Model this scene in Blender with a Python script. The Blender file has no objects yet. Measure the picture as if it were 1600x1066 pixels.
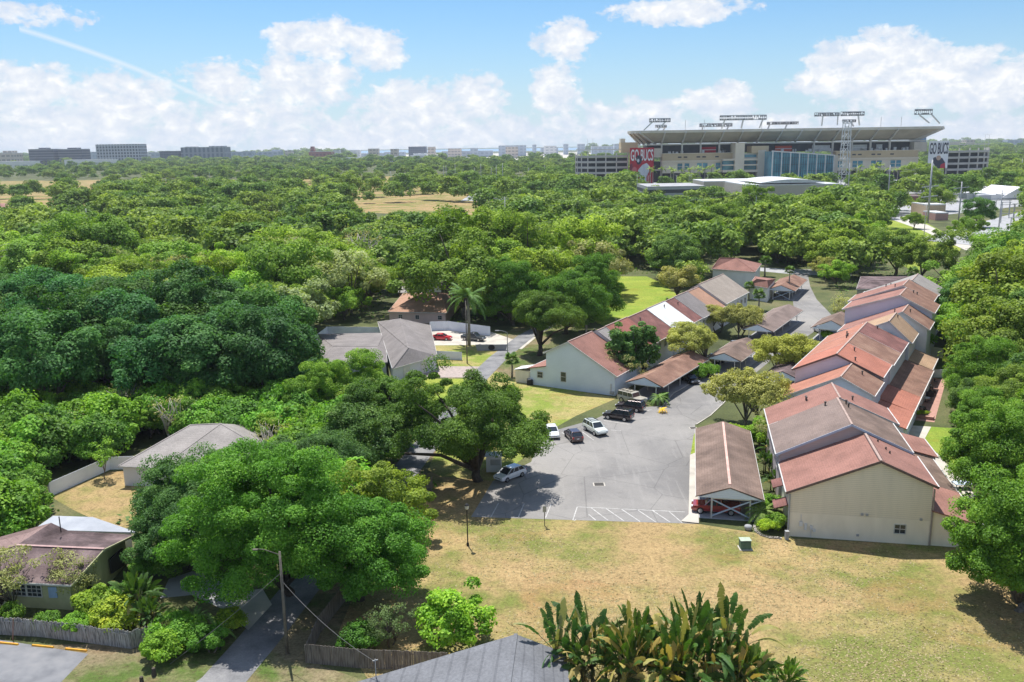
import bpy, bmesh, math, random
import numpy as np
from mathutils import Vector, Matrix
rad = math.radians
# ------------------------------------------------------------------ camera, sky, sun, exposure
S = bpy.context.scene; COL = S.collection
F_PX = 1385.0; PITCH = math.atan(303/1385.0); ROLL = rad(.86); CAMH = 42.0
FW = np.array([0, math.cos(PITCH), -math.sin(PITCH)]); _r = np.array([1., 0, 0]); _u = np.cross(_r, FW)
RT = math.cos(ROLL)*_r - math.sin(ROLL)*_u; UP = math.sin(ROLL)*_r + math.cos(ROLL)*_u
CAM = np.array([0, 0, CAMH])
cd = bpy.data.cameras.new('camera'); cam = bpy.data.objects.new('camera', cd); COL.objects.link(cam)
cd.sensor_width = 36; cd.lens = 36*F_PX/1600; cd.clip_start = .5; cd.clip_end = 60000
cam.matrix_world = Matrix(((RT[0], UP[0], -FW[0], 0), (RT[1], UP[1], -FW[1], 0), (RT[2], UP[2], -FW[2], CAMH), (0, 0, 0, 1)))
S.camera = cam
SUN_EL = rad(66); SUN_V = Vector((-.33*math.cos(SUN_EL), .944*math.cos(SUN_EL), math.sin(SUN_EL))).normalized()
sl = bpy.data.lights.new('sun', 'SUN'); sl.energy = 4.6; sl.angle = rad(.5); sl.color = (1, .955, .88)
so = bpy.data.objects.new('sun', sl); COL.objects.link(so)
so.rotation_euler = SUN_V.to_track_quat('Z', 'Y').to_euler(); so.location = (0, 0, 200)
S.view_settings.view_transform = 'Standard'; S.view_settings.look = 'None'; S.view_settings.gamma = 1
S.view_settings.use_curve_mapping = False; S.view_settings.exposure = .6
S.cycles.volume_bounces = 0; S.cycles.max_bounces = 6; S.cycles.transparent_max_bounces = 6

def ray(px, py): return FW*F_PX + RT*(px-800) + UP*(533-py)
def G(px, py, z=0.):
    "the point of height z that the photograph shows at this place of the survey grid"
    d = ray(px, py); return CAM + d*((z-CAMH)/d[2])
def PR(p):
    d = np.asarray(p, float)-CAM; k = d@FW
    return 800+F_PX*(d@RT)/k, 533-F_PX*(d@UP)/k
def hz(py, p):
    lo, hi = -5., 300.
    for _ in range(40):
        m = (lo+hi)/2
        if PR((p[0], p[1], m))[1] > py: lo = m
        else: hi = m
    return lo
def AT(px, py, Y):
    "point at distance Y"
    d = ray(px, py); return CAM + d*(Y/d[1])

# ---- node helpers
class NT:
    def __init__(s, tree): s.t = tree; s.n = tree.nodes; s.l = tree.links; s.n.clear()
    def new(s, typ, **k):
        o = s.n.new(typ)
        for a, v in k.items():
            if a.startswith('i_'):
                nm = a[2:].replace('_', ' '); 
                o.inputs[nm].default_value = v
            else: setattr(o, a, v)
        return o
    def link(s, a, b): s.l.new(a, b)
    def math(s, op, a, b=None, c=None, clamp=False):
        o = s.n.new('ShaderNodeMath'); o.operation = op; o.use_clamp = clamp
        for i, v in enumerate((a, b, c)):
            if v is None: continue
            if isinstance(v, (int, float)): o.inputs[i].default_value = v
            else: s.l.new(v, o.inputs[i])
        return o.outputs[0]
    def noise(s, vec, scale, detail=4, rough=.55, dist=0):
        o = s.n.new('ShaderNodeTexNoise'); o.inputs['Scale'].default_value = scale; o.inputs['Detail'].default_value = detail
        o.inputs['Roughness'].default_value = rough; o.inputs['Distortion'].default_value = dist
        s.l.new(vec, o.inputs['Vector']); return o.outputs['Fac']
    def ramp(s, fac, stops, interp='LINEAR'):
        o = s.n.new('ShaderNodeValToRGB'); o.color_ramp.interpolation = interp
        el = o.color_ramp.elements
        while len(el) < len(stops): el.new(.5)
        for e, (p, c) in zip(el, stops):
            e.position = p; e.color = (c, c, c, 1) if isinstance(c, (int, float)) else (*c, 1)
        s.l.new(fac, o.inputs[0]); return o.outputs[0]
    def mix(s, f, a, b, mode='MIX'):
        o = s.n.new('ShaderNodeMix'); o.data_type = 'RGBA'; o.blend_type = mode
        for i, v in ((0, f), (6, a), (7, b)):
            if isinstance(v, (int, float)): o.inputs[i].default_value = v
            elif isinstance(v, tuple): o.inputs[i].default_value = (*v, 1) if len(v) == 3 else v
            else: s.l.new(v, o.inputs[i])
        return o.outputs[2]

# ---- world: Nishita sky with fair-weather clouds given by direction
W = bpy.data.worlds.new('World'); S.world = W; W.use_nodes = True
n = NT(W.node_tree)
tc = n.new('ShaderNodeTexCoord'); sep = n.new('ShaderNodeSeparateXYZ'); n.link(tc.outputs['Generated'], sep.inputs[0])
X, Y_, Z = sep.outputs
az = n.math('ARCTAN2', X, Y_); el = n.math('ARCSINE', Z)
azd = n.math('MULTIPLY', az, 57.2958); eld = n.math('MULTIPLY', el, 57.2958)
comb = n.new('ShaderNodeCombineXYZ'); n.link(azd, comb.inputs[0]); n.link(n.math('MULTIPLY', eld, 1.5), comb.inputs[1]); V = comb.outputs[0]
# turn sky pixels of the survey into degrees
def sky_deg(px, py):
    d = ray(px, py); d = d/np.linalg.norm(d)
    return math.degrees(math.atan2(d[0], d[1])), math.degrees(math.asin(d[2]))
nz = n.noise(V, .62, 9, .62, .25); nzs = n.math('MULTIPLY', n.math('SUBTRACT', nz, .5), 3.4)
nz2 = n.noise(V, 1.6, 8, .65); nzf = n.math('MULTIPLY', n.math('SUBTRACT', nz2, .5), 1.5)
blobs = [  # centre px, radii px, weight
 (505, 62, 85, 30, 1), (590, 80, 50, 30, 1), (345, 125, 55, 30, .9), (470, 130, 90, 45, .9), (650, 170, 110, 45, .9), (745, 155, 50, 40, .9), (400, 180, 110, 40, .7),
 (40, 135, 70, 32, 1), (180, 165, 90, 50, .95), (90, 200, 120, 40, .8), (300, 205, 110, 35, .7), (560, 222, 200, 35, .7),
 (882, 62, 50, 30, 1.0), (868, 140, 45, 40, 1.05), (1060, 18, 105, 20, 1), (1125, 158, 60, 28, 1), (990, 180, 110, 25, .6),
 (1370, 95, 100, 45, 1.1), (1450, 125, 150, 45, 1.1), (1540, 130, 110, 42, 1), (1300, 130, 60, 30, .9), (1560, 205, 120, 26, .6), (60, 25, 60, 14, .5),
 (1250, 200, 220, 18, .55), (760, 205, 250, 26, .6)]
dens = None
for (px, py, rx, ry, w_) in blobs:
    a0, e0 = sky_deg(px, py); ra = rx/F_PX*57.3*.92; re = ry/F_PX*57.3*.95
    dx = n.math('DIVIDE', n.math('SUBTRACT', azd, a0), ra); dy = n.math('DIVIDE', n.math('SUBTRACT', eld, e0), re)
    r2 = n.math('ADD', n.math('MULTIPLY', dx, dx), n.math('MULTIPLY', dy, dy))
    v = n.math('MULTIPLY', n.math('SUBTRACT', 1.05, r2), w_)
    dens = v if dens is None else n.math('SMOOTH_MAX', dens, v, .12)
# outside the surveyed part: scattered clouds everywhere
far = n.math('MULTIPLY', n.math('SUBTRACT', n.noise(V, .07, 5, .5), .52), 6)
out = n.math('GREATER_THAN', n.math('ABSOLUTE', azd), 34)
dens = n.math('MAXIMUM', dens, n.math('SUBTRACT', far, n.math('MULTIPLY', n.math('SUBTRACT', 1, out), 9)))
dn = n.math('ADD', n.math('ADD', dens, nzs), nzf)
cov = n.ramp(n.math('MULTIPLY', n.math('ADD', dn, 1), .5), [(.41, 0.), (.52, .34), (.63, .78), (.84, .96)])
# horizon veil
veil = n.ramp(eld, [(0., 1.), (1., 0.)])
vl = n.math('POWER', n.math('SUBTRACT', 1, n.math('DIVIDE', n.math('MAXIMUM', eld, 0), 10., clamp=True)), 1.8)
sky = n.new('ShaderNodeTexSky'); sky.sky_type = 'NISHITA'; sky.sun_disc = False; sky.sun_elevation = SUN_EL
sky.sun_rotation = math.atan2(SUN_V.x, SUN_V.y); sky.air_density = 1.0; sky.dust_density = .6; sky.ozone_density = 2.2; sky.altitude = 0
skyc = n.mix(1.0, sky.outputs[0], (.60, .86, 1.06), 'MULTIPLY')
# cloud self-shade: denser parts low down are greyer
sh = n.noise(V, .8, 6, .6, .3)
ccol = n.ramp(n.math('ADD', n.math('MULTIPLY', sh, .8), n.math('MULTIPLY', dn, .10)), [(.34, (5.7, 6.25, 7.2)), (.50, (6.9, 7.15, 7.6)), (.63, (8.6, 8.55, 8.5))])
base = n.mix(n.math('MULTIPLY', vl, .80), skyc, (5.6, 6.6, 7.6))
contr = n.mix(cov, base, ccol)
# contrail
a1, e1 = sky_deg(40, 48); a2, e2 = sky_deg(350, 168)
tt = n.math('DIVIDE', n.math('SUBTRACT', azd, a1), a2-a1)
yl = n.math('ADD', e1, n.math('ADD', n.math('MULTIPLY', tt, e2-e1), n.math('MULTIPLY', n.math('MULTIPLY', tt, n.math('SUBTRACT', 1, tt)), 1.1)))
dd = n.math('ABSOLUTE', n.math('DIVIDE', n.math('SUBTRACT', eld, yl), .22))
on = n.math('MULTIPLY', n.math('MULTIPLY', n.math('GREATER_THAN', tt, -.03), n.math('LESS_THAN', tt, 1.0)), n.math('SUBTRACT', 1, dd, clamp=True))
contr = n.mix(n.math('MULTIPLY', on, .62), contr, (7.0, 7.4, 7.8))
bg = n.new('ShaderNodeBackground', i_Strength=.085); n.link(contr, bg.inputs['Color'])
wo = n.new('ShaderNodeOutputWorld'); n.link(bg.outputs[0], wo.inputs[0])

# ------------------------------------------------------------------ materials
MATS = {}
def mat(name, c1, c2=None, scale=2., rough=.8, bump=0., c3=None, detail=5, metal=0., spec=.3, bands=None, bscale=None, stretch=(1, 1, 1), fine=None):
    "noise-varied surface; bands=(period, depth) adds horizontal board lines by height; fine = (scale, amount) a speckle"
    if name in MATS: return MATS[name]
    m = bpy.data.materials.new(name); m.use_nodes = True; n = NT(m.node_tree)
    tc = n.new('ShaderNodeTexCoord'); mp = n.new('ShaderNodeMapping'); mp.inputs['Scale'].default_value = stretch
    n.link(tc.outputs['Object'], mp.inputs[0]); V = mp.outputs[0]
    b = n.new('ShaderNodeBsdfPrincipled'); b.inputs['Roughness'].default_value = rough; b.inputs['Metallic'].default_value = metal
    b.inputs['Specular IOR Level'].default_value = spec
    f = n.noise(V, scale, detail)
    c2 = c2 or tuple(x*.8 for x in c1)
    stops = [(.36, c2), (.64, c1)] if not c3 else [(.33, c2), (.5, c1), (.68, c3)]
    col = n.ramp(f, stops)
    if fine:
        g = n.noise(V, fine[0], 3, .7)
        col = n.mix(1., col, n.ramp(g, [(.3, 1-fine[1]), (.7, 1+fine[1])]), 'MULTIPLY')
    hgt = None
    if bands:
        sp = n.new('ShaderNodeSeparateXYZ'); n.link(tc.outputs['Object'], sp.inputs[0])
        ph = n.math('FRACT', n.math('DIVIDE', sp.outputs[2], bands[0]))
        ln = n.math('LESS_THAN', ph, .16)
        col = n.mix(n.math('MULTIPLY', ln, bands[1]), col, n.mix(1., col, (.45, .45, .47), 'MULTIPLY')); hgt = ph
    n.link(col, b.inputs['Base Color'])
    if bump or bands:
        bp = n.new('ShaderNodeBump'); bp.inputs['Strength'].default_value = bump or .3; bp.inputs['Distance'].default_value = .05
        n.link(hgt if hgt is not None else n.noise(V, bscale or scale*6, 4), bp.inputs['Height']); n.link(bp.outputs[0], b.inputs['Normal'])
    o = n.new('ShaderNodeOutputMaterial'); n.link(b.outputs[0], o.inputs[0]); MATS[name] = m; return m
def paint(name, c, rough=.25, metal=0., coat=.6):
    if name in MATS: return MATS[name]
    m = bpy.data.materials.new(name); m.use_nodes = True; n = NT(m.node_tree)
    b = n.new('ShaderNodeBsdfPrincipled'); tc = n.new('ShaderNodeTexCoord')
    col = n.ramp(n.noise(tc.outputs['Object'], 3., 4), [(.3, tuple(x*.88 for x in c)), (.7, c)])
    n.link(col, b.inputs['Base Color']); b.inputs['Roughness'].default_value = rough; b.inputs['Metallic'].default_value = metal
    b.inputs['Coat Weight'].default_value = coat
    o = n.new('ShaderNodeOutputMaterial'); n.link(b.outputs[0], o.inputs[0]); MATS[name] = m; return m

def leafmat(name, dark, mid, light, trans=.35, far=False):
    if name in MATS: return MATS[name]
    m = bpy.data.materials.new(name); m.use_nodes = True; n = NT(m.node_tree)
    at = n.new('ShaderNodeAttribute', attribute_name='lv'); oi = n.new('ShaderNodeObjectInfo')
    tc = n.new('ShaderNodeTexCoord')
    f = n.math('ADD', n.math('MULTIPLY', at.outputs['Fac'], .62), n.math('MULTIPLY', n.noise(tc.outputs['Object'], .45, 3), .5))
    col = n.ramp(f, [(.25, dark), (.55, mid), (.86, light)])
    if far:
        r = oi.outputs['Random']
        tint = n.ramp(r, [(0, (.66, .82, .85)), (.3, (.85, .95, .9)), (.55, (1, 1.02, 1)), (.8, (1.2, 1.15, .9)), (1, (1.35, 1.28, 1.25))])
        col = n.mix(1., col, tint, 'MULTIPLY')
    else:
        col = n.mix(1., col, oi.outputs['Color'], 'MULTIPLY')
    d = n.new('ShaderNodeBsdfDiffuse'); t = n.new('ShaderNodeBsdfTranslucent'); g = n.new('ShaderNodeBsdfGlossy'); g.inputs['Roughness'].default_value = .6
    g.inputs['Color'].default_value = (.9, .95, 1, 1)
    n.link(col, d.inputs[0]); n.link(n.mix(1., col, (1.25, 1.3, .5), 'MULTIPLY'), t.inputs[0])
    m1 = n.new('ShaderNodeMixShader'); m1.inputs[0].default_value = trans; n.link(d.outputs[0], m1.inputs[1]); n.link(t.outputs[0], m1.inputs[2])
    m2 = n.new('ShaderNodeMixShader'); m2.inputs[0].default_value = .015; n.link(m1.outputs[0], m2.inputs[1]); n.link(g.outputs[0], m2.inputs[2])
    o = n.new('ShaderNodeOutputMaterial'); n.link(m2.outputs[0], o.inputs[0]); MATS[name] = m; return m

# ------------------------------------------------------------------ mesh helpers
class MB:
    def __init__(s): s.v = []; s.f = []
    def poly(s, pts):
        k = len(s.v); s.v += [tuple(map(float, p)) for p in pts]; s.f.append(tuple(range(k, k+len(pts)))); return s
    def prism(s, base, top):
        "closed solid between two rings of equal count"
        k = len(s.v); m = len(base); s.v += [tuple(map(float, p)) for p in base]+[tuple(map(float, p)) for p in top]
        s.f.append(tuple(range(k+m-1, k-1, -1))); s.f.append(tuple(range(k+m, k+2*m)))
        for i in range(m):
            j = (i+1) % m; s.f.append((k+i, k+j, k+m+j, k+m+i))
        return s
    def box(s, c, d, ux=(1, 0, 0), uy=(0, 1, 0)):
        "centre of the base c, size d, axes"
        c = np.array(c, float); ux = np.array(ux, float); uy = np.array(uy, float); a = ux*d[0]/2; b = uy*d[1]/2; h = np.array([0, 0, d[2]])
        r = [c-a-b, c+a-b, c+a+b, c-a+b]; return s.prism(r, [p+h for p in r])
    def bar(s, p, q, w, h=None, up=(0, 0, 1)):
        p = np.array(p, float); q = np.array(q, float); h = h or w
        d = q-p; d = d/np.linalg.norm(d); a = np.cross(d, up)
        if np.linalg.norm(a) < 1e-4: a = np.cross(d, (1, 0, 0))
        a = a/np.linalg.norm(a); b = np.cross(a, d)
        r = [-a*w/2-b*h/2, a*w/2-b*h/2, a*w/2+b*h/2, -a*w/2+b*h/2]
        return s.prism([p+x for x in r], [q+x for x in r])
    def tube(s, pts, rs, n=7, cap=True):
        pts = [np.array(p, float) for p in pts]; k = len(s.v); m = len(pts)
        if isinstance(rs, (int, float)): rs = [rs]*m
        for i, p in enumerate(pts):
            d = pts[min(i+1, m-1)]-pts[max(i-1, 0)]; d = d/(np.linalg.norm(d)+1e-9)
            a = np.cross(d, (0, 0, 1)) if abs(d[2]) < .95 else np.cross(d, (1, 0, 0)); a /= np.linalg.norm(a); b = np.cross(d, a)
            for j in range(n):
                t = 2*math.pi*j/n; s.v.append(tuple(p+rs[i]*(a*math.cos(t)+b*math.sin(t))))
        for i in range(m-1):
            for j in range(n):
                jj = (j+1) % n; s.f.append((k+i*n+j, k+i*n+jj, k+(i+1)*n+jj, k+(i+1)*n+j))
        if cap: s.f.append(tuple(k+j for j in range(n-1, -1, -1))); s.f.append(tuple(k+(m-1)*n+j for j in range(n)))
        return s
    def lathe(s, c, prof, n=12):
        k = len(s.v); m = len(prof)
        for (r, z) in prof:
            for j in range(n):
                t = 2*math.pi*j/n; s.v.append((c[0]+r*math.cos(t), c[1]+r*math.sin(t), c[2]+z))
        for i in range(m-1):
            for j in range(n):
                jj = (j+1) % n; s.f.append((k+i*n+j, k+i*n+jj, k+(i+1)*n+jj, k+(i+1)*n+j))
        s.f.append(tuple(k+j for j in range(n-1, -1, -1))); s.f.append(tuple(k+(m-1)*n+j for j in range(n)))
        return s
    def build(s, name, material, parent=None, smooth=False, bevel=0):
        loc = np.array(parent_world(parent)) if parent else np.zeros(3)
        me = bpy.data.meshes.new(name); me.from_pydata([tuple(np.array(p)-loc) for p in s.v], [], s.f); me.update()
        bm = bmesh.new(); bm.from_mesh(me); bmesh.ops.recalc_face_normals(bm, faces=bm.faces); bm.to_mesh(me); bm.free()
        if smooth:
            me.polygons.foreach_set('use_smooth', [True]*len(me.polygons))
        me.materials.append(material)
        o = bpy.data.objects.new(name, me); COL.objects.link(o)
        if parent: o.parent = parent
        if bevel:
            b = o.modifiers.new('b', 'BEVEL'); b.width = bevel; b.segments = 2; b.limit_method = 'ANGLE'
        return o
def parent_world(p):
    v = Vector((0, 0, 0))
    while p is not None:
        v += p.location; p = p.parent
    return v
def tag(o, label=None, cat=None, group=None, kind=None):
    if label: o['label'] = label
    if cat: o['category'] = cat
    if group: o['group'] = group
    if kind: o['kind'] = kind
    return o
def thing(name, loc, label, cat, group=None):
    o = bpy.data.objects.new(name, None); COL.objects.link(o); o.location = tuple(float(x) for x in loc); o.empty_display_size = .5
    return tag(o, label, cat, group)
def copy_tree(o, parent=None):
    c = o.copy(); COL.objects.link(c); c.parent = parent
    for ch in list(o.children): copy_tree(ch, c)
    return c
def up(p, z): return np.array([p[0], p[1], z], float)
def sheet(name, pts, z, m, label, kind='structure', cat='ground'):
    mb = MB(); mb.poly([(p[0], p[1], z) for p in pts])
    o = mb.build(name, m); tag(o, label, cat, None, kind)
    for poly in o.data.polygons:
        if poly.normal.z < 0: o.data.flip_normals(); break
    return o
def ctri(o):
    bm = bmesh.new(); bm.from_mesh(o.data); bmesh.ops.triangulate(bm, faces=bm.faces, ngon_method='EAR_CLIP'); bm.to_mesh(o.data); bm.free()
# ------------------------------------------------------------------ ground sheets
M_floor = mat('forest_floor', (.085, .10, .035), (.045, .055, .02), .08, .95, .4, (.14, .13, .06), 8, fine=(3., .35))
def groundmat(name, tan, green, dark, sc=.06, gpos=(.50, .60), green2=None):
    m = bpy.data.materials.new(name); m.use_nodes = True; n = NT(m.node_tree)
    tc = n.new('ShaderNodeTexCoord'); V = tc.outputs['Object']
    b = n.new('ShaderNodeBsdfPrincipled'); b.inputs['Roughness'].default_value = .95; b.inputs['Specular IOR Level'].default_value = .1
    mp = n.new('ShaderNodeMapping'); mp.inputs['Scale'].default_value = (.8, 1.0, 1); n.link(V, mp.inputs[0]); VS = mp.outputs[0]
    f = n.math('ADD', n.math('MULTIPLY', n.noise(VS, sc, 4, .55, .6), .72), n.math('MULTIPLY', n.noise(V, sc*7, 5, .6), .28))
    col = n.mix(n.ramp(f, [(gpos[0], 0.), (gpos[1], 1.)]), tan, green)
    pale = tuple(min(1, x*1.22) for x in tan)
    col = n.mix(n.ramp(n.noise(VS, sc*3, 5, .6), [(.5, 0.), (.68, .8)]), col, pale)
    redd = (tan[0]*.95, tan[1]*.74, tan[2]*.72)
    col = n.mix(n.ramp(n.noise(VS, sc*2.1, 5, .6, .8), [(.55, 0.), (.68, .55)]), col, redd)
    col = n.mix(n.ramp(n.noise(V, 1.3, 6, .8), [(.36, .7), (.50, 0.)]), col, dark)
    col = n.mix(1., col, n.ramp(n.noise(V, 3.2, 7, .9), [(.34, .52), (.66, 1.45)]), 'MULTIPLY')
    n.link(col, b.inputs['Base Color'])
    bp = n.new('ShaderNodeBump'); bp.inputs['Strength'].default_value = .35; bp.inputs['Distance'].default_value = .06
    n.link(n.noise(V, 5, 5, .7), bp.inputs['Height']); n.link(bp.outputs[0], b.inputs['Normal'])
    o = n.new('ShaderNodeOutputMaterial'); n.link(b.outputs[0], o.inputs[0]); return m
M_meadow = groundmat('dry_meadow', (.335, .240, .118), (.160, .180, .048), (.145, .11, .055), .05, (.45, .56))
M_lawn = groundmat('mixed_lawn', (.33, .28, .115), (.19, .245, .045), (.15, .16, .05), .09, (.42, .55))
M_green = groundmat('green_lawn', (.25, .29, .05), (.17, .26, .035), (.11, .17, .03), .05, (.45, .6))
M_shade = groundmat('shaded_rough_grass', (.20, .165, .10), (.085, .13, .032), (.08, .07, .035), .1, (.42, .56))  # grass tones lowered to carry the dim shade of the left foreground
def asphalt(name, a, b_, c):
    m = bpy.data.materials.new(name); m.use_nodes = True; n = NT(m.node_tree); tc = n.new('ShaderNodeTexCoord'); V = tc.outputs['Object']; b = n.new('ShaderNodeBsdfPrincipled'); b.inputs['Roughness'].default_value = .9; b.inputs['Specular IOR Level'].default_value = .15
    col = n.ramp(n.noise(V, .07, 7, .6, .5), [(.34, b_), (.5, a), (.66, c)])
    col = n.mix(n.ramp(n.noise(V, .55, 5, .6, .4), [(.56, 0.), (.72, .4)]), col, tuple(x*.62 for x in a))
    mp = n.new('ShaderNodeMapping'); mp.inputs['Rotation'].default_value = (0, 0, .55); mp.inputs['Scale'].default_value = (.9, .07, 1); n.link(V, mp.inputs[0])
    col = n.mix(n.ramp(n.noise(mp.outputs[0], .9, 4, .6, 1.2), [(.55, 0.), (.68, .45)]), col, tuple(min(1, x*1.22) for x in a))
    vo = n.new('ShaderNodeTexVoronoi', feature='DISTANCE_TO_EDGE'); vo.inputs['Scale'].default_value = .11; n.link(V, vo.inputs['Vector'])
    col = n.mix(n.math('MULTIPLY', n.math('LESS_THAN', vo.outputs['Distance'], .006), .30), col, (.06, .06, .06))
    col = n.mix(1., col, n.ramp(n.noise(V, 3.5, 5, .8), [(.3, .90), (.7, 1.09)]), 'MULTIPLY')
    n.link(col, b.inputs['Base Color']); o = n.new('ShaderNodeOutputMaterial'); n.link(b.outputs[0], o.inputs[0]); return m
M_asph = asphalt('car_park_asphalt', (.235, .226, .218), (.175, .17, .168), (.285, .272, .258))
M_asph_old = mat('car_park_asphalt', (.275, .262, .252), (.215, .207, .205), .085, .9, .1, (.33, .313, .295), 8, fine=(1.6, .06))
M_asph2 = mat('lane_asphalt', (.19, .19, .20), (.12, .125, .13), .35, .9, .2, (.25, .25, .25), 7, fine=(5, .15))
M_conc = mat('concrete', (.46, .43, .38), (.37, .345, .31), .4, .85, .1, (.52, .48, .43), 6)
M_concg = mat('concrete_grey', (.33, .335, .35), (.26, .265, .28), .3, .85, .1, (.38, .38, .39), 6)
M_pave = mat('brick_paving', (.40, .33, .30), (.30, .25, .23), 1.5, .85, .2)
M_brickp = mat('red_paving', (.44, .25, .20), (.34, .19, .16), 1.2, .85, .2)
M_line = mat('line_paint', (.56, .55, .53), (.34, .335, .325), 1.4, .7)

g = MB()
g.poly([(-30000, -3000, 0), (30000, -3000, 0), (30000, 60000, 0), (-30000, 60000, 0)])
tag(g.build('ground', M_floor), 'dark earth and undergrowth floor running to the horizon', 'ground', None, 'structure')
def P(*a, z=0): return [G(x, y, z) for x, y in a]
mead = P((575, 1062), (528, 990), (555, 925), (640, 822), (660, 795), (668, 740), (730, 720), (772, 750), (736, 808), (1092, 819), (1238, 842), (1500, 853), (1640, 850), (1760, 900), (1900, 1100), (1900, 1400), (500, 1400))
ctri(sheet('meadow', mead, .010, M_meadow, 'dry tan meadow with green patches below the car park', cat='field'))
lawn = P((800, 590), (822, 597), (965, 622), (900, 650), (868, 668), (846, 672), (838, 700), (772, 752), (690, 745), (668, 735), (730, 600), (775, 580))
ctri(sheet('lawn', lawn, .012, M_lawn, 'patchy lawn beside the pale blue gable wall', cat='lawn'))
park = P((948, 512), (1012, 486), (1060, 462), (1030, 440), (1010, 432), (948, 432), (938, 470), (925, 500))
ctri(sheet('lawn', park, .012, M_green, 'bright green open lawn behind the long row of roofs', cat='lawn'))
lot = P((736, 808), (1092, 819), (1088, 700), (1086, 664), (1108, 650), (1128, 632), (1160, 600), (1205, 563), (1270, 520), (1299, 492), (1276, 468), (1266, 448), (1262, 428), (1240, 427), (1237, 455), (1240, 480), (1195, 522), (1150, 552), (1110, 582), (1052, 614), (1036, 634), (963, 640), (930, 655), (870, 672), (846, 676), (830, 722), (770, 752))
ctri(sheet('car_park', lot, .020, M_asph, 'pale grey asphalt car park and drive between the townhouse rows', cat='car park'))
crossroad = P((1240, 429), (1330, 432), (1330, 424), (1180, 418), (1180, 423))
ctri(sheet('road', crossroad, .016, M_concg, 'pale cross street at the far end of the drive', cat='road'))
# lane on the left
lane = [(-28.5, 58), (-25.6, 64.4), (-24.4, 70.5), (-22.8, 80), (-19.5, 92), (-17.4, 104), (-15.2, 118), (-11, 140), (-8.2, 160), (-4.6, 176), (1.5, 197), (9, 214), (16, 232)]
def strip(pts, w0, w1=None):
    L = []; R_ = []
    for i, p in enumerate(pts):
        a = np.array(pts[max(i-1, 0)], float); b = np.array(pts[min(i+1, len(pts)-1)], float); d = b-a; d /= np.linalg.norm(d); nrm = np.array([d[1], -d[0]])
        w = w0+(0 if w1 is None else (w1-w0)*i/(len(pts)-1)); L.append(np.array(p)-nrm*w/2); R_.append(np.array(p)+nrm*w/2)
    return L+R_[::-1]
lw = [(x+1.7, y) for x, y in lane]
ctri(sheet('lane', strip(lw, 3.9), .018, M_asph2, 'narrow grey lane running up past the big tree', cat='road'))
verge = strip([(x+2.2, y) for x, y in lane], 13)
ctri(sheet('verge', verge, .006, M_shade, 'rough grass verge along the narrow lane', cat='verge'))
ctri(sheet('driveway', P((264, 905), (300, 893), (380, 905), (365, 960), (300, 930), (250, 935)), .014, M_concg, 'weathered grey concrete drive beside the garden palms', cat='driveway'))
ctri(sheet('driveway', P((378, 925), (410, 920), (425, 945), (388, 985), (355, 960)), .024, M_conc, 'cracked pale concrete apron where the drive meets the lane', cat='driveway'))
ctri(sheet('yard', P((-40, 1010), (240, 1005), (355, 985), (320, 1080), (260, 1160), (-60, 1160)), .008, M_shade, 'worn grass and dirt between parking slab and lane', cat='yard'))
ctri(sheet('parking_slab', P((-60, 1008), (0, 1000), (138, 1022), (92, 1070), (30, 1150), (-120, 1150)), .016, mat('shaded_slab', (.19, .195, .21), (.14, .145, .16), .5, .9, .2, (.23, .23, .24), 8), 'grey concrete parking slab with three yellow wheel stops', cat='parking slab'))  # slab colour darkened to hold the dimness of cloud shade
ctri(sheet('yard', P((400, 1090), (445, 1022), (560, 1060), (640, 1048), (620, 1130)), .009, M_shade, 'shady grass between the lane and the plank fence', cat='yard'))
ctri(sheet('yard', P((78, 776), (172, 737), (235, 735), (260, 790), (190, 830), (120, 800)), .010, M_meadow, 'small fenced back yard with dry grass', cat='yard'))
ctri(sheet('driveway', P((665, 540), (668, 512), (762, 517), (800, 530), (838, 527), (815, 546), (772, 539)), .014, M_conc, 'pale concrete drive with a red car and a dark car', cat='driveway'))
ctri(sheet('driveway', P((655, 590), (660, 572), (760, 573), (745, 590)), .015, M_pave, 'pinkish paver drive in front of the grey roofed house', cat='driveway'))
ctri(sheet('lawn', P((655, 572), (668, 540), (772, 540), (808, 549), (785, 562), (760, 573)), .011, M_lawn, 'front lawn with a concrete culvert beside the paver drive', cat='lawn'))
ctri(sheet('lawn', P((655, 592), (745, 592), (700, 640), (640, 640)), .011, M_green, 'strip of grass below the paver drive', cat='lawn'))
ctri(sheet('patio', P((1408, 664), (1455, 667), (1441, 693), (1428, 690)), .014, M_conc, 'pale concrete patio square behind the townhouses', cat='patio'))
ctri(sheet('patio', P((1415, 655), (1460, 660), (1478, 595), (1450, 588), (1430, 600)), .012, M_brickp, 'pinkish paved terrace with garden furniture', cat='patio'))
ctri(sheet('lawn', P((1441, 694), (1455, 667), (1500, 670), (1500, 730), (1460, 705)), .011, M_green, 'small grass patch behind the patio', cat='lawn'))
ctri(sheet('path', P((1449, 708), (1464, 708), (1525, 775), (1510, 785)), .013, M_conc, 'pale concrete path behind the beige end townhouse', cat='path'))
ctri(sheet('lawn', P((1350, 352), (1385, 345), (1440, 345), (1505, 378), (1500, 392), (1430, 425), (1380, 400), (1370, 380)), .03, M_green, 'bright green field by the power line path', cat='field'))
ctri(sheet('path', P((1378, 338), (1392, 333), (1450, 352), (1518, 385), (1510, 392), (1440, 360)), .09, M_conc, 'pale path crossing the green field', cat='path'))
ctri(sheet('field', P((560, 332), (740, 340), (880, 300), (760, 285), (600, 275), (480, 275), (430, 300)), .05, M_meadow, 'open tan parking field with rows of small trees', cat='field'))
ctri(sheet('field', P((0, 290), (60, 286), (150, 292), (150, 330), (110, 322), (60, 345), (0, 350)), .05, M_meadow, 'distant tan clearing in the wood', cat='field'))
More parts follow.
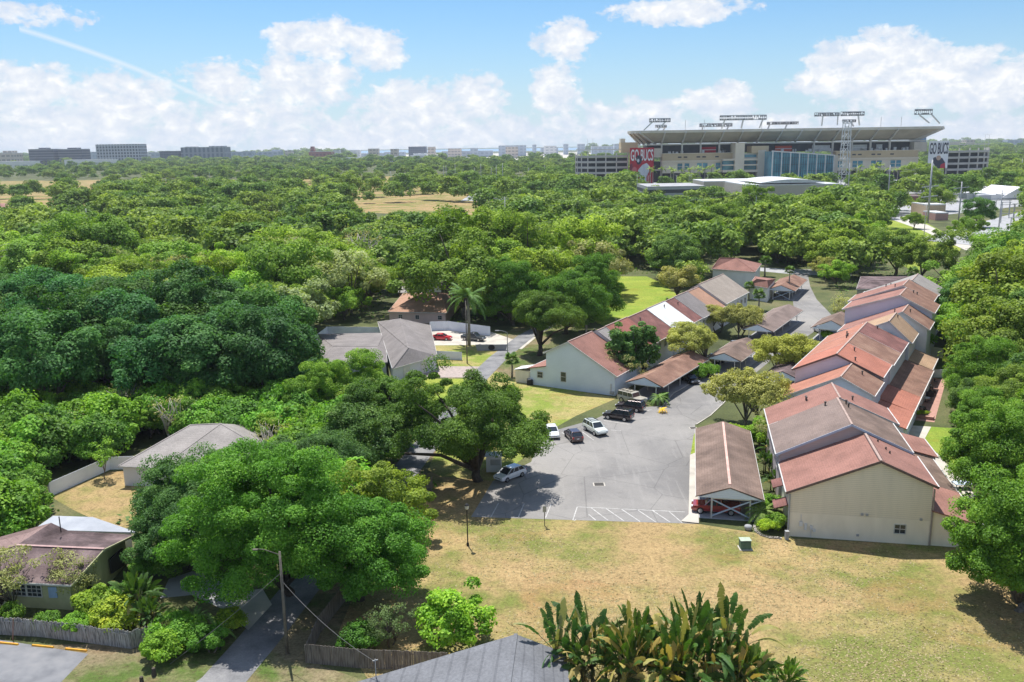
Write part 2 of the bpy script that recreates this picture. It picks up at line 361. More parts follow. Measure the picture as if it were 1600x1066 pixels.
ctri(sheet('road', P((780, 303), (815, 278), (832, 278), (808, 303)), .10, M_conc, 'straight pale road running towards the horizon', cat='road'))
#ctri(sheet('road', P((580, 316), (600, 313), (730, 319), (720, 324), (590, 322)), .10, M_concg, 'pale road edge of the parking field', cat='road'))
ctri(sheet('road', P((1090, 330), (1320, 300), (1480, 312), (1600, 290), (1750, 300), (1600, 322), (1400, 345), (1300, 335)), .13, M_concg, 'wide pale forecourt before the stadium', cat='road'))
ctri(sheet('airfield', P((560, 243), (900, 238), (1010, 243), (900, 250), (560, 250)), .3, M_conc, 'pale airfield apron near the horizon', cat='airfield'))
ctri(sheet('road', P((1430, 375), (1600, 330), (1750, 350), (1600, 385), (1560, 388)), .17, M_concg, 'pale gravel yard of the substation', cat='yard'))
mb = MB(); mb.poly([(-40, 720, .2), (640, 720, .2), (700, 1180, .2), (-20, 1180, .2)]); tag(mb.build('added_bounce_sheet', M_concg), 'added pale sheet round the stadium that bounces light up under the deck', 'added_bounce_sheet', None, 'structure')  # pale paving added so light bounces up under the stadium deck
ctri(sheet('field', P((-60, 284), (180, 281), (430, 288), (430, 296), (200, 291), (-60, 296)), .07, M_meadow, 'thin tan strip of open ground across the far left woods', cat='field'))
water = P((-800, 245.5), (1100, 230), (1100, 226), (-800, 243))
M_water = mat('water', (.18, .30, .42), (.15, .26, .38), .002, .3, spec=.5)
mb = MB(); mb.poly([(-14000, 9000, .6), (3000, 9500, .6), (5000, 28000, .6), (-25000, 28000, .6)]); tag(mb.build('water', M_water), 'thin blue band of bay water below the horizon', 'water', None, 'structure')

# bay lines and other paint, each a thin sheet on the asphalt
def linepx(a, b, w=.12, z=.028, label='white painted bay line on the asphalt', group='painted lines on the car park', m=None):
    p = G(*a, z); q = G(*b, z); d = (q-p)[:2]; d /= np.linalg.norm(d); nn = np.array([d[1], -d[0], 0])*w/2
    mb = MB(); mb.poly([p-nn, q-nn, q+nn, p+nn]); o = mb.build('painted_line', m or M_line); return tag(o, label, 'road marking', group, 'structure')
for a, b in [((767, 808), (779, 786)), ((810, 808), (819, 787)), ((852, 810), (861, 788)), ((895, 813), (902, 792)), ((902, 792), (1070, 800)), ((923, 793), (950, 813)), ((946, 794), (975, 814)), ((970, 795), (1000, 815)), ((995, 796), (1025, 816)), ((1020, 798), (1047, 816)), ((1045, 799), (1066, 817)), ((920, 804), (931, 813)), ((900, 812), (897, 813.5)),
             ((878, 676), (900, 690)), ((910, 675), (928, 688)), ((955, 672), (970, 673)), ((943, 657), (982, 663)), ((1018, 640), (1000, 645))]:
    linepx(a, b)
# concrete walk and kerbs of the lot
ctri(sheet('pavement', P((1078, 712), (1088, 708), (1092, 819), (1064, 816), (1076, 805)), .12, M_conc, 'pale concrete walk beside the nearest carport', cat='pavement'))
ctri(sheet('verge', P((1079, 711), (1088, 708), (1087, 675), (1084, 680)), .05, M_green, 'sliver of grass at the carport corner', cat='verge'))
def kerb(pxs, label, w=.15, h=.12):
    mb = MB()
    for a, b in zip(pxs[:-1], pxs[1:]):
        mb.bar(up(G(*a), h/2), up(G(*b), h/2), w, h)
    return tag(mb.build('kerb', M_conc), label, 'kerb', None, 'structure')
kerb([(1036, 634), (1052, 615), (1112, 582), (1152, 552), (1196, 522)], 'concrete kerb along the drive below the left carports')
kerb([(1088, 664), (1110, 650), (1128, 633), (1160, 601)], 'concrete kerb curving behind the nearest carport')
for (a, w_, lab) in [((936, 757), 1.5, 'square storm drain grate in the middle of the car park'), ((1083, 669), 1.1, 'small drain grate by the nearest carport roof')]:
    t = thing('drain_grate', G(*a, .022), lab, 'drain'); p = G(*a, .026)
    MB().box(p, (w_, w_*.8, .01)).build('frame', M_conc, t)
    mb = MB()
    for k in range(7): mb.box(p+np.array([(k-3)*w_/9, 0, .012]), (w_/14, w_*.66, .02))
    mb.box(p+np.array([0, 0, .011]), (w_*.8, w_*.68, .006)); mb.build('grate', mat('drain_iron', (.06, .055, .05), rough=.7), t)

# ------------------------------------------------------------------ house kit
def roofm(name, c, k=.8, c3=None):
    g_ = sum(c)/3; c = tuple((x*.94+g_*.06)*.69*k_ for x, k_ in zip(c, (1.0, .955, .92))); c3 = tuple(x*.76 for x in c3) if c3 else None
    return mat('shingle_'+name, c, tuple(x*k for x in c), .35, .92, .35, c3 or tuple(min(1, x*1.16) for x in c), 8, bscale=14, stretch=(1, 1, 1), fine=(5., .2), bands=(.2 if name == 'slate' else .105, .38 if name == 'slate' else .26))
RM = dict(rose=roofm('rose', (.40, .205, .170)), brown=roofm('brown', (.255, .185, .155), .72, (.31, .22, .18)), mauve=roofm('mauve', (.30, .235, .215), .78), red=roofm('red', (.42, .165, .135), .82), dred=roofm('dark_red', (.27, .125, .115), .75, (.34, .16, .14)),
          salmon=roofm('salmon', (.52, .235, .165), .86), coral=roofm('coral', (.55, .22, .155), .85), rust=roofm('rust', (.34, .195, .145), .72, (.40, .25, .18)), tan=roofm('tan', (.52, .36, .235), .85), grey=roofm('grey', (.30, .285, .29), .85),
          lgrey=roofm('light_grey', (.40, .385, .38), .86), white=mat('white_roof', (.70, .71, .71), (.58, .60, .60), .5, .6), sand=roofm('sand', (.46, .41, .36), .9), slate=roofm('slate', (.215, .235, .27), .82), plum=roofm('plum', (.185, .135, .145), .5, (.29, .215, .215)), orange=roofm('orange', (.55, .33, .23), .9))
def _wm(d):
    return d
WM = dict(beige=mat('siding_beige', (.80, .72, .60), (.74, .67, .56), .5, .8, bands=(.22, .4), stretch=(2.2, 2.2, .3)), blockb=mat('wall_beige', (.84, .76, .64), (.77, .695, .58), .6, .85, stretch=(1.5, 1.5, .5)), blue=mat('siding_pale_blue', (.70, .77, .86), (.64, .71, .81), .3, .8, bands=(.24, .22)),
          white=mat('wall_white', (.72, .72, .73), (.64, .64, .66), .4, .8), lav=mat('siding_lavender', (.66, .64, .74), (.60, .58, .69), .3, .8, bands=(.24, .2)), mauve=mat('siding_mauve', (.50, .43, .42), (.44, .38, .38), .3, .8, bands=(.24, .2)),
          cream=mat('wall_cream', (.46, .46, .27), (.34, .35, .20), .5, .8), pink=mat('wall_pink', (.62, .47, .42), (.55, .42, .38), .4, .8), grey=mat('wall_grey', (.62, .64, .68), (.56, .58, .62), .4, .8, bands=(.24, .2)))
M_trim = mat('white_trim', (.60, .59, .57), (.48, .47, .455), 1., .5); M_dtrim = mat('brown_trim', (.16, .11, .10), rough=.6); M_bluetrim = mat('blue_trim', (.42, .50, .62), (.36, .44, .56), 1., .6)
M_glass = paint('window_glass', (.035, .045, .055), .08, 0, .3); M_pipe = mat('vent_metal', (.10, .085, .08), rough=.6); M_steel = mat('pole_steel', (.42, .43, .44), (.34, .35, .36), .5, .5, metal=.3)
M_dark = mat('dark_opening', (.03, .03, .035)); M_blk = mat('black_metal', (.025, .025, .028), rough=.5)
def frame(O, d):
    d = np.array([d[0], d[1], 0.]); d /= np.linalg.norm(d); v = np.array([d[1], -d[0], 0.])
    return lambda u, w, z=0.: np.array([O[0], O[1], 0.])+d*u+v*w+np.array([0, 0, z])
def slab(mb, a, b, c, d, t=.16):
    dn = np.array([0, 0, t]); mb.prism([a-dn, b-dn, c-dn, d-dn], [a, b, c, d]); return mb
def window(fr, u, v, z, w, h, root, axis='v', out=-1, bars=(1, 1), trim=None):
    "window in a wall: axis v = on a gable (plane u=const); axis u = on a side (plane v=const)"
    tm = trim or M_trim
    def pt(a, zz, o):
        return fr(u+o*out, v+a, zz) if axis == 'v' else fr(u+a, v+o*out, zz)
    mb = MB()
    for (a0, z0, a1, z1) in [(-w/2, z, w/2, z), (-w/2, z+h, w/2, z+h), (-w/2, z, -w/2, z+h), (w/2, z, w/2, z+h)]:
        mb.bar(pt(a0, z0, .03), pt(a1, z1, .03), .09, .09)
    for i in range(1, bars[0]+1): x = -w/2+w*i/(bars[0]+1); mb.bar(pt(x, z, .035), pt(x, z+h, .035), .045, .045)
    for i in range(1, bars[1]+1): zz = z+h*i/(bars[1]+1); mb.bar(pt(-w/2, zz, .035), pt(w/2, zz, .035), .05, .05)
    o = mb.build('window', tm, root)
    MB().prism([pt(-w/2, z, .004), pt(w/2, z, .004), pt(w/2, z+h, .004), pt(-w/2, z+h, .004)], [pt(-w/2, z, .02), pt(w/2, z, .02), pt(w/2, z+h, .02), pt(-w/2, z+h, .02)]).build('pane', M_glass, o)
    return o
def unit(fr, u0, u1, F, R, B, rm, wm, label, group, ov0=.05, ov1=.02, lean=None, leanm=None, rm2=None, vents=2, wins=(), seed=0, trim=None, low=None, gutter=True):
    "one townhouse between u0 and u1; F, R, B = (v, z) of eave, ridge, opposite eave"
    rnd = random.Random(seed*7+int(u0*10)); s = 1 if B[0] > F[0] else -1
    t = thing('townhouse', fr((u0+u1)/2, R[0], 0), label, 'townhouse', group)
    fv = F[0]+.55*s; bv = B[0]-.45*s
    fz = F[1]+(R[1]-F[1])*(.55/abs(R[0]-F[0]))-.2; bz = B[1]+(R[1]-B[1])*(.45/abs(B[0]-R[0]))-.2
    prof = [(fv, 0), (fv, fz), (R[0], R[1]-.2), (bv, bz), (bv, 0)]
    MB().prism([fr(u0, a, z) for a, z in prof], [fr(u1-.01, a, z) for a, z in prof]).build('wall', wm, t)
    a0, a1 = u0-ov0, u1-ov1
    r1 = MB(); slab(r1, fr(a0, *F), fr(a1, *F), fr(a1, *R), fr(a0, *R))
    ro = r1.build('roof', rm, t)
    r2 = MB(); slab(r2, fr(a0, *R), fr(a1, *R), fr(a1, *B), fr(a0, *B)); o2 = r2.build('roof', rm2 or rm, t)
    tm = trim or M_trim
    MB().bar(fr(a0, R[0], R[1]+.03), fr(a1, R[0], R[1]+.03), .24, .05).build('ridge_cap', mat('ridge_'+rm.name, (.42, .31, .27), (.32, .24, .21), 2), t)
    f = MB()   # bargeboards on the near gable
    f.bar(fr(a0-.03, F[0], F[1]-.12), fr(a0-.03, R[0], R[1]-.12), .06, .26); f.bar(fr(a0-.03, R[0], R[1]-.12), fr(a0-.03, B[0], B[1]-.12), .06, .26); f.build('bargeboard', tm, t)
    if gutter:
        for e in (F, B):
            MB().bar(fr(a0, e[0], e[1]-.06), fr(a1, e[0], e[1]-.06), .16, .16).build('gutter', M_trim, t)
    for k in range(vents):
        sd = rnd.choice((F, B)); q = rnd.uniform(.12, .5); a = R[0]+(sd[0]-R[0])*q; z = R[1]+(sd[1]-R[1])*q; uu = rnd.uniform(u0+1, u1-1)
        MB().lathe(fr(uu, a, z-.05), [(.10, 0), (.10, .45), (.16, .47), (.16, .6), (.02, .66)], 8).build('roof_vent', M_pipe, t)
    if lean:   # lower lean-to behind: (v0, z0, v1, z1)
        v0, z0, v1, z1 = lean
        MB().prism([fr(u0+.06, x, z) for x, z in ((bv+.005*s, 0), (bv+.005*s, z0-.22), (v1-.4*s, z1-.12), (v1-.4*s, 0))], [fr(u1-.06, x, z) for x, z in ((bv+.005*s, 0), (bv+.005*s, z0-.22), (v1-.4*s, z1-.12), (v1-.4*s, 0))]).build('wall', wm if wm.name.find('siding') < 0 else WM['blockb'] if wm is WM['beige'] else wm, t)
        r = MB(); slab(r, fr(a0, bv+.01*s, z0), fr(a1, bv+.01*s, z0), fr(a1, v1, z1), fr(a0, v1, z1), .14); lo = r.build('roof', leanm or rm, t)
        MB().bar(fr(a0, v1, z1-.05), fr(a1, v1, z1-.05), .14, .14).build('gutter', M_trim, t)
    for w in wins: window(fr, *w[:5], t, *w[5:])
    return t
def vp(px): d = ray(px, 225.); return d
# ------------------------------------------------------------------ right hand row, near block
FR = frame(G(1238, 838), ray(1088, 226)); GR = 'townhouses of the right-hand row'
wins = [(0, 10.9, 1.15, 1.15, 1.05, 'v', -1, (1, 1))]
ta = unit(FR, 0, 9.2, (-.95, 5.2), (8.45, 9.3), (14.3, 6.75), RM['rose'], WM['beige'], 'beige end townhouse with a rose shingle roof and one small window', GR, .3, .02, (14, 4.1, 19.0, 2.75), None, None, 0, wins, 1, M_dtrim)
MB().prism([FR(-.012, a, z) for a, z in ((-.38, 0), (-.38, 2.75), (13.8, 2.75), (13.8, 0))], [FR(0.0, a, z) for a, z in ((-.38, 0), (-.38, 2.75), (13.8, 2.75), (13.8, 0))]).build('lower_wall', WM['blockb'], ta)
for k, (a, b) in enumerate(((.35, 7.6), (13.75, 13.4))):  # downpipes
    vv = -.5 if k == 0 else 13.95; MB().bar(FR(-.12, vv, .1), FR(-.12, vv, (5.2, 6.7)[k]-.3), .16, .12).build('downpipe', M_concg if k == 0 else mat('pipe_brown', (.36, .31, .27)), ta)
mb = MB()
for v_, z_, w_, h_ in ((.8, 1.3, .35, .5), (1.3, .9, .25, .7), (1.9, 1.0, .3, .4), (2.2, .75, .3, .3)): mb.box(FR(-.12, v_, z_), (w_, .14, h_), FR(0, 1)-FR(0, 0), FR(1, 0)-FR(0, 0))
mb.bar(FR(-.06, .8, 1.8), FR(-.06, .8, 2.6), .05); mb.bar(FR(-.06, 1.9, .1), FR(-.06, 1.9, 1), .05); mb.build('meter_box', WM['white'], ta)
for v_, z_ in ((7.0, 2.95), (7.5, 2.95), (6.7, .55), (12.9, 2.8)): MB().box(FR(-.08, v_, z_), (.26, .12, .22), FR(0, 1)-FR(0, 0), FR(1, 0)-FR(0, 0)).build('wall_vent', M_concg, ta)
for u_ in (1.3, 1.75): MB().bar(FR(.4, 8.9+.0*u_, 9.14), FR(.4, 9, 9.14), .02).build('flashing', M_pipe, ta)
for j, (v_, u_) in enumerate(((9.6, 7.6), (10.1, 5.7), (10.3, 4.6))): MB().lathe(FR(u_, v_, 9.3-(v_-8.45)*.436-.02), [(.1, 0), (.1, .3), (.05, .32)], 8).build('roof_vent', M_pipe, ta)
mb = MB(); [mb.bar(FR(-.2, 8.25+q, 9.36-abs(q)*.3), FR(8.9, 8.25+q, 9.36-abs(q)*.3), .05, .05) for q in (0, .5)]; mb.build('ridge_vent', M_dtrim, ta)
MB().box(FR(-.1, 16.8, .9), (1.3, .12, 1.4), FR(0, 1)-FR(0, 0), FR(1, 0)-FR(0, 0)).build('window', mat('blind', (.38, .34, .30)), ta)
tb = unit(FR, 9.2, 20.2, (-1.3, 6.25), (6.95, 10.3), (13.8, 7.25), RM['mauve'], WM['mauve'], 'townhouse with a brown shingle roof and mauve gable strip, second from the meadow', GR, .25, .02, (13.3, 4.2, 18.9, 2.8), RM['brown'], RM['brown'], 3, (), 2, M_bluetrim)
tcu = unit(FR, 20.2, 27.6, (-1.3, 6.25), (7.3, 10.3), (14.6, 7.1), RM['rose'], WM['mauve'], 'townhouse with a pinkish roof, third from the meadow', GR, .02, .02, (14.1, 4.3, 19.6, 3.0), None, None, 3, (), 3)
# canopies and awnings on the drive side of the near block
for (u_, z_, lab) in ((3.0, 2.9, 0), (5.6, 4.3, 0)):
    slab(MB(), FR(u_-1.2, -1.9, z_-.5), FR(u_+1.2, -1.9, z_-.5), FR(u_+1.2, -.4, z_), FR(u_-1.2, -.4, z_), .1).build('awning', RM['dred'], ta)
for u_ in (2.5, 6.5): window(FR, u_, -.41, 3.6, 1.1, 1.3, ta, 'u', -1)
for u_ in (12, 16): window(FR, u_, -.76, 3.6, 1.1, 1.3, tb, 'u', -1)
# ------------------------------------------------------------------ right hand row, far block
dL = ray(1630, 217.); o_ = G(1314, 588, 9.4); FD = frame(o_, dL)
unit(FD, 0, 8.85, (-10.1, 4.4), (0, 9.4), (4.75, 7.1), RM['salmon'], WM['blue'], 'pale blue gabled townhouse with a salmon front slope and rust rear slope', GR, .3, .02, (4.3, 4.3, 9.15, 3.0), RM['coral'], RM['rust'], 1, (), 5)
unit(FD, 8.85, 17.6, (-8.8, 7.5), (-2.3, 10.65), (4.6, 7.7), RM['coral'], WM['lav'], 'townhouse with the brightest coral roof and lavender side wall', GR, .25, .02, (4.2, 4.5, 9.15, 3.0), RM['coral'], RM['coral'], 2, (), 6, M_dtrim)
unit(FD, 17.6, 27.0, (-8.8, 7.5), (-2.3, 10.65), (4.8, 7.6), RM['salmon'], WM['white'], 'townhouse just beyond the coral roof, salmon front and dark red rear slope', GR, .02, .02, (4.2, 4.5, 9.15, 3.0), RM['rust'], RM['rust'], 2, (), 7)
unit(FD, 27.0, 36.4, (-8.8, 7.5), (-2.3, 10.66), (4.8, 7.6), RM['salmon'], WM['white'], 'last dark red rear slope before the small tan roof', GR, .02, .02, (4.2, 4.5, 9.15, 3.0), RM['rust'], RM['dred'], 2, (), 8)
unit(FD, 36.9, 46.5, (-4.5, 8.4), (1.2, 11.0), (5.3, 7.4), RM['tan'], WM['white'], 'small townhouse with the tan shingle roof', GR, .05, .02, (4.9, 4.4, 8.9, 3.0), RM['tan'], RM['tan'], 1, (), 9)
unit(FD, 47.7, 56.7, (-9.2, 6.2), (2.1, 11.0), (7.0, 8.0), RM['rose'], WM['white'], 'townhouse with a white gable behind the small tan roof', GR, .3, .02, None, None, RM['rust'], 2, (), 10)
def uz(fr_o, px, py, u):
    lo, hi = -2., 25.
    dd = np.array([dL[0], dL[1], 0.]); dd /= np.linalg.norm(dd)
    for _ in range(40):
        k = (lo+hi)/2
        if (G(px, py, k)-fr_o)[:2]@dd[:2] > u: lo = k
        else: hi = k
    q = G(px, py, k)-fr_o; return float(q[:2]@np.array([dd[1], -dd[0]])), k
ri = uz(o_, 1406, 461, 56.7); rj = uz(o_, 1411, 446, 67.0); rk = uz(o_, 1425, 438, 76.5)
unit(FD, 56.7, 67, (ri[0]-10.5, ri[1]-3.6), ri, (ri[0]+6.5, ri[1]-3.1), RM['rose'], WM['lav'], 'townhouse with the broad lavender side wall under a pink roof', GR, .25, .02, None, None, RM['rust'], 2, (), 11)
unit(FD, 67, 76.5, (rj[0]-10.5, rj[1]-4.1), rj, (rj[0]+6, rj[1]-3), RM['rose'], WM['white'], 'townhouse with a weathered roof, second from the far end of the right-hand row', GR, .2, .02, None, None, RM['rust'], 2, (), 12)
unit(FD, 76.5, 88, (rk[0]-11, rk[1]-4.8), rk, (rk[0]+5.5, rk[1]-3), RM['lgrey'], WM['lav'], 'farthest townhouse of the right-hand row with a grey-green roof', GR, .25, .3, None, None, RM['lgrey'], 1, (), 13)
# ------------------------------------------------------------------ left hand row
o2 = G(822, 600); FL = frame(o2, dL); GL = 'townhouses of the left-hand row'
t1 = unit(FL, 0, 9.7, (18.0, 3.55), (8.6, 8.75), (3.7, 6.25), RM['rose'], WM['blue'], 'pale blue end townhouse with two windows facing the grass', GL, .3, .02, (4.3, 3.9, .45, 3.1), None, None, 0,
          [(0, 7.6, 1.35, 1.05, 1.75, 'v', -1, (0, 1)), (0, 2.9, 1.5, 1.1, 1.1, 'v', -1, (0, 1))], 20)
MB().box(FL(-.15, 17.0, .3), (.7, .3, .5), FL(0, 1)-FL(0, 0), FL(1, 0)-FL(0, 0)).build('meter_box', M_concg, t1)
MB().bar(FL(-.12, 16.8, .8), FL(-.12, 16.8, 2.1), .16).build('meter_box', M_trim, t1)
bounds = [9.7, 13.2, 23.5, 33.5, 44, 49.8, 58.5, 66.5, 86]
rms = ['lgrey', 'red', 'dred', 'white', 'dred', 'grey', 'orange', 'sand']
labs = ['narrow townhouse roof in purplish grey beside the blue gable', 'townhouse with the bright red roof in the left-hand row', 'townhouse with the dark wine-red roof in the left-hand row', 'townhouse with the white roof', 'narrow brown roof strip next to the white roof', 'townhouse with the mid grey roof between brown and orange', 'townhouse with the pale orange roof', 'large pale sandy-grey roof at the far end of the left-hand row']
for i, (rm_, lb) in enumerate(zip(rms, labs)):
    zr = 9.0+(.12 if i % 2 else 0)+(.5 if i == 7 else 0); sh_ = (.15 if i % 2 else 0)
    ut = unit(FL, bounds[i], bounds[i+1], (16.3+sh_, 4.9+(.5 if i == 7 else 0)), (9.6, zr), (4.4, 6.4), RM[rm_], WM['white'], lb, GL, .05, .02 if i < 7 else .3, (4.6, 3.9, .9, 3.1), None, None, 1, (), 21+i)
    for k in range(max(1, int((bounds[i+1]-bounds[i])/3.2))):
        window(FL, bounds[i]+1.8+k*3.1, 15.8+sh_, 2.9, 1.2, 1.3, ut, 'u', 1)
# shed beside the blue gable and its bins
t = thing('garden_shed', FL(1.5, -.9), 'small pale shed against the low end of the blue gabled townhouse', 'shed')
MB().box(FL(1.6, -.9), (2.6, 3.0, 2.3), FL(1, 0)-FL(0, 0), FL(0, 1)-FL(0, 0)).build('wall', WM['blockb'], t)
slab(MB(), FL(.1, -2.6, 2.4), FL(3.1, -2.6, 2.4), FL(3.1, .3, 3.0), FL(.1, .3, 3.0), .1).build('roof', RM['white'], t)
t = thing('air_conditioner', G(828, 601), 'black square air conditioner beside the blue gable wall', 'air conditioner'); p = G(828, 601)
MB().box(p, (1.1, 1.1, 1.0)).build('casing', M_blk, t, bevel=.05); MB().lathe(up(p, 1.0), [(.42, 0), (.42, .05), (.1, .08)], 12).build('fan_grille', M_concg, t)

# ------------------------------------------------------------------ carports
def carport(fr, L_, Wd, ze, zr, label, group, rm, cap=True, brace=True, slabm=None, nb=4, vext=0):
    t = thing('carport', fr(L_/2, Wd/2), label, 'carport', group)
    c = Wd/2
    r = MB(); slab(r, fr(0, 0, ze), fr(L_, 0, ze), fr(L_, c, zr), fr(0, c, zr), .12); r.build('roof', rm, t)
    r = MB(); slab(r, fr(0, c, zr), fr(L_, c, zr), fr(L_, Wd, ze), fr(0, Wd, ze), .12); r.build('roof', rm, t)
    if cap: MB().bar(fr(.9, c, zr+.03), fr(L_-.6, c, zr+.03), .3, .06).build('ridge_cap', mat('pink_cap', (.66, .42, .36), (.5, .3, .26), 1), t)
    for e in (.02, Wd-.02): MB().bar(fr(0, e, ze-.08), fr(L_, e, ze-.08), .08, .18).build('fascia', M_trim, t)
    for u_ in (.12, L_-.12):
        MB().prism([fr(u_-.05, .35, ze-.13), fr(u_-.05, c, zr-.16), fr(u_-.05, Wd-.35, ze-.13)], [fr(u_+.05, .35, ze-.13), fr(u_+.05, c, zr-.16), fr(u_+.05, Wd-.35, ze-.13)]).build('gable_panel', WM['blue'], t)
    va, vb = Wd*.24, Wd*.80; n_ = nb
    for k in range(n_+1):
        u_ = .25+(L_-.5)*k/n_
        for v_ in (va, vb):
            MB().bar(fr(u_, v_, 0), fr(u_, v_, ze+(min(v_, Wd-v_)/c)*(zr-ze)-.2), .16).build('post', M_trim, t)
    for v_ in (va, vb): MB().bar(fr(.2, v_, ze-.05), fr(L_-.2, v_, ze-.05), .12, .22).build('beam', M_trim, t)
    for u_ in (.25, L_-.25): MB().bar(fr(u_, va, ze-.2), fr(u_, vb, ze-.2), .12, .2).build('beam', M_trim, t)
    if brace:
        for k, (a, b) in enumerate((((.25, va, .3), (.25, vb, ze-.4)), ((.32, va, ze-.4), (.32, vb, .3)))): MB().bar(fr(*a), fr(*b), .11, .15).build('brace', M_bluetrim, t)
        MB().bar(fr(.25, vb, ze-.75), fr(.25, Wd-.1, ze-.15), .1, .12).build('brace', M_bluetrim, t)
    mb = MB(); mb.prism([fr(.05, .4, 0), fr(L_-.05, .4, 0), fr(L_-.05, Wd-.3, 0), fr(.05, Wd-.3, 0)], [fr(.05, .4, .06), fr(L_-.05, .4, .06), fr(L_-.05, Wd-.3, .06), fr(.05, Wd-.3, .06)]); mb.build('floor_slab', slabm or M_concg, t)
    return t
GC = 'shingle roofed carports'
carport(frame(G(1087, 775, 2.7), G(1086, 668, 2.7)-G(1087, 775, 2.7)), 25.2, 7.6, 2.7, 3.95, 'long brown carport with a blue X brace facing the meadow', GC, RM['brown'])
carport(frame(G(977, 597, 2.6), G(1036+0, 569+0, 2.6)*0+G(1110, 562, 2.6)-G(1036, 607, 2.6)), 22.5, 6.9, 2.6, 3.9, 'rusty brown carport beside the tan boxy off-roader', GC, RM['rust'], False, False)
carport(frame(G(1103, 559, 2.6), dL), 15.5, 6.8, 2.6, 3.9, 'brown carport half hidden behind the yellowish tree, next along the drive', GC, RM['brown'], False, False)
carport(frame(G(1158, 514, 2.6), dL), 28, 7.0, 2.6, 3.9, 'long reddish brown carport in the middle of the drive', GC, RM['mauve'], False, False)
carport(frame(G(1197, 453, 2.6), ray(1500, 220.)), 22, 7.8, 2.7, 4.1, 'small brown carport with a white X brace at the far end of the drive', GC, RM['rust'], False, True)
carport(frame(G(1266, 512, 2.6), dL), 12, 8.5, 2.6, 4.6, 'brown carport with a pale blue gable panel near the far right row', GC, RM['brown'], False, False)
carport(frame(G(1318, 486, 2.6), dL), 15, 8.5, 2.6, 4.6, 'brown carport roof farther up beside the lavender wall', GC, RM['brown'], False, False)
carport(frame(G(1190, 588, 2.6), dL), 14, 7.0, 2.6, 3.9, 'dark brown carport below the wide yellowish tree', GC, RM['plum'], False, False)

# ------------------------------------------------------------------ detached houses
def hip(name, label, corners, ze, ridge, zr, rm, wm, cat='house', group=None, zb=0, inset=.5, wins=(), gut=True):
    c = [np.array([p[0], p[1], 0.]) for p in corners]; r0, r1 = [np.array([p[0], p[1], 0.]) for p in ridge]
    cen = sum(c)/4; t = thing(name, cen, label, cat, group)
    ins = [cen+(p-cen)*(1-inset/np.linalg.norm(p-cen)) for p in c]
    MB().prism([up(p, zb) for p in ins], [up(p, ze-.05) for p in ins]).build('wall', wm, t)
    A_, B_, C_, D_ = [up(p, ze) for p in c]; R0, R1 = up(r0, zr), up(r1, zr)
    mb = MB(); k = len(mb.v)   # solid hip
    mb.v += [tuple(x) for x in (A_, B_, C_, D_, R0, R1, A_-[0, 0, .18], B_-[0, 0, .18], C_-[0, 0, .18], D_-[0, 0, .18])]
    mb.f += [(0, 1, 5, 4), (1, 2, 5), (2, 3, 4, 5), (3, 0, 4), (9, 8, 7, 6), (0, 6, 7, 1), (1, 7, 8, 2), (2, 8, 9, 3), (3, 9, 6, 0)]
    ro = mb.build('roof', rm, t)
    mb = MB()
    for a, b in ((A_, R0), (D_, R0), (B_, R1), (C_, R1), (R0, R1)): mb.bar(a+[0, 0, .02], b+[0, 0, .02], .22, .05)
    mb.build('ridge_cap', rm, ro)
    if gut:
        mb = MB()
        for a, b in ((A_, B_), (B_, C_), (C_, D_), (D_, A_)): mb.bar(a-[0, 0, .1], b-[0, 0, .1], .12, .16)
        mb.build('gutter', M_trim, t)
    for (i, f_, z_, w_, h_, nm) in wins:
        a = ins[i]; b = ins[(i+1) % 4]; d = (b-a)/np.linalg.norm(b-a); nn = np.array([d[1], -d[0], 0]);
        if nn@(a-cen) < 0: nn = -nn
        fr_ = lambda u, v, z=0., a=a, d=d, nn=nn: a+d*u+nn*v+np.array([0, 0, z])
        if nm == 'window': window(fr_, f_*np.linalg.norm(b-a), .0, z_, w_, h_, t, 'u', 1)
        else: MB().prism([fr_(f_*np.linalg.norm(b-a)-w_/2, .0, z_), fr_(f_*np.linalg.norm(b-a)+w_/2, .0, z_), fr_(f_*np.linalg.norm(b-a)+w_/2, .05, z_), fr_(f_*np.linalg.norm(b-a)-w_/2, .05, z_)], [fr_(f_*np.linalg.norm(b-a)-w_/2, .0, z_+h_), fr_(f_*np.linalg.norm(b-a)+w_/2, .0, z_+h_), fr_(f_*np.linalg.norm(b-a)+w_/2, .05, z_+h_), fr_(f_*np.linalg.norm(b-a)-w_/2, .05, z_+h_)]).build(nm, M_dark if nm == 'porch_opening' else M_trim, t)
    return t
# slate roofed house at the bottom edge
hb = thing('house', G(800, 1085), 'house with a blue-grey shingle roof at the bottom edge of the photo', 'house'); Pk = G(806, 991, 5.0); Lf = G(553, 1067, 3.0); Rt = G(885, 1021, 3.9); bk = np.array([-1.1, -13., 0])
slab(MB(), Lf, Pk, Pk+bk, Lf+bk, .2).build('roof', RM['slate'], hb); slab(MB(), Pk, Rt, Rt+bk*[.1, 1, 1], Pk+bk, .2).build('roof', RM['slate'], hb); MB().bar(Pk+[0, 0, .03], Pk+bk+[0, 0, .03], .3, .06).build('ridge_cap', RM['slate'], hb)
MB().prism([up(Lf+[.9, -.6, 0], 0), up(Pk+[0, -.6, 0], 0), up(Rt+[-.5, -.6, 0], 0), up(Rt+bk, 0), up(Lf+bk+[.9, 0, 0], 0)], [Lf+[.9, -.6, -.05], Pk+[0, -.6, -.35], Rt+[-.5, -.6, -.1], Rt+bk+[-.5, 0, -.1], Lf+bk+[.9, 0, -.1]]).build('wall', WM['white'], hb)
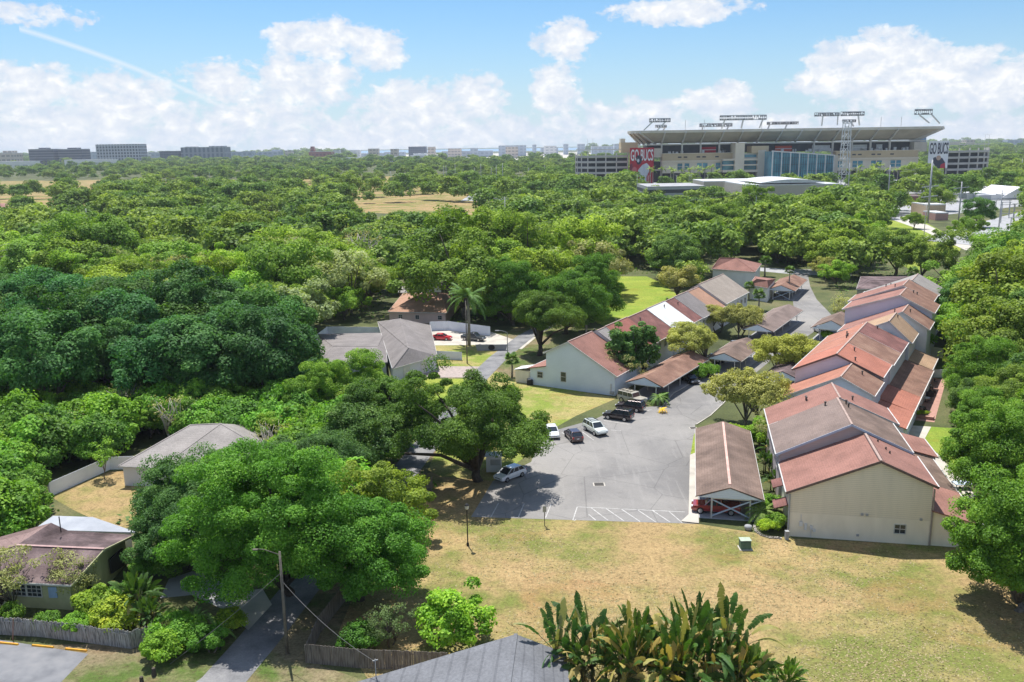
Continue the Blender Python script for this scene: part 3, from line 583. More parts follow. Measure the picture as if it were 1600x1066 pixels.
# house at lower left
h1 = thing('house', G(90, 900), 'old cream house with a plum-brown shingle roof behind the leaning fence', 'house')
c1 = G(-60, 905, 2.9); c2 = G(112, 914, 2.9); c3 = G(209, 836, 2.9); c4 = G(150, 835, 2.9)
rA = G(26, 852, 4.4); rB = G(163, 858, 4.4); pk = G(80, 817, 5.0); fl = G(-60, 880, 3.)
mb = MB(); slab(mb, c1, c2, rB, rA, .18); mb.build('roof', RM['plum'], h1)
mb = MB(); slab(mb, rA, rB, c3, G(106, 829, 4.2), .18); mb.build('roof', RM['plum'], h1)
mb = MB(); mb.prism([rA-[0, 0, .18], G(106, 829, 4.2)-[0, 0, .18], pk-[0, 0, .3]], [rA, G(106, 829, 4.2), pk]); mb.build('roof', RM['plum'], h1)
mb = MB(); slab(mb, fl, rA, pk, G(-40, 850, 4.0), .18); mb.build('roof', roofm('pinkplum', (.34, .24, .23)), h1)
MB().bar(rA+[0, 0, .04], rB+[0, 0, .04], .3, .06).build('ridge_cap', mat('pinkish_cap', (.42, .28, .27)), h1)
mb = MB(); ins_ = [c1+[0, .6, 0], c2+[-.5, .6, 0], rB+[-.55, 0, 0], c3+[-.8, -.4, 0], G(120, 828, 3.2), G(-20, 850, 3.2)]
mb.prism([up(p, 0) for p in ins_], [up(p, z) for p, z in zip(ins_, (2.7, 2.7, 4.1, 2.75, 2.9, 2.9))]); mb.build('wall', WM['cream'], h1)
MB().bar(c2-[0, 0, .1], rB-[0, 0, .1], .1, .2).build('bargeboard', WM['cream'], h1); MB().bar(rB-[0, 0, .1], c3-[0, 0, .1], .1, .2).build('bargeboard', WM['cream'], h1)
MB().bar(c1-[0, 0, .1], c2-[0, 0, .1], .12, .16).build('gutter', M_trim, h1)
d_ = (c2-c1)/np.linalg.norm(c2-c1); frh = frame(up(c1+[0, .6, 0], 0), d_)
Lh = np.linalg.norm((c2-c1)[:2])
for u_, w_ in ((Lh-4.2, 1.5), (Lh-5.8, 1.5), (Lh-9.5, 1.5)): window(frh, u_, .05, 1.2, w_, 1.2, h1, 'u', 1, (2, 2))
MB().box(frh(Lh-2.3, .1, 1.2), (.8, .08, 1.1)).build('shutter', mat('blue_board', (.30, .42, .60)), h1)
MB().lathe(G(95, 829, 4.7)-[0, 0, .2], [(.06, 0), (.06, 1.7), (.03, 1.72)], 6).build('vent_pipe', M_blk, h1)
mb = MB(); e1 = rB+[-.4, 0, 0]; e2 = c3+[-.6, -.3, 0]
mb.prism([up(e1+(e2-e1)*a, z) for a, z in ((.25, 1.0), (.75, .4), (.75, 2.3), (.25, 2.6))], [up(e1+(e2-e1)*a, z)+[.14, 0, 0] for a, z in ((.25, 1.0), (.75, .4), (.75, 2.3), (.25, 2.6))]); mb.build('porch_opening', M_dark, h1)
MB().box(frh(Lh-.05, -2.2, 1.0), (.1, 1.2, 1.2)).build('window', M_dark, h1)
h2 = thing('outbuilding', G(125, 825), 'flat white metal roofed annexe behind the plum-brown roof', 'annexe'); q = [G(83, 806, 3.6), G(145, 808, 3.4), G(215, 832, 3.0), G(110, 829, 3.2), G(50, 829, 3.3)]
MB().prism([p-[0, 0, .12] for p in q], q).build('roof', mat('white_metal_roof', (.36, .38, .42), (.28, .30, .34), .5, .5), h2)
MB().prism([up(p, 0) for p in (q[0]+[.3, -.4, 0], q[1]+[-.2, -.3, 0], q[2]+[-.8, .2, 0], q[3]+[0, .4, 0])], [up(p, 2.85) for p in (q[0]+[.3, -.4, 0], q[1]+[-.2, -.3, 0], q[2]+[-.8, .2, 0], q[3]+[0, .4, 0])]).build('wall', WM['white'], h2)
# grey house upper left with fenced yard
hip('house', 'grey hip-roofed house with the small fenced yard on the left', [G(185, 728, 2.8), G(250, 731, 2.8), G(430, 712, 2.8), G(388, 664, 2.8)], 2.8, [G(298, 664, 5.2), G(345, 662, 5.2)], 5.2, RM['lgrey'], WM['white'], wins=[(0, .75, 1.1, .9, 1.0, 'window')])
# grey house in the middle
hip('house', 'grey hip-roofed house between two white fences beside the paver drive', [G(613, 576, 2.9), G(683, 556, 2.9), G(672, 506, 3.2), G(590, 502, 3.)], 2.9, [G(638, 545, 5), G(625, 497, 5.3)], 5.2, RM['grey'], WM['grey'], wins=[(0, .3, .1, 1.8, 2.2, 'garage_door'), (0, .7, .1, 1.8, 2.2, 'garage_door'), (1, .5, 1.0, 1.2, 1.2, 'window'), (1, .8, 1.0, 1.0, 1.2, 'window')])
hip('house', 'lower grey roof wing left of the grey hip-roofed house', [G(500, 566, 2.7), G(605, 566, 2.7), G(600, 520, 2.7), G(497, 522, 2.7)], 2.7, [G(520, 541, 3.6), G(590, 541, 3.6)], 3.6, RM['grey'], WM['grey'])
hip('house', 'pink house with a salmon-orange hip roof', [G(606, 487, 2.8), G(697, 489, 2.8), G(722, 462, 2.8), G(630, 458, 2.8)], 2.8, [G(662, 458, 5.4), G(688, 457, 5.4)], 5.4, RM['orange'], WM['pink'], wins=[(0, .2, 1, 1., 1, 'window'), (0, .5, 1, 1., 1, 'window'), (0, .9, 1, 1., 1, 'window')])
hip('house', 'low house with a white roof and orange wall behind the salmon hip roof', [G(622, 457, 2.8), G(660, 459, 2.8), G(664, 446, 2.8), G(622, 446, 2.8)], 2.8, [G(635, 447, 3.6), G(650, 447, 3.6)], 3.4, RM['lgrey'], mat('wall_orange', (.62, .26, .14)))
hip('house', 'far townhouse with twin pink hips behind the left-hand row', [G(1112, 420, 5), G(1180, 425, 5), G(1190, 412, 5), G(1120, 408, 5)], 5, [G(1125, 403, 8), G(1150, 403, 8)], 8, RM['rose'], WM['white'])
hip('house', 'pinkish low roof behind the far palms', [G(1170, 445, 4), G(1200, 450, 4), G(1212, 436, 4), G(1180, 432, 4)], 4, [G(1183, 436, 5.8), G(1198, 438, 5.8)], 5.8, RM['rose'], WM['white'])
hip('house', 'dark brown roof under trees at the head of the far right row', [G(1338, 452, 4), G(1420, 450, 4), G(1420, 432, 4), G(1345, 432, 4)], 4, [G(1360, 436, 5.8), G(1400, 436, 5.8)], 5.4, RM['plum'], WM['mauve'])
for i, (x0, x1, y0, y1, z_, rm_, lb) in enumerate([(640, 690, 432, 446, 3.2, 'lgrey', 'pale roof glimpsed among trees left of the tall palm'), (775, 812, 378, 390, 3.2, 'white', 'white roof glimpsed deep in the wood'), (700, 722, 370, 380, 3.2, 'white', 'small white gable glimpsed through tree crowns'), (408, 436, 330, 338, 3.4, 'orange', 'small orange roof peeping out of the far wood'), (0, 40, 425, 440, 3.2, 'lgrey', 'grey roof at the left edge above the dark wood'), (40, 62, 392, 402, 3.4, 'white', 'white roof sliver above the left wood'), (95, 125, 305, 317, 3.4, 'lgrey', 'long pale roof in the far left clearing'), (0, 12, 318, 332, 3.4, 'rose', 'reddish roof at the far left edge'), (615, 650, 385, 396, 3.2, 'grey', 'grey roof deep in the middle wood'), (830, 850, 345, 352, 3.4, 'lgrey', 'pale roof right of the straight road')]):
    hip('house', lb, [G(x0, y1, z_), G(x1, y1, z_), G(x1, y0, z_), G(x0, y0, z_)], z_, [G((2*x0+x1)/3, (y0+y1)/2-3, z_+1.5), G((x0+2*x1)/3, (y0+y1)/2-3, z_+1.5)], z_+1.5, RM[rm_], WM['white'], 'house', gut=False)

# ------------------------------------------------------------------ fences
M_fgrey = mat('weathered_planks', (.30, .29, .28), (.13, .13, .13), 3., .9, .3, (.42, .42, .41), 6, stretch=(3, 3, .3)); M_fdark = mat('dark_planks', (.17, .15, .13), (.08, .07, .065), 3., .9, .3, (.24, .22, .2), 6, stretch=(3, 3, .3))
M_fwhite = mat('white_vinyl', (.80, .83, .90), (.72, .75, .83), .5, .5)
def fence(label, pts, h, m, plank=.16, jit=.05, lean=0., group=None, post=2.4, gap=.015):
    pts = [np.array([p[0], p[1], 0.]) for p in pts]; t = thing('fence', pts[0], label, 'fence', group); rnd = random.Random(int(abs(pts[0][0])*10))
    mb = MB(); pm = MB(); acc = 0
    for a, b in zip(pts[:-1], pts[1:]):
        L_ = np.linalg.norm(b-a); d = (b-a)/L_; nn = np.array([d[1], -d[0], 0]); n_ = max(1, int(L_/plank))
        for i in range(n_):
            c = a+d*(i+.5)*L_/n_; hh = h+rnd.uniform(-jit, jit); tl = rnd.uniform(-jit, jit)*.6; le = lean*(.6+.4*math.sin(i*.21))+rnd.uniform(-jit, jit)*.25
            w = L_/n_/2-gap/2; th = .02
            bt = [c-d*w-nn*th, c+d*w-nn*th, c+d*w+nn*th, c-d*w+nn*th]; mb.prism(bt, [p+d*tl+nn*le+[0, 0, hh] for p in bt])
        k = 0
        while k*post <= L_+.1: q = a+d*min(k*post, L_)-nn*.08; pm.bar(q, q+nn*lean+[0, 0, h*.97], .1); k += 1
        for zz in (.35, h-.3): pm.bar(a-nn*.05+nn*lean*zz/h+[0, 0, zz], b-nn*.05+nn*lean*zz/h+[0, 0, zz], .04, .09)
    mb.build('planks', m, t); pm.build('rails', m, t); return t
fence('leaning weathered grey plank fence behind the yellow wheel stops', [G(-30, 990), G(60, 995), G(140, 1005), G(205, 1014), G(237, 1004)], 1.75, M_fgrey, .15, .09, .22)
fence('grey plank fence beside the blue-grey roof at the bottom', [G(480, 1036), G(560, 1044), G(700, 1050)], 1.75, M_fdark, .15, .04)
fence('dark plank fence running from the bottom fence up to the big tree', [G(480, 1036), G(500, 990), G(540, 938)], 1.75, M_fdark, .15, .04)
fence('dark plank fence between the lane and the top of the meadow', [G(628, 822), G(648, 800), G(676, 765)], 1.8, M_fdark, .15, .03)
fence('white vinyl fence round the small yard on the left', [G(79, 776), G(172, 734), G(215, 733)], 1.85, M_fwhite, .3, 0, 0, None, 2.4, .004)
fence('white vinyl fence behind the grey hip-roofed house', [G(490, 540), G(512, 523), G(600, 524)], 1.9, M_fwhite, .3, 0, 0, None, 2.4, .004)
fence('white vinyl fence behind the red car', [G(672, 517), G(700, 516), G(766, 525)], 2.2, M_fwhite, .3, 0, 0, None, 2.4, .004)
fence('low white vinyl fence between the front lawn and the paver drive', [G(662, 560), G(722, 563)], 1.7, M_fwhite, .3, 0, 0, None, 2.4, .004)
fence('pale gate panel beside the terrace of the far block', [G(1446, 556), G(1473, 560)], 2.0, WM['beige'], .4, 0, 0)
fence('white picket screen along the terrace', [G(1450, 590), G(1490, 590)], 1.5, M_fwhite, .3, 0, 0)
# ------------------------------------------------------------------ vegetation
LEAF = dict(
    oak=leafmat('leaves_oak', (.075, .130, .020), (.190, .300, .036), (.360, .470, .075)),
    bright=leafmat('leaves_bright', (.080, .165, .018), (.185, .350, .032), (.360, .520, .065)),
    olive=leafmat('leaves_olive', (.20, .205, .085), (.36, .365, .125), (.56, .54, .24)),
    dark=leafmat('leaves_dark', (.045, .105, .028), (.100, .210, .046), (.190, .320, .075)),  # dark leaves; over the left wood their tone stands for cloud shade
    palm=leafmat('leaves_palm', (.08, .14, .03), (.17, .27, .06), (.34, .43, .13), .2),
    paddle=leafmat('leaves_paddle', (.040, .085, .020), (.085, .160, .032), (.38, .30, .11), .3),
    straw=leafmat('leaves_dead', (.16, .11, .07), (.30, .22, .15), (.46, .38, .28), .1),
    far=leafmat('leaves_far', (.070, .122, .025), (.180, .272, .045), (.345, .45, .092), .3, True))
M_bark = mat('bark', (.20, .17, .14), (.10, .085, .07), 3., .95, .5); M_barkd = mat('bark_dark', (.09, .075, .06), (.05, .04, .035), 3., .95, .5); M_bpalm = mat('bark_palm', (.32, .29, .25), (.22, .20, .17), 3., .95, .5)

def leafmesh(name, C, N, Sz, rng, m, asp=1.5, spread=.75, ci=None):
    "C centres, N preferred normals, Sz sizes: one small bent leaf spray per point"
    k = len(C); R_ = rng.normal(size=(k, 3)); nrm = N+R_*spread; nrm /= np.linalg.norm(nrm, axis=1)[:, None]+1e-9
    a = np.cross(nrm, rng.normal(size=(k, 3))); a /= np.linalg.norm(a, axis=1)[:, None]+1e-9; b = np.cross(nrm, a)
    s = (Sz*rng.uniform(.7, 1.3, k))[:, None]
    v = np.empty((k, 4, 3)); v[:, 0] = C-a*s*.5*asp; v[:, 1] = C-b*s*.5; v[:, 2] = C+a*s*.5*asp+nrm*s*.12; v[:, 3] = C+b*s*.5
    me = bpy.data.meshes.new(name); me.vertices.add(4*k); me.vertices.foreach_set('co', v.astype(np.float32).ravel())
    me.loops.add(4*k); me.loops.foreach_set('vertex_index', np.arange(4*k, dtype=np.int32))
    me.polygons.add(k); me.polygons.foreach_set('loop_start', np.arange(0, 4*k, 4, dtype=np.int32))
    me.update(calc_edges=True)
    at = me.attributes.new('lv', 'FLOAT', 'FACE'); lv = rng.uniform(0, 1, k)
    if ci is not None: lv = lv*.55+rng.uniform(0, 1, int(ci.max())+1)[ci]*.45
    at.data.foreach_set('value', lv.astype(np.float32)); me.materials.append(m); return me

def crown_pts(rng, R_, h0, h1, nclump, per, cr, low=-.25, irr=.25, flat=1., gaps=0.):
    "clumped crown between heights h0 and h1 with radius R_"
    zc = h0+(h1-h0)*.42; rzu = h1-zc; rzd = zc-h0
    lob = rng.normal(size=(7, 3)); lob /= np.linalg.norm(lob, axis=1)[:, None]; la = rng.uniform(-irr, irr, 7)
    C = []; N = []; I = []; cc = []
    tries = 0
    while len(cc) < nclump and tries < nclump*20:
        tries += 1
        d = rng.normal(size=3); d /= np.linalg.norm(d)
        if d[2] < low: continue
        k = 1+sum(a*max(0, d@l)**3*1.6 for a, l in zip(la, lob))
        q = rng.uniform(.62, 1.0) if rng.random() < .85 else rng.uniform(.3, .6)
        if gaps and math.sin(d[0]*5+la[0]*30)*math.sin(d[1]*6+la[1]*30)*math.sin(d[2]*5+la[2]*30) > gaps: continue
        p = np.array([d[0]*R_, d[1]*R_, d[2]*(rzu if d[2] > 0 else rzd)])*k*q; p[2] += zc
        cc.append((p, d))
    for i, (p, d) in enumerate(cc):
        r = cr*float(np.clip(np.exp(rng.normal()*.33), .45, 1.7))*.95; n_ = int(per*rng.uniform(.7, 1.3))
        e = rng.normal(size=(n_, 3)); e[:, 2] += .25; e /= np.linalg.norm(e, axis=1)[:, None]
        keep = (e@(d*.7+np.array([0, 0, .5]))) > -.55; e = e[keep]
        rr = r*rng.uniform(.55, 1.06, len(e))[:, None]*np.array([1, 1, .72*flat])
        C.append(p+e*rr); N.append(e*.75+d*.3+np.array([0, 0, .65])); I.append(np.full(len(e), i))
    return np.concatenate(C), np.concatenate(N), np.concatenate(I), cc, zc

def trunk_mb(rng, cc, h0, R_, tr, nl=7, multi=1, lean=0.):
    mb = MB(); fork = max(.8, h0*.75)
    for m_ in range(multi):
        o = np.array([0, 0, -.3]) if multi == 1 else np.array([math.cos(m_*2.4)*tr*1.5, math.sin(m_*2.4)*tr*1.5, -.3])
        top = np.array([rng.uniform(-.1, .1)*R_+lean, rng.uniform(-.1, .1)*R_, fork]) if multi == 1 else np.array([math.cos(m_*2.4)*R_*.28, math.sin(m_*2.4)*R_*.28, fork])
        mid = (o+top)/2+rng.normal(size=3)*tr*.5; mb.tube([o, mid, top], [tr*1.25, tr, tr*.85], 8)
        sel = [cc[i] for i in rng.permutation(len(cc))[:nl]]
        for p, d in sel:
            q1 = top+(p-top)*.35+np.array([0, 0, .12*R_]); q2 = top+(p-top)*.7+np.array([0, 0, .08*R_]); mb.tube([top-[0, 0, .2], q1, q2, p], [tr*.6, tr*.42, tr*.26, tr*.1], 6)
    return mb
PROTO = {}
def make_proto(key, seed, R_, h0, h1, ncl, per, cr, leaf, kind, tr=.3, multi=1, barkm=None, asp=1.5, low=-.25, irr=.25, flat=1., spread=.55, gaps=0., nl=7):
    rng = np.random.default_rng(seed)
    C, N, I, cc, zc = crown_pts(rng, R_, h0, h1, ncl, per, cr, low, irr, flat, gaps)
    me = leafmesh('crown', C, N, np.full(len(C), leaf), rng, LEAF[kind], asp, spread, I)
    tm = trunk_mb(rng, cc, h0, R_, tr, nl, multi)
    tme = tm.build('trunk', barkm or M_bark, smooth=True); td = tme.data; bpy.data.objects.remove(tme)
    PROTO[key] = (me, td, R_, h1)
def tree(key, xy, scale=1., label='', group=None, name='tree', col=(1, 1, 1), rz=None, sz=None, cat='tree', rnd=random.Random(5)):
    if cat == 'tree': cat = {'bush': 'bush', 'shrub': 'shrub', 'plant': 'plant', 'palm_tree': 'palm tree'}.get(name, 'tree')
    me, td, R_, h1 = PROTO[key]
    t = thing(name, (xy[0], xy[1], 0), label, cat, group); t.rotation_euler[2] = rnd.uniform(0, 6.28) if rz is None else rz
    t.scale = (scale, scale, sz or scale)
    c = bpy.data.objects.new('crown', me); COL.objects.link(c); c.parent = t; c.color = (*col, 1)
    k = bpy.data.objects.new('trunk', td); COL.objects.link(k); k.parent = t
    return t
# mid-distance prototypes (real metres)
for i in range(5): make_proto(f'oak{i}', 10+i, 6.0, 2.2, 11.0, 70, 480, 1.45, .25, 'oak', .34, irr=.4, low=-.5)
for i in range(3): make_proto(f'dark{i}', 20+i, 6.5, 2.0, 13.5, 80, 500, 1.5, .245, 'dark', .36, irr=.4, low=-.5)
for i in range(3): make_proto(f'bright{i}', 30+i, 5.0, 1.5, 9.0, 60, 460, 1.15, .225, 'bright', .26, irr=.45, low=-.5)
for i in range(2): make_proto(f'olive{i}', 40+i, 5.0, 2.0, 8.5, 70, 190, 1.0, .24, 'olive', .22, irr=.35, gaps=.25, nl=12)
for i in range(3): make_proto(f'shrub{i}', 50+i, 2.6, .1, 3.4, 38, 300, .72, .165, 'bright', .09, multi=2, low=-.1, irr=.4)
# near, finer prototypes
make_proto('near0', 101, 9.4, 1.6, 16.8, 250, 900, 1.38, .155, 'bright', .55, irr=.35, nl=14, barkm=M_barkd, low=-.5, spread=.72)
make_proto('near1', 102, 7.6, 1.6, 12.0, 150, 880, 1.22, .16, 'bright', .45, irr=.45, nl=12, barkm=M_barkd, low=-.55, spread=.72)
make_proto('near2', 103, 8.6, 3.0, 13.5, 175, 800, 1.28, .16, 'oak', .50, irr=.5, nl=12, barkm=M_barkd, gaps=.22, spread=.72)
make_proto('near3', 104, 7.0, 1.8, 10.5, 140, 800, 1.18, .155, 'dark', .42, irr=.4, nl=10, barkm=M_barkd, spread=.72)
make_proto('near4', 105, 6.5, 1.2, 12.5, 160, 820, 1.22, .165, 'bright', .4, irr=.4, nl=10, low=-.6, spread=.72)
make_proto('lotoak', 111, 10.6, 2.2, 12.4, 200, 860, 1.3, .16, 'oak', .55, irr=.55, nl=16, barkm=M_barkd, gaps=.2, spread=.72)
make_proto('olivenear', 106, 6.2, 2.2, 8.8, 150, 300, .95, .17, 'olive', .20, multi=2, irr=.4, gaps=.2, nl=10)
make_proto('twiggy', 107, 3.5, .8, 6.5, 60, 90, .8, .15, 'olive', .1, multi=3, irr=.5, gaps=.1, nl=14)
make_proto('conifer', 108, 1.9, .5, 7.2, 60, 170, .6, .22, 'dark', .16, irr=.2)
make_proto('bare', 112, 4.0, 2.0, 8.5, 26, 14, .9, .2, 'olive', .2, multi=2, barkm=mat('bark_pale', (.52, .48, .42), (.38, .34, .30), 3., .95), irr=.5, nl=20)
make_proto('sapling', 109, 1.5, 1.4, 5.2, 26, 60, .5, .16, 'bright', .07, irr=.4)
make_proto('bush', 110, 3.4, .1, 4.6, 60, 150, .8, .24, 'bright', .08, multi=3, low=-.1, irr=.45)
# palms
def frond(mb, lv, base, az, L_, droop, rise, w, rng, nseg=9, tone=.5):
    d = np.array([math.cos(az), math.sin(az), 0]); side = np.array([-d[1], d[0], 0]); prev = None
    for i in range(nseg+1):
        t = i/nseg; p = base+d*L_*t*(1-.18*t*t)+np.array([0, 0, rise*L_*t-droop*L_*t*t])
        if prev is not None:
            for sgn in (-1, 1):
                for q in (0., .5):
                    pp = prev+(p-prev)*q; ww = w*math.sin(math.pi*min(1, (i-.5+q)/nseg*.92+.06))**.6
                    tip = pp+side*sgn*ww+(p-prev)*1.1+np.array([0, 0, -.35*ww])+rng.normal(size=3)*.03
                    mb.poly([pp, pp+(p-prev)*.55, tip]); lv.append(min(1, max(0, tone+rng.uniform(-.25, .3))))
        prev = p
def meshlv(mb, name, lv, m):
    me = bpy.data.meshes.new(name); me.from_pydata(mb.v, [], mb.f); me.update(); at = me.attributes.new('lv', 'FLOAT', 'FACE')
    at.data.foreach_set('value', np.array(lv, np.float32)); me.materials.append(m); return me
def palm_proto(key, seed, h, nf, L_, w, kind='palm', tr=.22, fan=False, barkm=None):
    rng = np.random.default_rng(seed); mb = MB(); lv = []
    for i in range(nf):
        az = i*2.4+rng.uniform(-.2, .2); el_ = rng.uniform(-.5, 1.1)
        b = np.array([0, 0, h])
        if fan:
            dd = np.array([math.cos(az)*math.cos(el_), math.sin(az)*math.cos(el_), math.sin(el_)]); c = b+dd*L_*.5; s1 = np.cross(dd, (0, 0, 1)); s1 /= np.linalg.norm(s1); s2 = np.cross(s1, dd)
            for j in range(11):
                a = (j-5)*.26; tip = c+(dd*math.cos(a)+s1*math.sin(a))*L_*.55+np.array([0, 0, -.12*L_*abs(a)-.08]); e = s1*math.cos(a)*.09*L_-dd*math.sin(a)*.09*L_
                mb.poly([c, c+(tip-c)*.5+e*.8, tip, c+(tip-c)*.5-e*.8]); lv.append(rng.uniform(.1, .9))
            mb.poly([b, c+s1*.03, c-s1*.03]); lv.append(.7)
        else: frond(mb, lv, b, az, L_*rng.uniform(.85, 1.1), .75-.3*el_, .35+.55*el_, w, rng)
    me = meshlv(mb, 'crown', lv, LEAF[kind])
    tb = MB().tube([(0, 0, -.2), (rng.uniform(-.1, .1), 0, h*.5), (0, 0, h)], [tr*1.3, tr, tr*.9], 9).build('trunk', barkm or M_bpalm, smooth=True); td = tb.data; bpy.data.objects.remove(tb)
    PROTO[key] = (me, td, L_, h+1)
palm_proto('tallpalm', 1, 10.5, 34, 5.4, .85, tr=.30)
palm_proto('sabal', 2, 4.2, 44, 1.9, .3, tr=.2, fan=True)
palm_proto('sabaltall', 3, 9.0, 44, 2.0, .3, tr=.2, fan=True)
palm_proto('datepalm', 4, 2.6, 34, 3.2, .38, tr=.3)
palm_proto('lowpalm', 5, 1.1, 22, 2.1, .34, tr=.14)
palm_proto('farpalm', 6, 16.0, 16, 4.2, .9, tr=.35)
# broad-leaved clump (bird of paradise / banana)
def paddle_plant(key, seed, nst, hmin, hmax, Rb, LL, WW, dead=.25):
    rng = np.random.default_rng(seed); mb = MB(); lv = []; st = MB()
    for i in range(nst):
        a = rng.uniform(0, 6.28); r = Rb*math.sqrt(rng.random()); b = np.array([math.cos(a)*r, math.sin(a)*r, 0]); h = rng.uniform(hmin, hmax)
        plane = rng.uniform(0, 3.14); pd = np.array([math.cos(plane), math.sin(plane), 0])
        nl = rng.integers(9, 14); topc = b+np.array([0, 0, h*.5]); st.tube([b, topc], [.16, .10], 6)
        for j in range(nl):
            f = (j/(nl-1)-.5)*2; ang = f*1.15; out_ = pd*math.sin(ang)+np.array([0, 0, math.cos(ang)]) + rng.normal(size=3)*.12; out_ /= np.linalg.norm(out_)
            s0 = topc; s1 = s0+out_*h*.38; st.tube([s0, s1], [.035, .025], 4)
            side = np.cross(out_, pd+rng.normal(size=3)*.5); side /= np.linalg.norm(side); tone = 1.15 if rng.random() < dead else rng.uniform(.15, .5)
            L_ = LL*rng.uniform(.75, 1.15); w = WW*rng.uniform(.8, 1.1); ns = 10; prev = s1
            for k in range(ns):
                t0, t1 = k/ns, (k+1)/ns; dr = abs(f)*.55+.12
                def mid(t): return s1+out_*L_*t+np.array([0, 0, -dr*L_*t*t])
                def wd(t): return w*(math.sin(math.pi*min(1, t*.93+.07))**.55)
                p0, p1 = mid(t0), mid(t1)
                for sg in (-1, 1):
                    ll = p1-p0; w_k = rng.uniform(.62, 1.0)
                    e0 = p0+side*sg*wd(t0+.02)*w_k+np.array([0, 0, -.12*w]); e1 = p1+side*sg*wd(t1)*w_k*rng.uniform(.8, 1)+np.array([0, 0, -.12*w])-ll*.06
                    mb.poly([p0, p1, e1, e0]); lv.append(float(np.clip(tone+rng.uniform(-.12, .15), 0, 1.2)))
    me = meshlv(mb, 'leaves', lv, LEAF['paddle']); tb = st.build('stems', mat('stem_green', (.12, .15, .05), (.10, .08, .05), 3), smooth=True); td = tb.data; bpy.data.objects.remove(tb)
    PROTO[key] = (me, td, Rb, hmax)
paddle_plant('paradise', 7, 8, 4.6, 7.6, 2.0, 2.8, .36, .28)
paddle_plant('paradise2', 8, 9, 4.0, 6.6, 2.1, 2.6, .35, .40)
paddle_plant('banana', 9, 5, 3.0, 4.5, 1.0, 2.2, .36, .15)
def plant(key, xy, scale, label, group=None, name='plant', col=(1, 1, 1), names=('leaves', 'stems'), cat='plant', rz=None, rnd=random.Random(9)):
    me, td, _, _ = PROTO[key]
    t = thing(name, (xy[0], xy[1], 0), label, cat, group); t.scale = (scale,)*3; t.rotation_euler[2] = rnd.uniform(0, 6.28) if rz is None else rz
    for nm, d in zip(names, (me, td)):
        o = bpy.data.objects.new(nm, d); COL.objects.link(o); o.parent = t; o.color = (*col, 1)
    return t

# ------------------------------------------------------------------ stadium (facade plane about 870 m away)
SD = 870.
def SX(px): return float(AT(px, 250, SD)[0])
def SZ(py): return float(AT(1225, py, SD)[2])
M_sconc = mat('stadium_concrete', (.60, .55, .47), (.50, .46, .39), .06, .85, 0, (.66, .61, .53), 6, stretch=(1, 1, .3)); M_sbeige = mat('stadium_beige', (.76, .67, .54), (.70, .61, .49), .08, .85); M_stan = mat('stadium_tan', (.58, .46, .30), (.52, .41, .27), .08, .85)
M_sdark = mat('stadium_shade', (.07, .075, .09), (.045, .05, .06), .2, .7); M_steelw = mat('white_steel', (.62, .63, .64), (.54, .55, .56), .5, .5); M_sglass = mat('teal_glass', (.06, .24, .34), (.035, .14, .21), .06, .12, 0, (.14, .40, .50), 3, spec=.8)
M_red = mat('banner_red', (.50, .03, .05), (.38, .02, .04), .15, .7); M_wht = mat('banner_white', (.78, .78, .80), (.70, .70, .74), .2, .7); M_navy = mat('banner_dark', (.05, .055, .085)); M_cloth = mat('jersey_cloth', (.62, .64, .70), (.50, .52, .60), .3)
def sbox(x0, x1, y0, y1, d0, d1, m, name='wall', parent=None, mbx=None):
    "facade block: pixel columns x0..x1, rows y0(top)..y1, depth d0..d1"
    a, b = SX(x0), SX(x1); z0, z1 = SZ(y1), SZ(y0); own = mbx is None; mb = mbx or MB()
    mb.prism([(a, SD+d0, z0), (b, SD+d0, z0), (b, SD+d1, z0), (a, SD+d1, z0)], [(a, SD+d0, z1), (b, SD+d0, z1), (b, SD+d1, z1), (a, SD+d1, z1)])
    return mb.build(name, m, parent) if own else mb
def spt(px, py, d): return np.array([SX(px), SD+d, SZ(py)])
st = thing('stadium', (SX(1225), SD+60, 0), 'huge concrete football stadium with an outward-leaning upper deck', 'stadium')
# upper deck back: loft between a lower and an upper curve whose ends sweep backwards
def curve(px0, px1, py, d, back, rr, sag=0.):
    P_ = []
    for i in range(9): a = math.pi/2*i/8; P_.append((px0+rr*(1-math.sin(a)), py-sag*0, d+back*math.cos(a)))
    for i in range(1, 20): P_.append((px0+rr+(px1-px0-2*rr)*i/20, py, d))
    for i in range(9): a = math.pi/2*i/8; P_.append((px1-rr*(1-math.cos(math.pi/2-a)*0-math.cos(a)) if False else px1-rr*(1-math.sin(a)), py, d+back*(1-math.cos(a))))
    return P_
def deckcurve(x0, x1, z, d, back, rr):
    P_ = []
    for i in range(9): a = math.pi/2*i/8; P_.append((SX(x0)+(SX(x0+rr)-SX(x0))*(1-math.cos(a)), SD+d+back*(1-math.sin(a)), z))
    for i in range(1, 20): P_.append((SX(x0+rr)+(SX(x1-rr)-SX(x0+rr))*i/20, SD+d, z))
    for i in range(9): a = math.pi/2*i/8; P_.append((SX(x1)-(SX(x1)-SX(x1-rr))*(1-math.sin(a)), SD+d+back*(1-math.cos(a)), z))
    return [np.array(p) for p in P_]
up_c = deckcurve(983, 1471, SZ(203.5), -13, 26, 16); lo_c = deckcurve(1008, 1447, SZ(221.5), 6, 40, 22); md_c = [(a*.58+b*.42)-[0, 0, .6] for a, b in zip(up_c, lo_c)]
def loft(mb, curves):
    k = len(mb.v); m_ = len(curves[0])
    for c in curves: mb.v += [tuple(p) for p in c]
    for j in range(len(curves)-1):
        for i in range(m_-1): mb.f.append((k+j*m_+i, k+j*m_+i+1, k+(j+1)*m_+i+1, k+(j+1)*m_+i))
tk = [p+np.array([0, 7, 1.0]) for p in lo_c]; tu = [p+np.array([0, 5, .4]) for p in up_c]
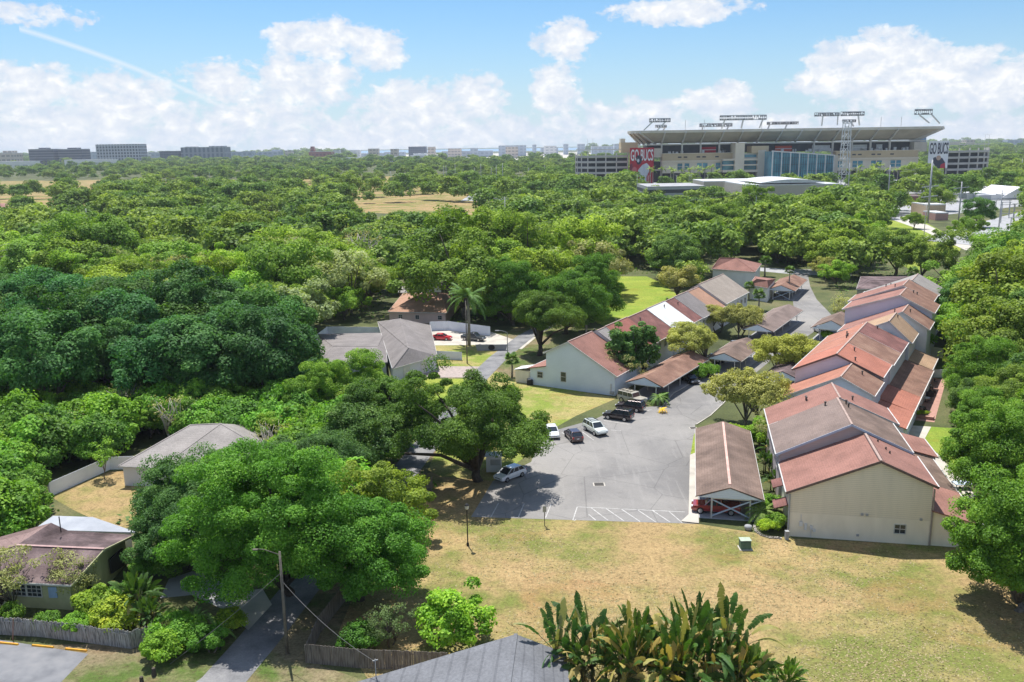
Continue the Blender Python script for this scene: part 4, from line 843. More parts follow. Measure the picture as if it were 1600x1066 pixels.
mb = MB(); loft(mb, [lo_c, md_c, up_c, tu, tk, lo_c]); mb.build('upper_deck', mat('deck_underside', (.46, .41, .34), (.36, .32, .27), .05, .85, 0, (.54, .48, .40), 6, stretch=(1, 1, .3)), st)
mb = MB(); loft(mb, [[p+np.array([0, -.6, -1.1]) for p in up_c], [p+np.array([0, -.6, 1.3]) for p in up_c], [p+np.array([0, 2, 1.3]) for p in up_c], [p+np.array([0, 2, -1.1]) for p in up_c], [p+np.array([0, -.6, -1.1]) for p in up_c]]); mb.build('rim_beam', M_sconc, st)
ribx = [1034, 1066, 1095, 1124, 1153, 1183, 1213, 1243, 1272, 1301, 1331, 1360, 1390]
M_rib = mat('stadium_rib', (.60, .58, .55), (.52, .50, .48), .1)
for px in ribx: MB().bar(spt(px, 222.5, 5.0), spt(px+.5, 204, -13.8), 1.3, 2.2).build('raker_beam', M_rib, st)
for i0 in (1, 3, 5, 7, -2, -4, -6, -8): MB().bar(lo_c[i0]-[0, 0, .8], up_c[i0]-[0, .8, .2], 1.3, 2.0).build('raker_beam', M_rib, st)
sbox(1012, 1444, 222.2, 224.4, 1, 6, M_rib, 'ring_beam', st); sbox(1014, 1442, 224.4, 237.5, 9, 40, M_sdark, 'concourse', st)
mb = MB(); [sbox(px-1.1, px+1.1, 222, 283, 1.5, 4, M_rib, mbx=mb) for px in ribx[:4]+ribx[8:]]; mb.build('columns', M_rib, st)
for x0, x1, m_ in ((1096, 1121, M_red), (1214, 1240, mat('banner_orange', (.62, .10, .06))), (1272, 1300, M_steelw), (1330, 1358, M_steelw), (1373, 1382, M_steelw), (1146, 1150, M_steelw)):
    o = sbox(x0, x1, 228, 237, 7.5, 8.5, m_, 'suite_front', st)
    sbox(x0, x1, 232.2, 233, 7.2, 7.45, M_wht, 'stripe', o)
mb = MB(); rs = random.Random(3)
for k in range(34): x0 = rs.uniform(1040, 1425); w = rs.uniform(1.5, 4.5); sbox(x0, x0+w, 237-rs.uniform(2, 4.5), 237.6, 3.4, 6, M_steelw, mbx=mb)
mb.build('concession_stands', M_steelw, st)
# tan parapets and beige lower walls
for x0, x1 in ((1034, 1144), (1304, 1432)):
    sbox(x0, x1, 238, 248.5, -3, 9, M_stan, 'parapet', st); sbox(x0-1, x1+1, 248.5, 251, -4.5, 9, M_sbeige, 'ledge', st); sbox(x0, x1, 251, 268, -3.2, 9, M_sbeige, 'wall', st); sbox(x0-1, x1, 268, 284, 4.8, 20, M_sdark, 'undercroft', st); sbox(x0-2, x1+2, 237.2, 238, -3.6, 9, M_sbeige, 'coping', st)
for px in (1061, 1070, 1090, 1099, 1119, 1310, 1332, 1341, 1362, 1371, 1391): sbox(px-2.8, px+2.8, 242.2, 244.4, -3.1, -2, M_sdark, 'vent_opening', st)
for px in (1061.5, 1072.5, 1092, 1101, 1121, 1310, 1334, 1342.5, 1363, 1372, 1393, 1402): 
    w_ = sbox(px-3.6, px+3.6, 253, 263, -3.35, -2, M_sglass, 'window', st); sbox(px-3.6, px+3.6, 257.7, 258.3, -3.5, -3.36, M_sconc, 'glazing_bar', w_)
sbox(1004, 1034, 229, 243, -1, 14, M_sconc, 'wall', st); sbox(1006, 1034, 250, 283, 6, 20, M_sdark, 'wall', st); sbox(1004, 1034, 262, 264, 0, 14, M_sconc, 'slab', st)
sbox(1426, 1446, 225, 240, -1, 14, M_sconc, 'wall', st); sbox(970, 996, 219, 235, -2, 16, M_stan, 'stair_block', st); sbox(970, 977, 213, 219, 2, 12, M_sconc, 'stair_block', st)
sbox(1455, 1467, 212, 226, 30, 34, mat('blue_screen', (.16, .28, .50), (.30, .44, .62), .1), 'screen', st)
# centre block
sbox(1143, 1157, 222, 283, -14, 6, M_sbeige, 'tower_block', st); sbox(1168, 1194, 227.5, 238, -14, 4, M_stan, 'roof_block', st)
for y0, y1 in ((247, 249.5), (255.5, 257.5), (264, 267.5)): sbox(1125, 1193, y0, y1, -13.5, 2, M_sbeige, 'slab', st)
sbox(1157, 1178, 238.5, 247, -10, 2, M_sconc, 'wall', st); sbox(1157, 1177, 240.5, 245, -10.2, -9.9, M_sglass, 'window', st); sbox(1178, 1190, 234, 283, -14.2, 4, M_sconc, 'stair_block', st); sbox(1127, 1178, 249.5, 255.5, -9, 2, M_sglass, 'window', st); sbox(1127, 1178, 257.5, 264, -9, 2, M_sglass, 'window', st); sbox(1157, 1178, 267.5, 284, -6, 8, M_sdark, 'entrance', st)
# sloping glass pavilion
gl = MB(); gl.prism([spt(1188, 286, -40), spt(1291, 286, -20), spt(1291, 286, 0), spt(1188, 286, 0)], [spt(1188, 236, -40), spt(1291, 244, -20), spt(1291, 244, 0), spt(1188, 236, 0)]); g_o = gl.build('glass_hall', M_sglass, st)
mb = MB()
for i in range(8): t_ = i/7; px = 1188+103*t_; d = -40+20*t_-.5; mb.bar(spt(px, 286, d), spt(px, 236+8*t_, d), .9)
mb.build('mullions', M_steelw, g_o)
mb = MB()
for i in range(29): t_ = i/28; px = 1188+103*t_; d = -40+20*t_-.3; mb.bar(spt(px, 286, d), spt(px, 236+8*t_, d), .25)
for y_ in (246, 256, 266, 276): mb.bar(spt(1188, y_, -40.3), spt(1291, y_, -20.3), .25)
mb.build('glazing_bars', M_navy, g_o); MB().bar(spt(1187, 235.4, -40), spt(1292, 243.4, -20), 1.6, 1.0).build('roof_edge', M_steelw, g_o)
sbox(1291, 1305, 244, 286, -8, 4, M_sconc, 'wall', st)
# light racks
for (x0, x1, yt, yb, arms, d) in [(1010, 1042, 183, 188.5, ((1002, 201, 1015, 188), (1021, 203, 1036, 187)), -14), (1028, 1046, 192, 196, ((1040, 203, 1044, 195),), 20), (1118, 1189, 180, 187, ((1122, 200, 1126, 186), (1152, 200, 1154, 186), (1180, 200, 1184, 186)), -12), (1105, 1158, 190, 195, ((1110, 202, 1110, 194), (1150, 202, 1152, 194)), 40), (1214, 1265, 189, 193, ((1217, 200, 1219, 192), (1245, 200, 1247, 192)), 40),
                             (1262, 1300, 178, 183, ((1275, 198, 1275, 182), (1299, 197, 1298, 182)), -12), (1302, 1338, 177, 183, ((1333, 198, 1329, 183),), -12), (1336, 1358, 187, 191, ((1356, 198, 1350, 190),), 40), (1413, 1440, 175, 183, ((1438, 196, 1421, 184), (1454, 197, 1438, 182)), -14)]:
    mb = MB()
    for y_ in (yt, yb): mb.bar(spt(x0, y_, d), spt(x1, y_, d), .7)
    k = int((x1-x0)/3)
    for i in range(k+1): px = x0+(x1-x0)*i/k; mb.bar(spt(px, yt, d), spt(px, yb, d), .45)
    rk_ = mb.build('light_rack', M_steelw, st)
    mb = MB(); k = int((x1-x0)/2.4)
    for i in range(k):
        for y_ in (yt+1.6, yb-1.2):
            if rs.random() < .85: p = spt(x0+(x1-x0)*(i+.5)/k, y_, d-.6); mb.box(p-[0, 0, .6], (1.0, .6, 1.2))
    mb.build('lamps', mat('lamp_housing', (.16, .16, .17)), rk_)
    mb = MB(); [mb.bar(spt(a, b, d+2), spt(c, e, d), 1.1) for a, b, c, e in arms]; mb.build('arms', M_steelw, rk_)
for px in (1066, 1095, 1153, 1183, 1365, 1396): MB().bar(spt(px, 203, -11), spt(px, 186, -11), .35).build('flagpole', M_steelw, st)
# corner ramps
def ramp_tower(x0, x1, ytop, ybot, d, nl, label, flip):
    t = thing('ramp_tower', (SX((x0+x1)/2), SD+d, 0), label, 'ramp tower', 'corner ramp towers of the stadium')
    zt, zb = SZ(ytop), SZ(ybot); X0, X1 = SX(x0), SX(x1); R_ = (X1-X0)
    def cv(z, off=0.):
        P_ = []
        for i in range(15):
            a = math.pi*.5*i/14; x = (X1-R_*math.sin(a)) if not flip else (X0+R_*math.sin(a)); P_.append(np.array([x, SD+d-(R_*.55+off)*math.cos(a), z]))
        return P_
    for i in range(nl):
        z = zb+(zt-zb)*(i+.5)/nl; mb = MB(); loft(mb, [cv(z, .5), cv(z+2.0, .5), cv(z+2.0, -1), cv(z, -1), cv(z, .5)]); mb.build('ramp_parapet', mat('ramp_concrete', (.46, .44, .42), (.38, .37, .36), .1), t)
        mb = MB(); loft(mb, [cv(z, -1), cv(z, -R_*.3)]); mb.build('ramp_deck', M_sconc, t)
    mb = MB()
    for i in range(0, 15, 2):
        p = cv(0)[i]+[0, 1.5, 0]; mb.bar(up(p, zb-6), up(p, zt+1.5), 1.0)
    mb.build('columns', M_rib, t)
    mb = MB(); loft(mb, [cv(zb-6, -5), cv(zt-3, -5)]); mb.build('core_wall', M_sdark, t)
    mb = MB(); loft(mb, [cv(zt+4.5, -3), cv(zt+5.3, -3)]); mb.build('roof_rail', M_rib, t)
ramp_tower(903, 981, 238, 281, 26, 5, 'curved concrete ramp tower left of the red GO BUCS banner', False)
ramp_tower(1472, 1557, 238, 284, 18, 5, 'curved concrete ramp tower right of the white GO BUCS banner', True)
# banners
def banner(x0, x1, y0, y1, d, ground, ink, label, seed, fig):
    t = thing('banner', (SX((x0+x1)/2), SD+d, SZ(y1)), label, 'banner', 'banners hung on the stadium corners'); w = SX(x1)-SX(x0)
    sbox(x0, x1, y0, y1, d, d+.5, ground, 'cloth', t)
    cu = bpy.data.curves.new('lettering', 'FONT'); cu.body = 'GO BUCS'; cu.size = 10; cu.extrude = .05; cu.offset = .16; cu.align_x = 'CENTER'
    o = bpy.data.objects.new('lettering', cu); COL.objects.link(o); bpy.context.view_layer.update(); dx, dy = o.dimensions[0], o.dimensions[1]
    o.parent = t; H_ = (SZ(y0)-SZ(y0+20))*.88; o.scale = (w*.93/dx, H_/dy, 1); o.rotation_euler = (math.pi/2, 0, 0); o.location = (0, -.25, SZ(y0)-SZ(y1)-H_-1.2); cu.materials.append(ink); bpy.context.view_layer.update(); fm = bpy.data.meshes.new_from_object(o.evaluated_get(bpy.context.evaluated_depsgraph_get())); o3 = bpy.data.objects.new('lettering', fm); COL.objects.link(o3); o3.parent = t; o3.scale = o.scale; o3.rotation_euler = o.rotation_euler; o3.location = o.location; bpy.data.objects.remove(o); o3.name = 'lettering'
    cx = (x0+x1)/2; W_ = x1-x0
    def blob(pts, m, nm, dd):   # flat printed shape
        mb = MB(); P0 = [spt(x0+W_*a, y0+(y1-y0)*b, d-dd) for a, b in pts]; P1 = [p+[0, .1, 0] for p in P0]; mb.prism(P0, P1); return mb.build(nm, m, t)
    def ell(cx_, cy_, rx, ry, n_=14): return [(cx_+rx*math.cos(2*math.pi*i/n_), cy_+ry*math.sin(2*math.pi*i/n_)) for i in range(n_)]
    if fig:
        blob([(0, .46), (.10, .42), (.16, .7), (.24, 1), (0, 1)], M_navy if False else mat('banner_maroon', (.22, .03, .06)), 'printed_shape', .12)
        blob([(.34, .62), (.52, .47), (.70, .42), (.82, .5), (.80, .66), (.70, .80), (.72, 1.0), (.62, 1.0), (.60, .84), (.50, 1.0), (.36, 1.0), (.42, .82)], M_cloth, 'printed_player', .2)
        blob(ell(.38, .33, .12, .13), M_navy, 'printed_helmet', .3); blob(ell(.35, .35, .05, .05), M_cloth, 'printed_emblem', .36)
        blob(ell(.20, .60, .10, .08), mat('banner_pink', (.62, .16, .18)), 'printed_helmet', .3); blob(ell(.22, .76, .13, .09), M_navy, 'printed_shape', .3)
    else:
        blob([(.25, .62), (.36, .58), (.42, .66), (.70, .62), (.86, .78), (.90, 1), (.44, 1), (.28, .8)], M_navy, 'printed_player', .2); blob(ell(.52, .62, .12, .09), mat('banner_skin', (.52, .36, .28)), 'printed_face', .3); blob([(.66, .86), (.86, .80), (.88, 1), (.62, 1)], M_red, 'printed_shape', .3)
banner(981, 1018, 227.5, 284, -14, M_red, M_wht, 'tall red banner reading GO BUCS on the left corner of the stadium', 1, True)
banner(1439.5, 1470, 224, 266, -14, M_wht, M_navy, 'white banner reading GO BUCS in black on the right corner of the stadium', 2, False)
# lattice mast
lt = thing('lattice_mast', spt(1293.5, 287, -45)*[1, 1, 0], 'white lattice mast before the stadium glass hall', 'mast'); mb = MB()
zb_, zt_ = 0, SZ(196)
for i in range(9):
    z0 = zb_+(zt_-zb_)*i/9; z1 = zb_+(zt_-zb_)*(i+1)/9; c0 = np.array([SX(1293), SD-45, 0])
    w0 = 3.7-1.0*i/9; w1 = 3.7-1.0*(i+1)/9
    for sx, sy in ((-1, -1), (1, -1), (1, 1), (-1, 1)): mb.bar(c0+[sx*w0, sy*w0, z0], c0+[sx*w1, sy*w1, z1], .6)
    for sy in (-1, 1): mb.bar(c0+[-w0, sy*w0, z0], c0+[0, sy*w0, (z0+z1)/2+1], .5); mb.bar(c0+[w0, sy*w0, z0], c0+[0, sy*w0, (z0+z1)/2+1], .5); mb.bar(c0+[-w1, sy*w1, z1], c0+[w1, sy*w1, z1], .4)
mb.build('lattice', M_steelw, lt); mb = MB(); [mb.box(c0+[sx, 0, zt_], (1.5, 1.5, 2.5)) for sx in (-3.4, 0, 3.4)]; mb.build('aerials', M_steelw, lt)
# palms in front of the stadium
for i, px in enumerate([1020, 1034, 1048, 1052, 1065, 1078, 1090, 1094, 1101, 1111, 1120, 1325, 1337, 1343, 1363, 1367, 1374, 1386, 1396, 1402, 1420, 1437, 1016]):
    p = AT(px, 280, SD-28-(i % 4)*6); tree('farpalm', (p[0], p[1]), rs.uniform(.95, 1.35), 'tall thin palm standing in front of the stadium wall', 'palms in front of the stadium', 'palm_tree', (1.3, 1.2, .9), cat='palm tree')

# ------------------------------------------------------------------ other blocks round the stadium and the skyline
def gridm(name, wall, glass, px_, pz, fw, fz):
    if name in MATS: return MATS[name]
    m = bpy.data.materials.new(name); m.use_nodes = True; n = NT(m.node_tree); tc = n.new('ShaderNodeTexCoord'); sp = n.new('ShaderNodeSeparateXYZ'); n.link(tc.outputs['Object'], sp.inputs[0])
    a = n.math('FRACT', n.math('DIVIDE', n.math('ADD', sp.outputs[0], n.math('MULTIPLY', sp.outputs[1], .97)), px_)); b = n.math('FRACT', n.math('DIVIDE', sp.outputs[2], pz))
    w = n.math('MULTIPLY', n.math('LESS_THAN', a, fw), n.math('LESS_THAN', b, fz)); bs = n.new('ShaderNodeBsdfPrincipled'); n.link(n.mix(w, wall, glass), bs.inputs['Base Color']); bs.inputs['Roughness'].default_value = .6
    o = n.new('ShaderNodeOutputMaterial'); n.link(bs.outputs[0], o.inputs[0]); MATS[name] = m; return m
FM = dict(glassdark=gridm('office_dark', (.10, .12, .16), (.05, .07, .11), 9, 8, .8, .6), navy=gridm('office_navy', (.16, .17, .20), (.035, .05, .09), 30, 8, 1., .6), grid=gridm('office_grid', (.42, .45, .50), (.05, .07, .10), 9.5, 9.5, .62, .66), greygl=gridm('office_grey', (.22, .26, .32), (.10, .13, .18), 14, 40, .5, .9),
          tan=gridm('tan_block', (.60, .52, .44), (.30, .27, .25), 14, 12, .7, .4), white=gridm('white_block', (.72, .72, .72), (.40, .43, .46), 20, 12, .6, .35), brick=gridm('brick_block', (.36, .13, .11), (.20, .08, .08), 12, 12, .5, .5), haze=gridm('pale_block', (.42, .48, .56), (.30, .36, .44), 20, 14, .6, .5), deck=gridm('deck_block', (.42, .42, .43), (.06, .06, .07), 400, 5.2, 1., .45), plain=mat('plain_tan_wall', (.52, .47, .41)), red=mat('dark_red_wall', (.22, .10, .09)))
def block(label, x0, x1, yt, Y, m, depth=60, yb=None, roof=None, cat='building', name='office_building', group=None, extra=None, zmin=0.):
    "detached block whose front stands Y metres away"
    c = (x0+x1)/2; a, b = AT(x0, yt, Y), AT(x1, yt, Y); zt = float(AT(c, yt, Y)[2]); t = thing(name, ((a[0]+b[0])/2, Y, 0), label, cat, group); xa, xb = a[0], b[0]
    ring = [(xa, Y), (xb, Y), (xb, Y+depth), (xa, Y+depth)]
    MB().prism([(*p, 0) for p in ring], [(*p, zt) for p in ring]).build('wall', m, t)
    k = (xb-xa)*.5; MB().prism([(p[0]*1.0+(xa+xb)/2*0, p[1], zt) for p in ring], [(p[0], p[1], zt+max(.6, Y*.0004)) for p in ring]).build('roof', roof or M_steelw, t)
    if extra:
        for (u0, u1, h_) in extra: MB().prism([(xa+(xb-xa)*u, Y+depth*q, zt+.6) for u, q in ((u0, .3), (u1, .3), (u1, .8), (u0, .8))], [(xa+(xb-xa)*u, Y+depth*q, zt+h_) for u, q in ((u0, .3), (u1, .3), (u1, .8), (u0, .8))]).build('plant_room', m, t)
    return t
block('dark blue glass office block, leftmost of the skyline pair', 44, 83, 233.5, 2900, FM['navy'], extra=[(.3, .6, 5)]); block('narrow glass block joining the dark pair on the skyline', 81, 92, 235, 3000, FM['glassdark']); block('dark glass office block, right one of the skyline pair', 90, 127, 233.5, 2900, FM['navy'], extra=[(.3, .7, 5)])
block('pale gridded office block, the tallest on the left skyline', 149, 217, 226, 2900, FM['grid']); block('small grey office block between the gridded and the long dark one', 249, 279, 236.5, 2900, FM['glassdark']); block('long dark grey glass block on the left skyline', 282, 351, 230.5, 2900, FM['greygl'], extra=[(.05, .3, 3), (.6, .95, 4)])
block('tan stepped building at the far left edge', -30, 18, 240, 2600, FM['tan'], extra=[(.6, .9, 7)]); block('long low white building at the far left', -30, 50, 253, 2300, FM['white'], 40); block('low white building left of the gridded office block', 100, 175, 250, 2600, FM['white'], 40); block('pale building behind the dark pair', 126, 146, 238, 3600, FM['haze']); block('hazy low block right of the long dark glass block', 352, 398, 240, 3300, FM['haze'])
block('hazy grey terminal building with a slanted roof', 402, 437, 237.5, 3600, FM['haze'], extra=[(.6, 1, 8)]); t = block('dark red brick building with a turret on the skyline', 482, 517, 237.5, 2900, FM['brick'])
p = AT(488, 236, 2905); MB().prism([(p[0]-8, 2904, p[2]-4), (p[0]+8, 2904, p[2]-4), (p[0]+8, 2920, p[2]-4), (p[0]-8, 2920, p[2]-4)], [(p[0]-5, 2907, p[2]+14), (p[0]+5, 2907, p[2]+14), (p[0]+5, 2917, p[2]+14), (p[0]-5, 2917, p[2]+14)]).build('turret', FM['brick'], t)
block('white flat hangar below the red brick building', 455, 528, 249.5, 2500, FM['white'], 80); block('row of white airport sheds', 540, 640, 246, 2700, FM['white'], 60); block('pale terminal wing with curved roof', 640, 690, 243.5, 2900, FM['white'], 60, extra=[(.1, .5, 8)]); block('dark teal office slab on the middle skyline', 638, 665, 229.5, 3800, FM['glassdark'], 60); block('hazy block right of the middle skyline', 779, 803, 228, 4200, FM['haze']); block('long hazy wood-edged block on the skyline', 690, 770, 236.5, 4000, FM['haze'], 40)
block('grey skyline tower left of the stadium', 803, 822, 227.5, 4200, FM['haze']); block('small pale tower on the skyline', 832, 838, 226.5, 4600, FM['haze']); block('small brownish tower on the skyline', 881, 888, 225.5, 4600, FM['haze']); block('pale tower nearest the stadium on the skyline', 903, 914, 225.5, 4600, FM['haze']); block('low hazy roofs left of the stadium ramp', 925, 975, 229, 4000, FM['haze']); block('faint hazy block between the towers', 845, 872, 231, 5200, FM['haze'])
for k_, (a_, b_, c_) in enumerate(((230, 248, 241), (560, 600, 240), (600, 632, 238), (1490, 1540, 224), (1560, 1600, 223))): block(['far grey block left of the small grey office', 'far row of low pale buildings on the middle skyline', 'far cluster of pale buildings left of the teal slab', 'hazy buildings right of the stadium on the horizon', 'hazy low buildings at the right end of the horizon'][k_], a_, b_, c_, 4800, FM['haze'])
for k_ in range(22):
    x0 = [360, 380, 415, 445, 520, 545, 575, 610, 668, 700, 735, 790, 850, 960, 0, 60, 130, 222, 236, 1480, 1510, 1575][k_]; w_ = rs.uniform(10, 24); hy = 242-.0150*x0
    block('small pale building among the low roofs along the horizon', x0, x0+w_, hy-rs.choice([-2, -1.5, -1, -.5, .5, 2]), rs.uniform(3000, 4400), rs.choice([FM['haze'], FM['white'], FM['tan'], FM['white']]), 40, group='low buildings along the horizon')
# structures before the stadium
block('grey parking deck before the stadium with tall lamps', 1012, 1102, 292.5, 600, FM['deck'], 50, roof=M_concg, name='parking_deck', cat='parking deck')
block('tan flat building right of the grey parking deck', 1100, 1188, 284, 640, FM['plain'], 40); t = block('broad tan building with a curved pale roof before the glass hall', 1168, 1312, 289.5, 560, FM['plain'], 60)
mb = MB(); a_ = AT(1188, 288, 560); b_ = AT(1290, 288, 560); pr_ = []
for i in range(13): q = i/12; pr_.append((a_[0]+(b_[0]-a_[0])*q, 2.2*math.sin(math.pi*q*.9+.1)))
zt_ = float(a_[2])+.5; mb.prism([(x, 562, zt_-.6) for x, z in pr_]+[(pr_[-1][0], 562, zt_-1.2), (pr_[0][0], 562, zt_-1.2)], [(x, 562, zt_+z) for x, z in pr_]+[(pr_[-1][0], 600, zt_), (pr_[0][0], 600, zt_)]); 
mb = MB(); loft(mb, [[np.array([x, 561.5, zt_]) for x, z in pr_], [np.array([x, 561.5, zt_+z]) for x, z in pr_], [np.array([x, 615, zt_+z]) for x, z in pr_], [np.array([x, 615, zt_]) for x, z in pr_]]); mb.build('curved_roof', M_steelw, t)
block('tan box building at the foot of the big power pole', 1449, 1478, 321, 500, mat('tan_wall', (.60, .47, .32)), 20); block('dark red gabled building among trees beyond the big pole', 1412, 1450, 308, 600, FM['red'], 20, roof=M_dtrim); block('small pinkish building beside the tan box', 1462, 1482, 334, 480, mat('pink_wall', (.50, .30, .28)), 15)
t = block('long low white-roofed building at the right edge', 1530, 1690, 304.5, 640, FM['white'], 40, roof=M_wht); p = AT(1591, 303, 641)
MB().prism([(p[0]-14, 639, p[2]-3), (p[0]+14, 639, p[2]-3), (p[0], 639, p[2]+5)], [(p[0]-14, 678, p[2]-3), (p[0]+14, 678, p[2]-3), (p[0], 678, p[2]+5)]).build('gable_roof', M_wht, t)
sub = thing('substation', G(1575, 345), 'cluster of grey substation frames at the right edge', 'substation')
for i in range(18):
    mb = MB(); p = G(rs.uniform(1545, 1640), rs.uniform(335, 362)); h_ = rs.uniform(5, 10); q = p+[rs.uniform(4, 9), 0, 0]; mb.bar(up(p, 0), up(p, h_), .3); mb.bar(up(q, 0), up(q, h_), .3); mb.bar(up(p-[1, 0, 0], h_-.1), up(q+[1, 0, 0], h_-.1), .25); mb.build('steel_frame', M_steel, sub)

# ------------------------------------------------------------------ poles and wires
M_wood = mat('pole_wood', (.19, .17, .14), (.12, .105, .09), 2)
def pole(label, px, pt_, pb, r=.2, arms=(), m=None, group='power poles', name='power_pole', lamp=None):
    p = G(px, pb); h_ = hz(pt_, p); t = thing(name, p, label, 'power pole' if 'power' in name else 'lamp post', group)
    MB().tube([up(p, -.3), up(p, h_)], [r, r*.6], 8).build('mast', m or M_steel, t, True)
    for (f, l_, a) in arms:
        d = np.array([math.cos(a), math.sin(a), .08]); MB().bar(up(p, h_*f)-d*l_*.5, up(p, h_*f)+d*l_*.5, r*.7).build('crossarm', m or M_steel, t)
        mb = MB(); [mb.lathe(up(p, h_*f)+d*l_*s_*.48, [(.12, 0), (.12, .5), (.05, .55)], 6) for s_ in (-1, 1)]; mb.build('insulator', M_concg, t)
    if lamp:
        for s_ in lamp: e = up(p, h_)+np.array([s_, 0, .2]); MB().bar(up(p, h_-.1), e, .12).build('lamp_arm', m or M_steel, t); MB().box(e, (.9, .4, .18)).build('lamp_head', M_concg, t)
    return p, h_
PL = []
for lb, px, pt_, pb, r, ar in [('tallest steel power pole before the stadium, right side', 1449, 250, 348, .65, ((.58, 9, .1), (.42, 9, .1))), ('tall leaning-looking steel pole right of the tallest one', 1497, 284, 352, .45, ((.86, 8, .1), (.72, 8, .1))), ('steel power pole at the substation', 1560, 296, 362, .35, ((.9, 6, .1),)),
        ('thin brown wooden pole on the green field', 1443, 318, 376, .2, ((.95, 3, .1),)), ('steel pole in front of the stadium palms', 1387, 258, 315, .45, ((.85, 6, .1),)), ('steel pole just right of the lattice mast', 1325, 255, 303, .45, ((.85, 6, .1),)), ('short pole left of the tallest power pole', 1418, 280, 314, .35, ((.9, 5, .1),)),
        ('pole rising from the wood before the tan curved building', 1180, 292, 349, .28, ((.92, 3, .1),)), ('pale pole rising from the wood above the palm', 790, 308, 386, .28, ((.95, 3, .1),)), ('pole with crossarm in the far left wood', 383, 300, 323, .4, ((.75, 9, .1),)), ('grey pole with two crossarms in the left wood', 139, 326, 370, .38, ((.8, 8, .2), (.3, 6, .2))),
        ('lamp pole in the parking field', 531, 287, 318, .25, ()), ('pole at the right edge before the ramp tower', 1594, 248, 284, .4, ()), ('pole among palms at the right of the stadium', 1337, 258, 300, .3, ())]:
    PL.append(pole(lb, px, pt_, pb, r, ar))
for i, (px, a, b) in enumerate([(694, 259, 297), (698, 258, 300), (712, 257, 300), (742, 262, 292), (752, 256, 296), (768, 262, 290), (776, 258, 300), (786, 255, 300), (633, 270, 301), (612, 268, 304), (494, 262, 282), (442, 263, 280), (724, 264, 280), (826, 262, 286), (851, 258, 284), (257, 264, 282), (328, 268, 282)]):
    pole('slim pale pole along the straight road and parking field', px, a, b, .3, (), group='slim poles by the straight road')
for i, (px, a, b) in enumerate([(1056, 274, 294), (1076, 273, 294), (1079, 273, 294), (1105, 273, 294), (995, 273, 302), (1012, 275, 302)]):
    pole('pale twin-headed lamp on the parking deck before the stadium', px, a, b+14, .22, (), group='deck lamps', name='lamp_post', lamp=(-1.5, 1.5))
for lb, px, a in [('twin stadium lamp mast left of the stadium', 918, 217), ('second twin lamp mast left of the stadium', 926, 217), ('twin lamp mast right of the stadium', 1535, 210), ('second twin lamp mast right of the stadium', 1541, 210)]:
    pole(lb, px, a, 262, .4, (), group=None, name='lamp_post', lamp=(-3.5, 3.5))
M_wire = mat('cable_grey', (.16, .16, .16))
def wire(label, a, b, sag, r=.05, group='overhead wires'):
    P_ = [a+(b-a)*t_+np.array([0, 0, -4*sag*t_*(1-t_)]) for t_ in np.linspace(0, 1, 14)]; return tag(MB().tube(P_, r, 4).build('wire', M_wire), label, 'wire', group)
def ptop(i, f=.95, dx=0): p, h_ = PL[i]; return up(p, h_*f)+[dx, 0, 0]
for f, dx in ((.98, 0), (.86, -3), (.86, 3)): wire('thin wire between the wood pole and the pale pole', ptop(8, f, dx*.4), ptop(7, f, dx*.4), 3.0)
for f, dx in ((.98, 0), (.58, 4), (.42, -4)): wire('thin wire between the tall steel poles on the right', ptop(0, f, dx), ptop(1, f+.2 if f < .9 else f, dx), 2.5, .07)
for f, dx in ((.95, 0), (.58, 4)): wire('thin wire from the tallest pole towards the stadium', ptop(0, f, dx), ptop(4, .9, dx*.6), 3, .07)
for k in range(3): e = AT(-60, 395+k*9, 210); wire('wire crossing the left wood down to the photo edge', ptop(10, .8-.2*k, -3), e, 2.5, .06)
for k in range(2): wire('wire between the two far left poles', ptop(10, .8, 3-6*k), ptop(9, .75, 3-6*k), 5, .06)
wire('wire from the pale pole across the middle wood', ptop(8, .9), up(G(610, 420), 12), 3, .05)
# near wooden pole with lamp arm, lane lamp, black lantern post
pn, hn = pole('wooden utility pole with a lamp arm at the lane under the big tree', 449, 862, 1022, .16, (), M_wood, None)
tp = COL.objects.get('power_pole.013') 
tn = [o for o in bpy.data.objects if o.get('label') == 'wooden utility pole with a lamp arm at the lane under the big tree'][0]
MB().tube([up(pn, hn-.3), up(pn, hn+.3)+[-1.2, -.2, 0], up(pn, hn+.4)+[-1.7, -.3, 0]], .035, 6).build('lamp_arm', M_wood, tn); MB().box(up(pn, hn+.3)+[-1.9, -.3, 0], (.45, .16, .1)).build('lamp_head', M_wood, tn)
rm_ = G(587, 1047, 3.9); wire('thin service cable running down to the blue-grey roof', up(pn, hn*.72), rm_+[0, 0, .7], .6, .022, None); mr = thing('service_mast', up(rm_, 3.3), 'small metal service mast on the blue-grey roof edge', 'service mast')
MB().tube([up(rm_, 3.3), rm_+[0, 0, .9]], .04, 6).build('pipe', M_steel, mr); MB().bar(rm_+[-.2, 0, .75], rm_+[.2, 0, .85], .06).build('bracket', M_steel, mr)
wire('guy wire slanting down from the pole to the garden', up(pn, hn*.8), G(265, 1038), .2, .02, None)
p = G(793, 552); t = thing('street_lamp', p, 'silver street lamp at the bend of the lane', 'street lamp'); hh = hz(517, p); MB().tube([up(p, 0), up(p, hh-.4)], [.1, .07], 8).build('mast', M_steel, t); MB().tube([up(p, hh-.4), up(p, hh)+[-1.0, 0, 0], up(p, hh+.1)+[-1.8, 0, 0]], .05, 6).build('lamp_arm', M_steel, t); MB().box(up(p, hh)+[-2.1, 0, 0], (.8, .3, .14)).build('lamp_head', M_concg, t)
p = G(728, 568); pole('slim dark pole standing before the tall palm', 730, 470, 568, .13, (), M_wood, None)
p = G(731, 853); t = thing('lamp_post', p, 'black lantern post on the meadow at the car park corner', 'lamp post'); hh = hz(792, p)
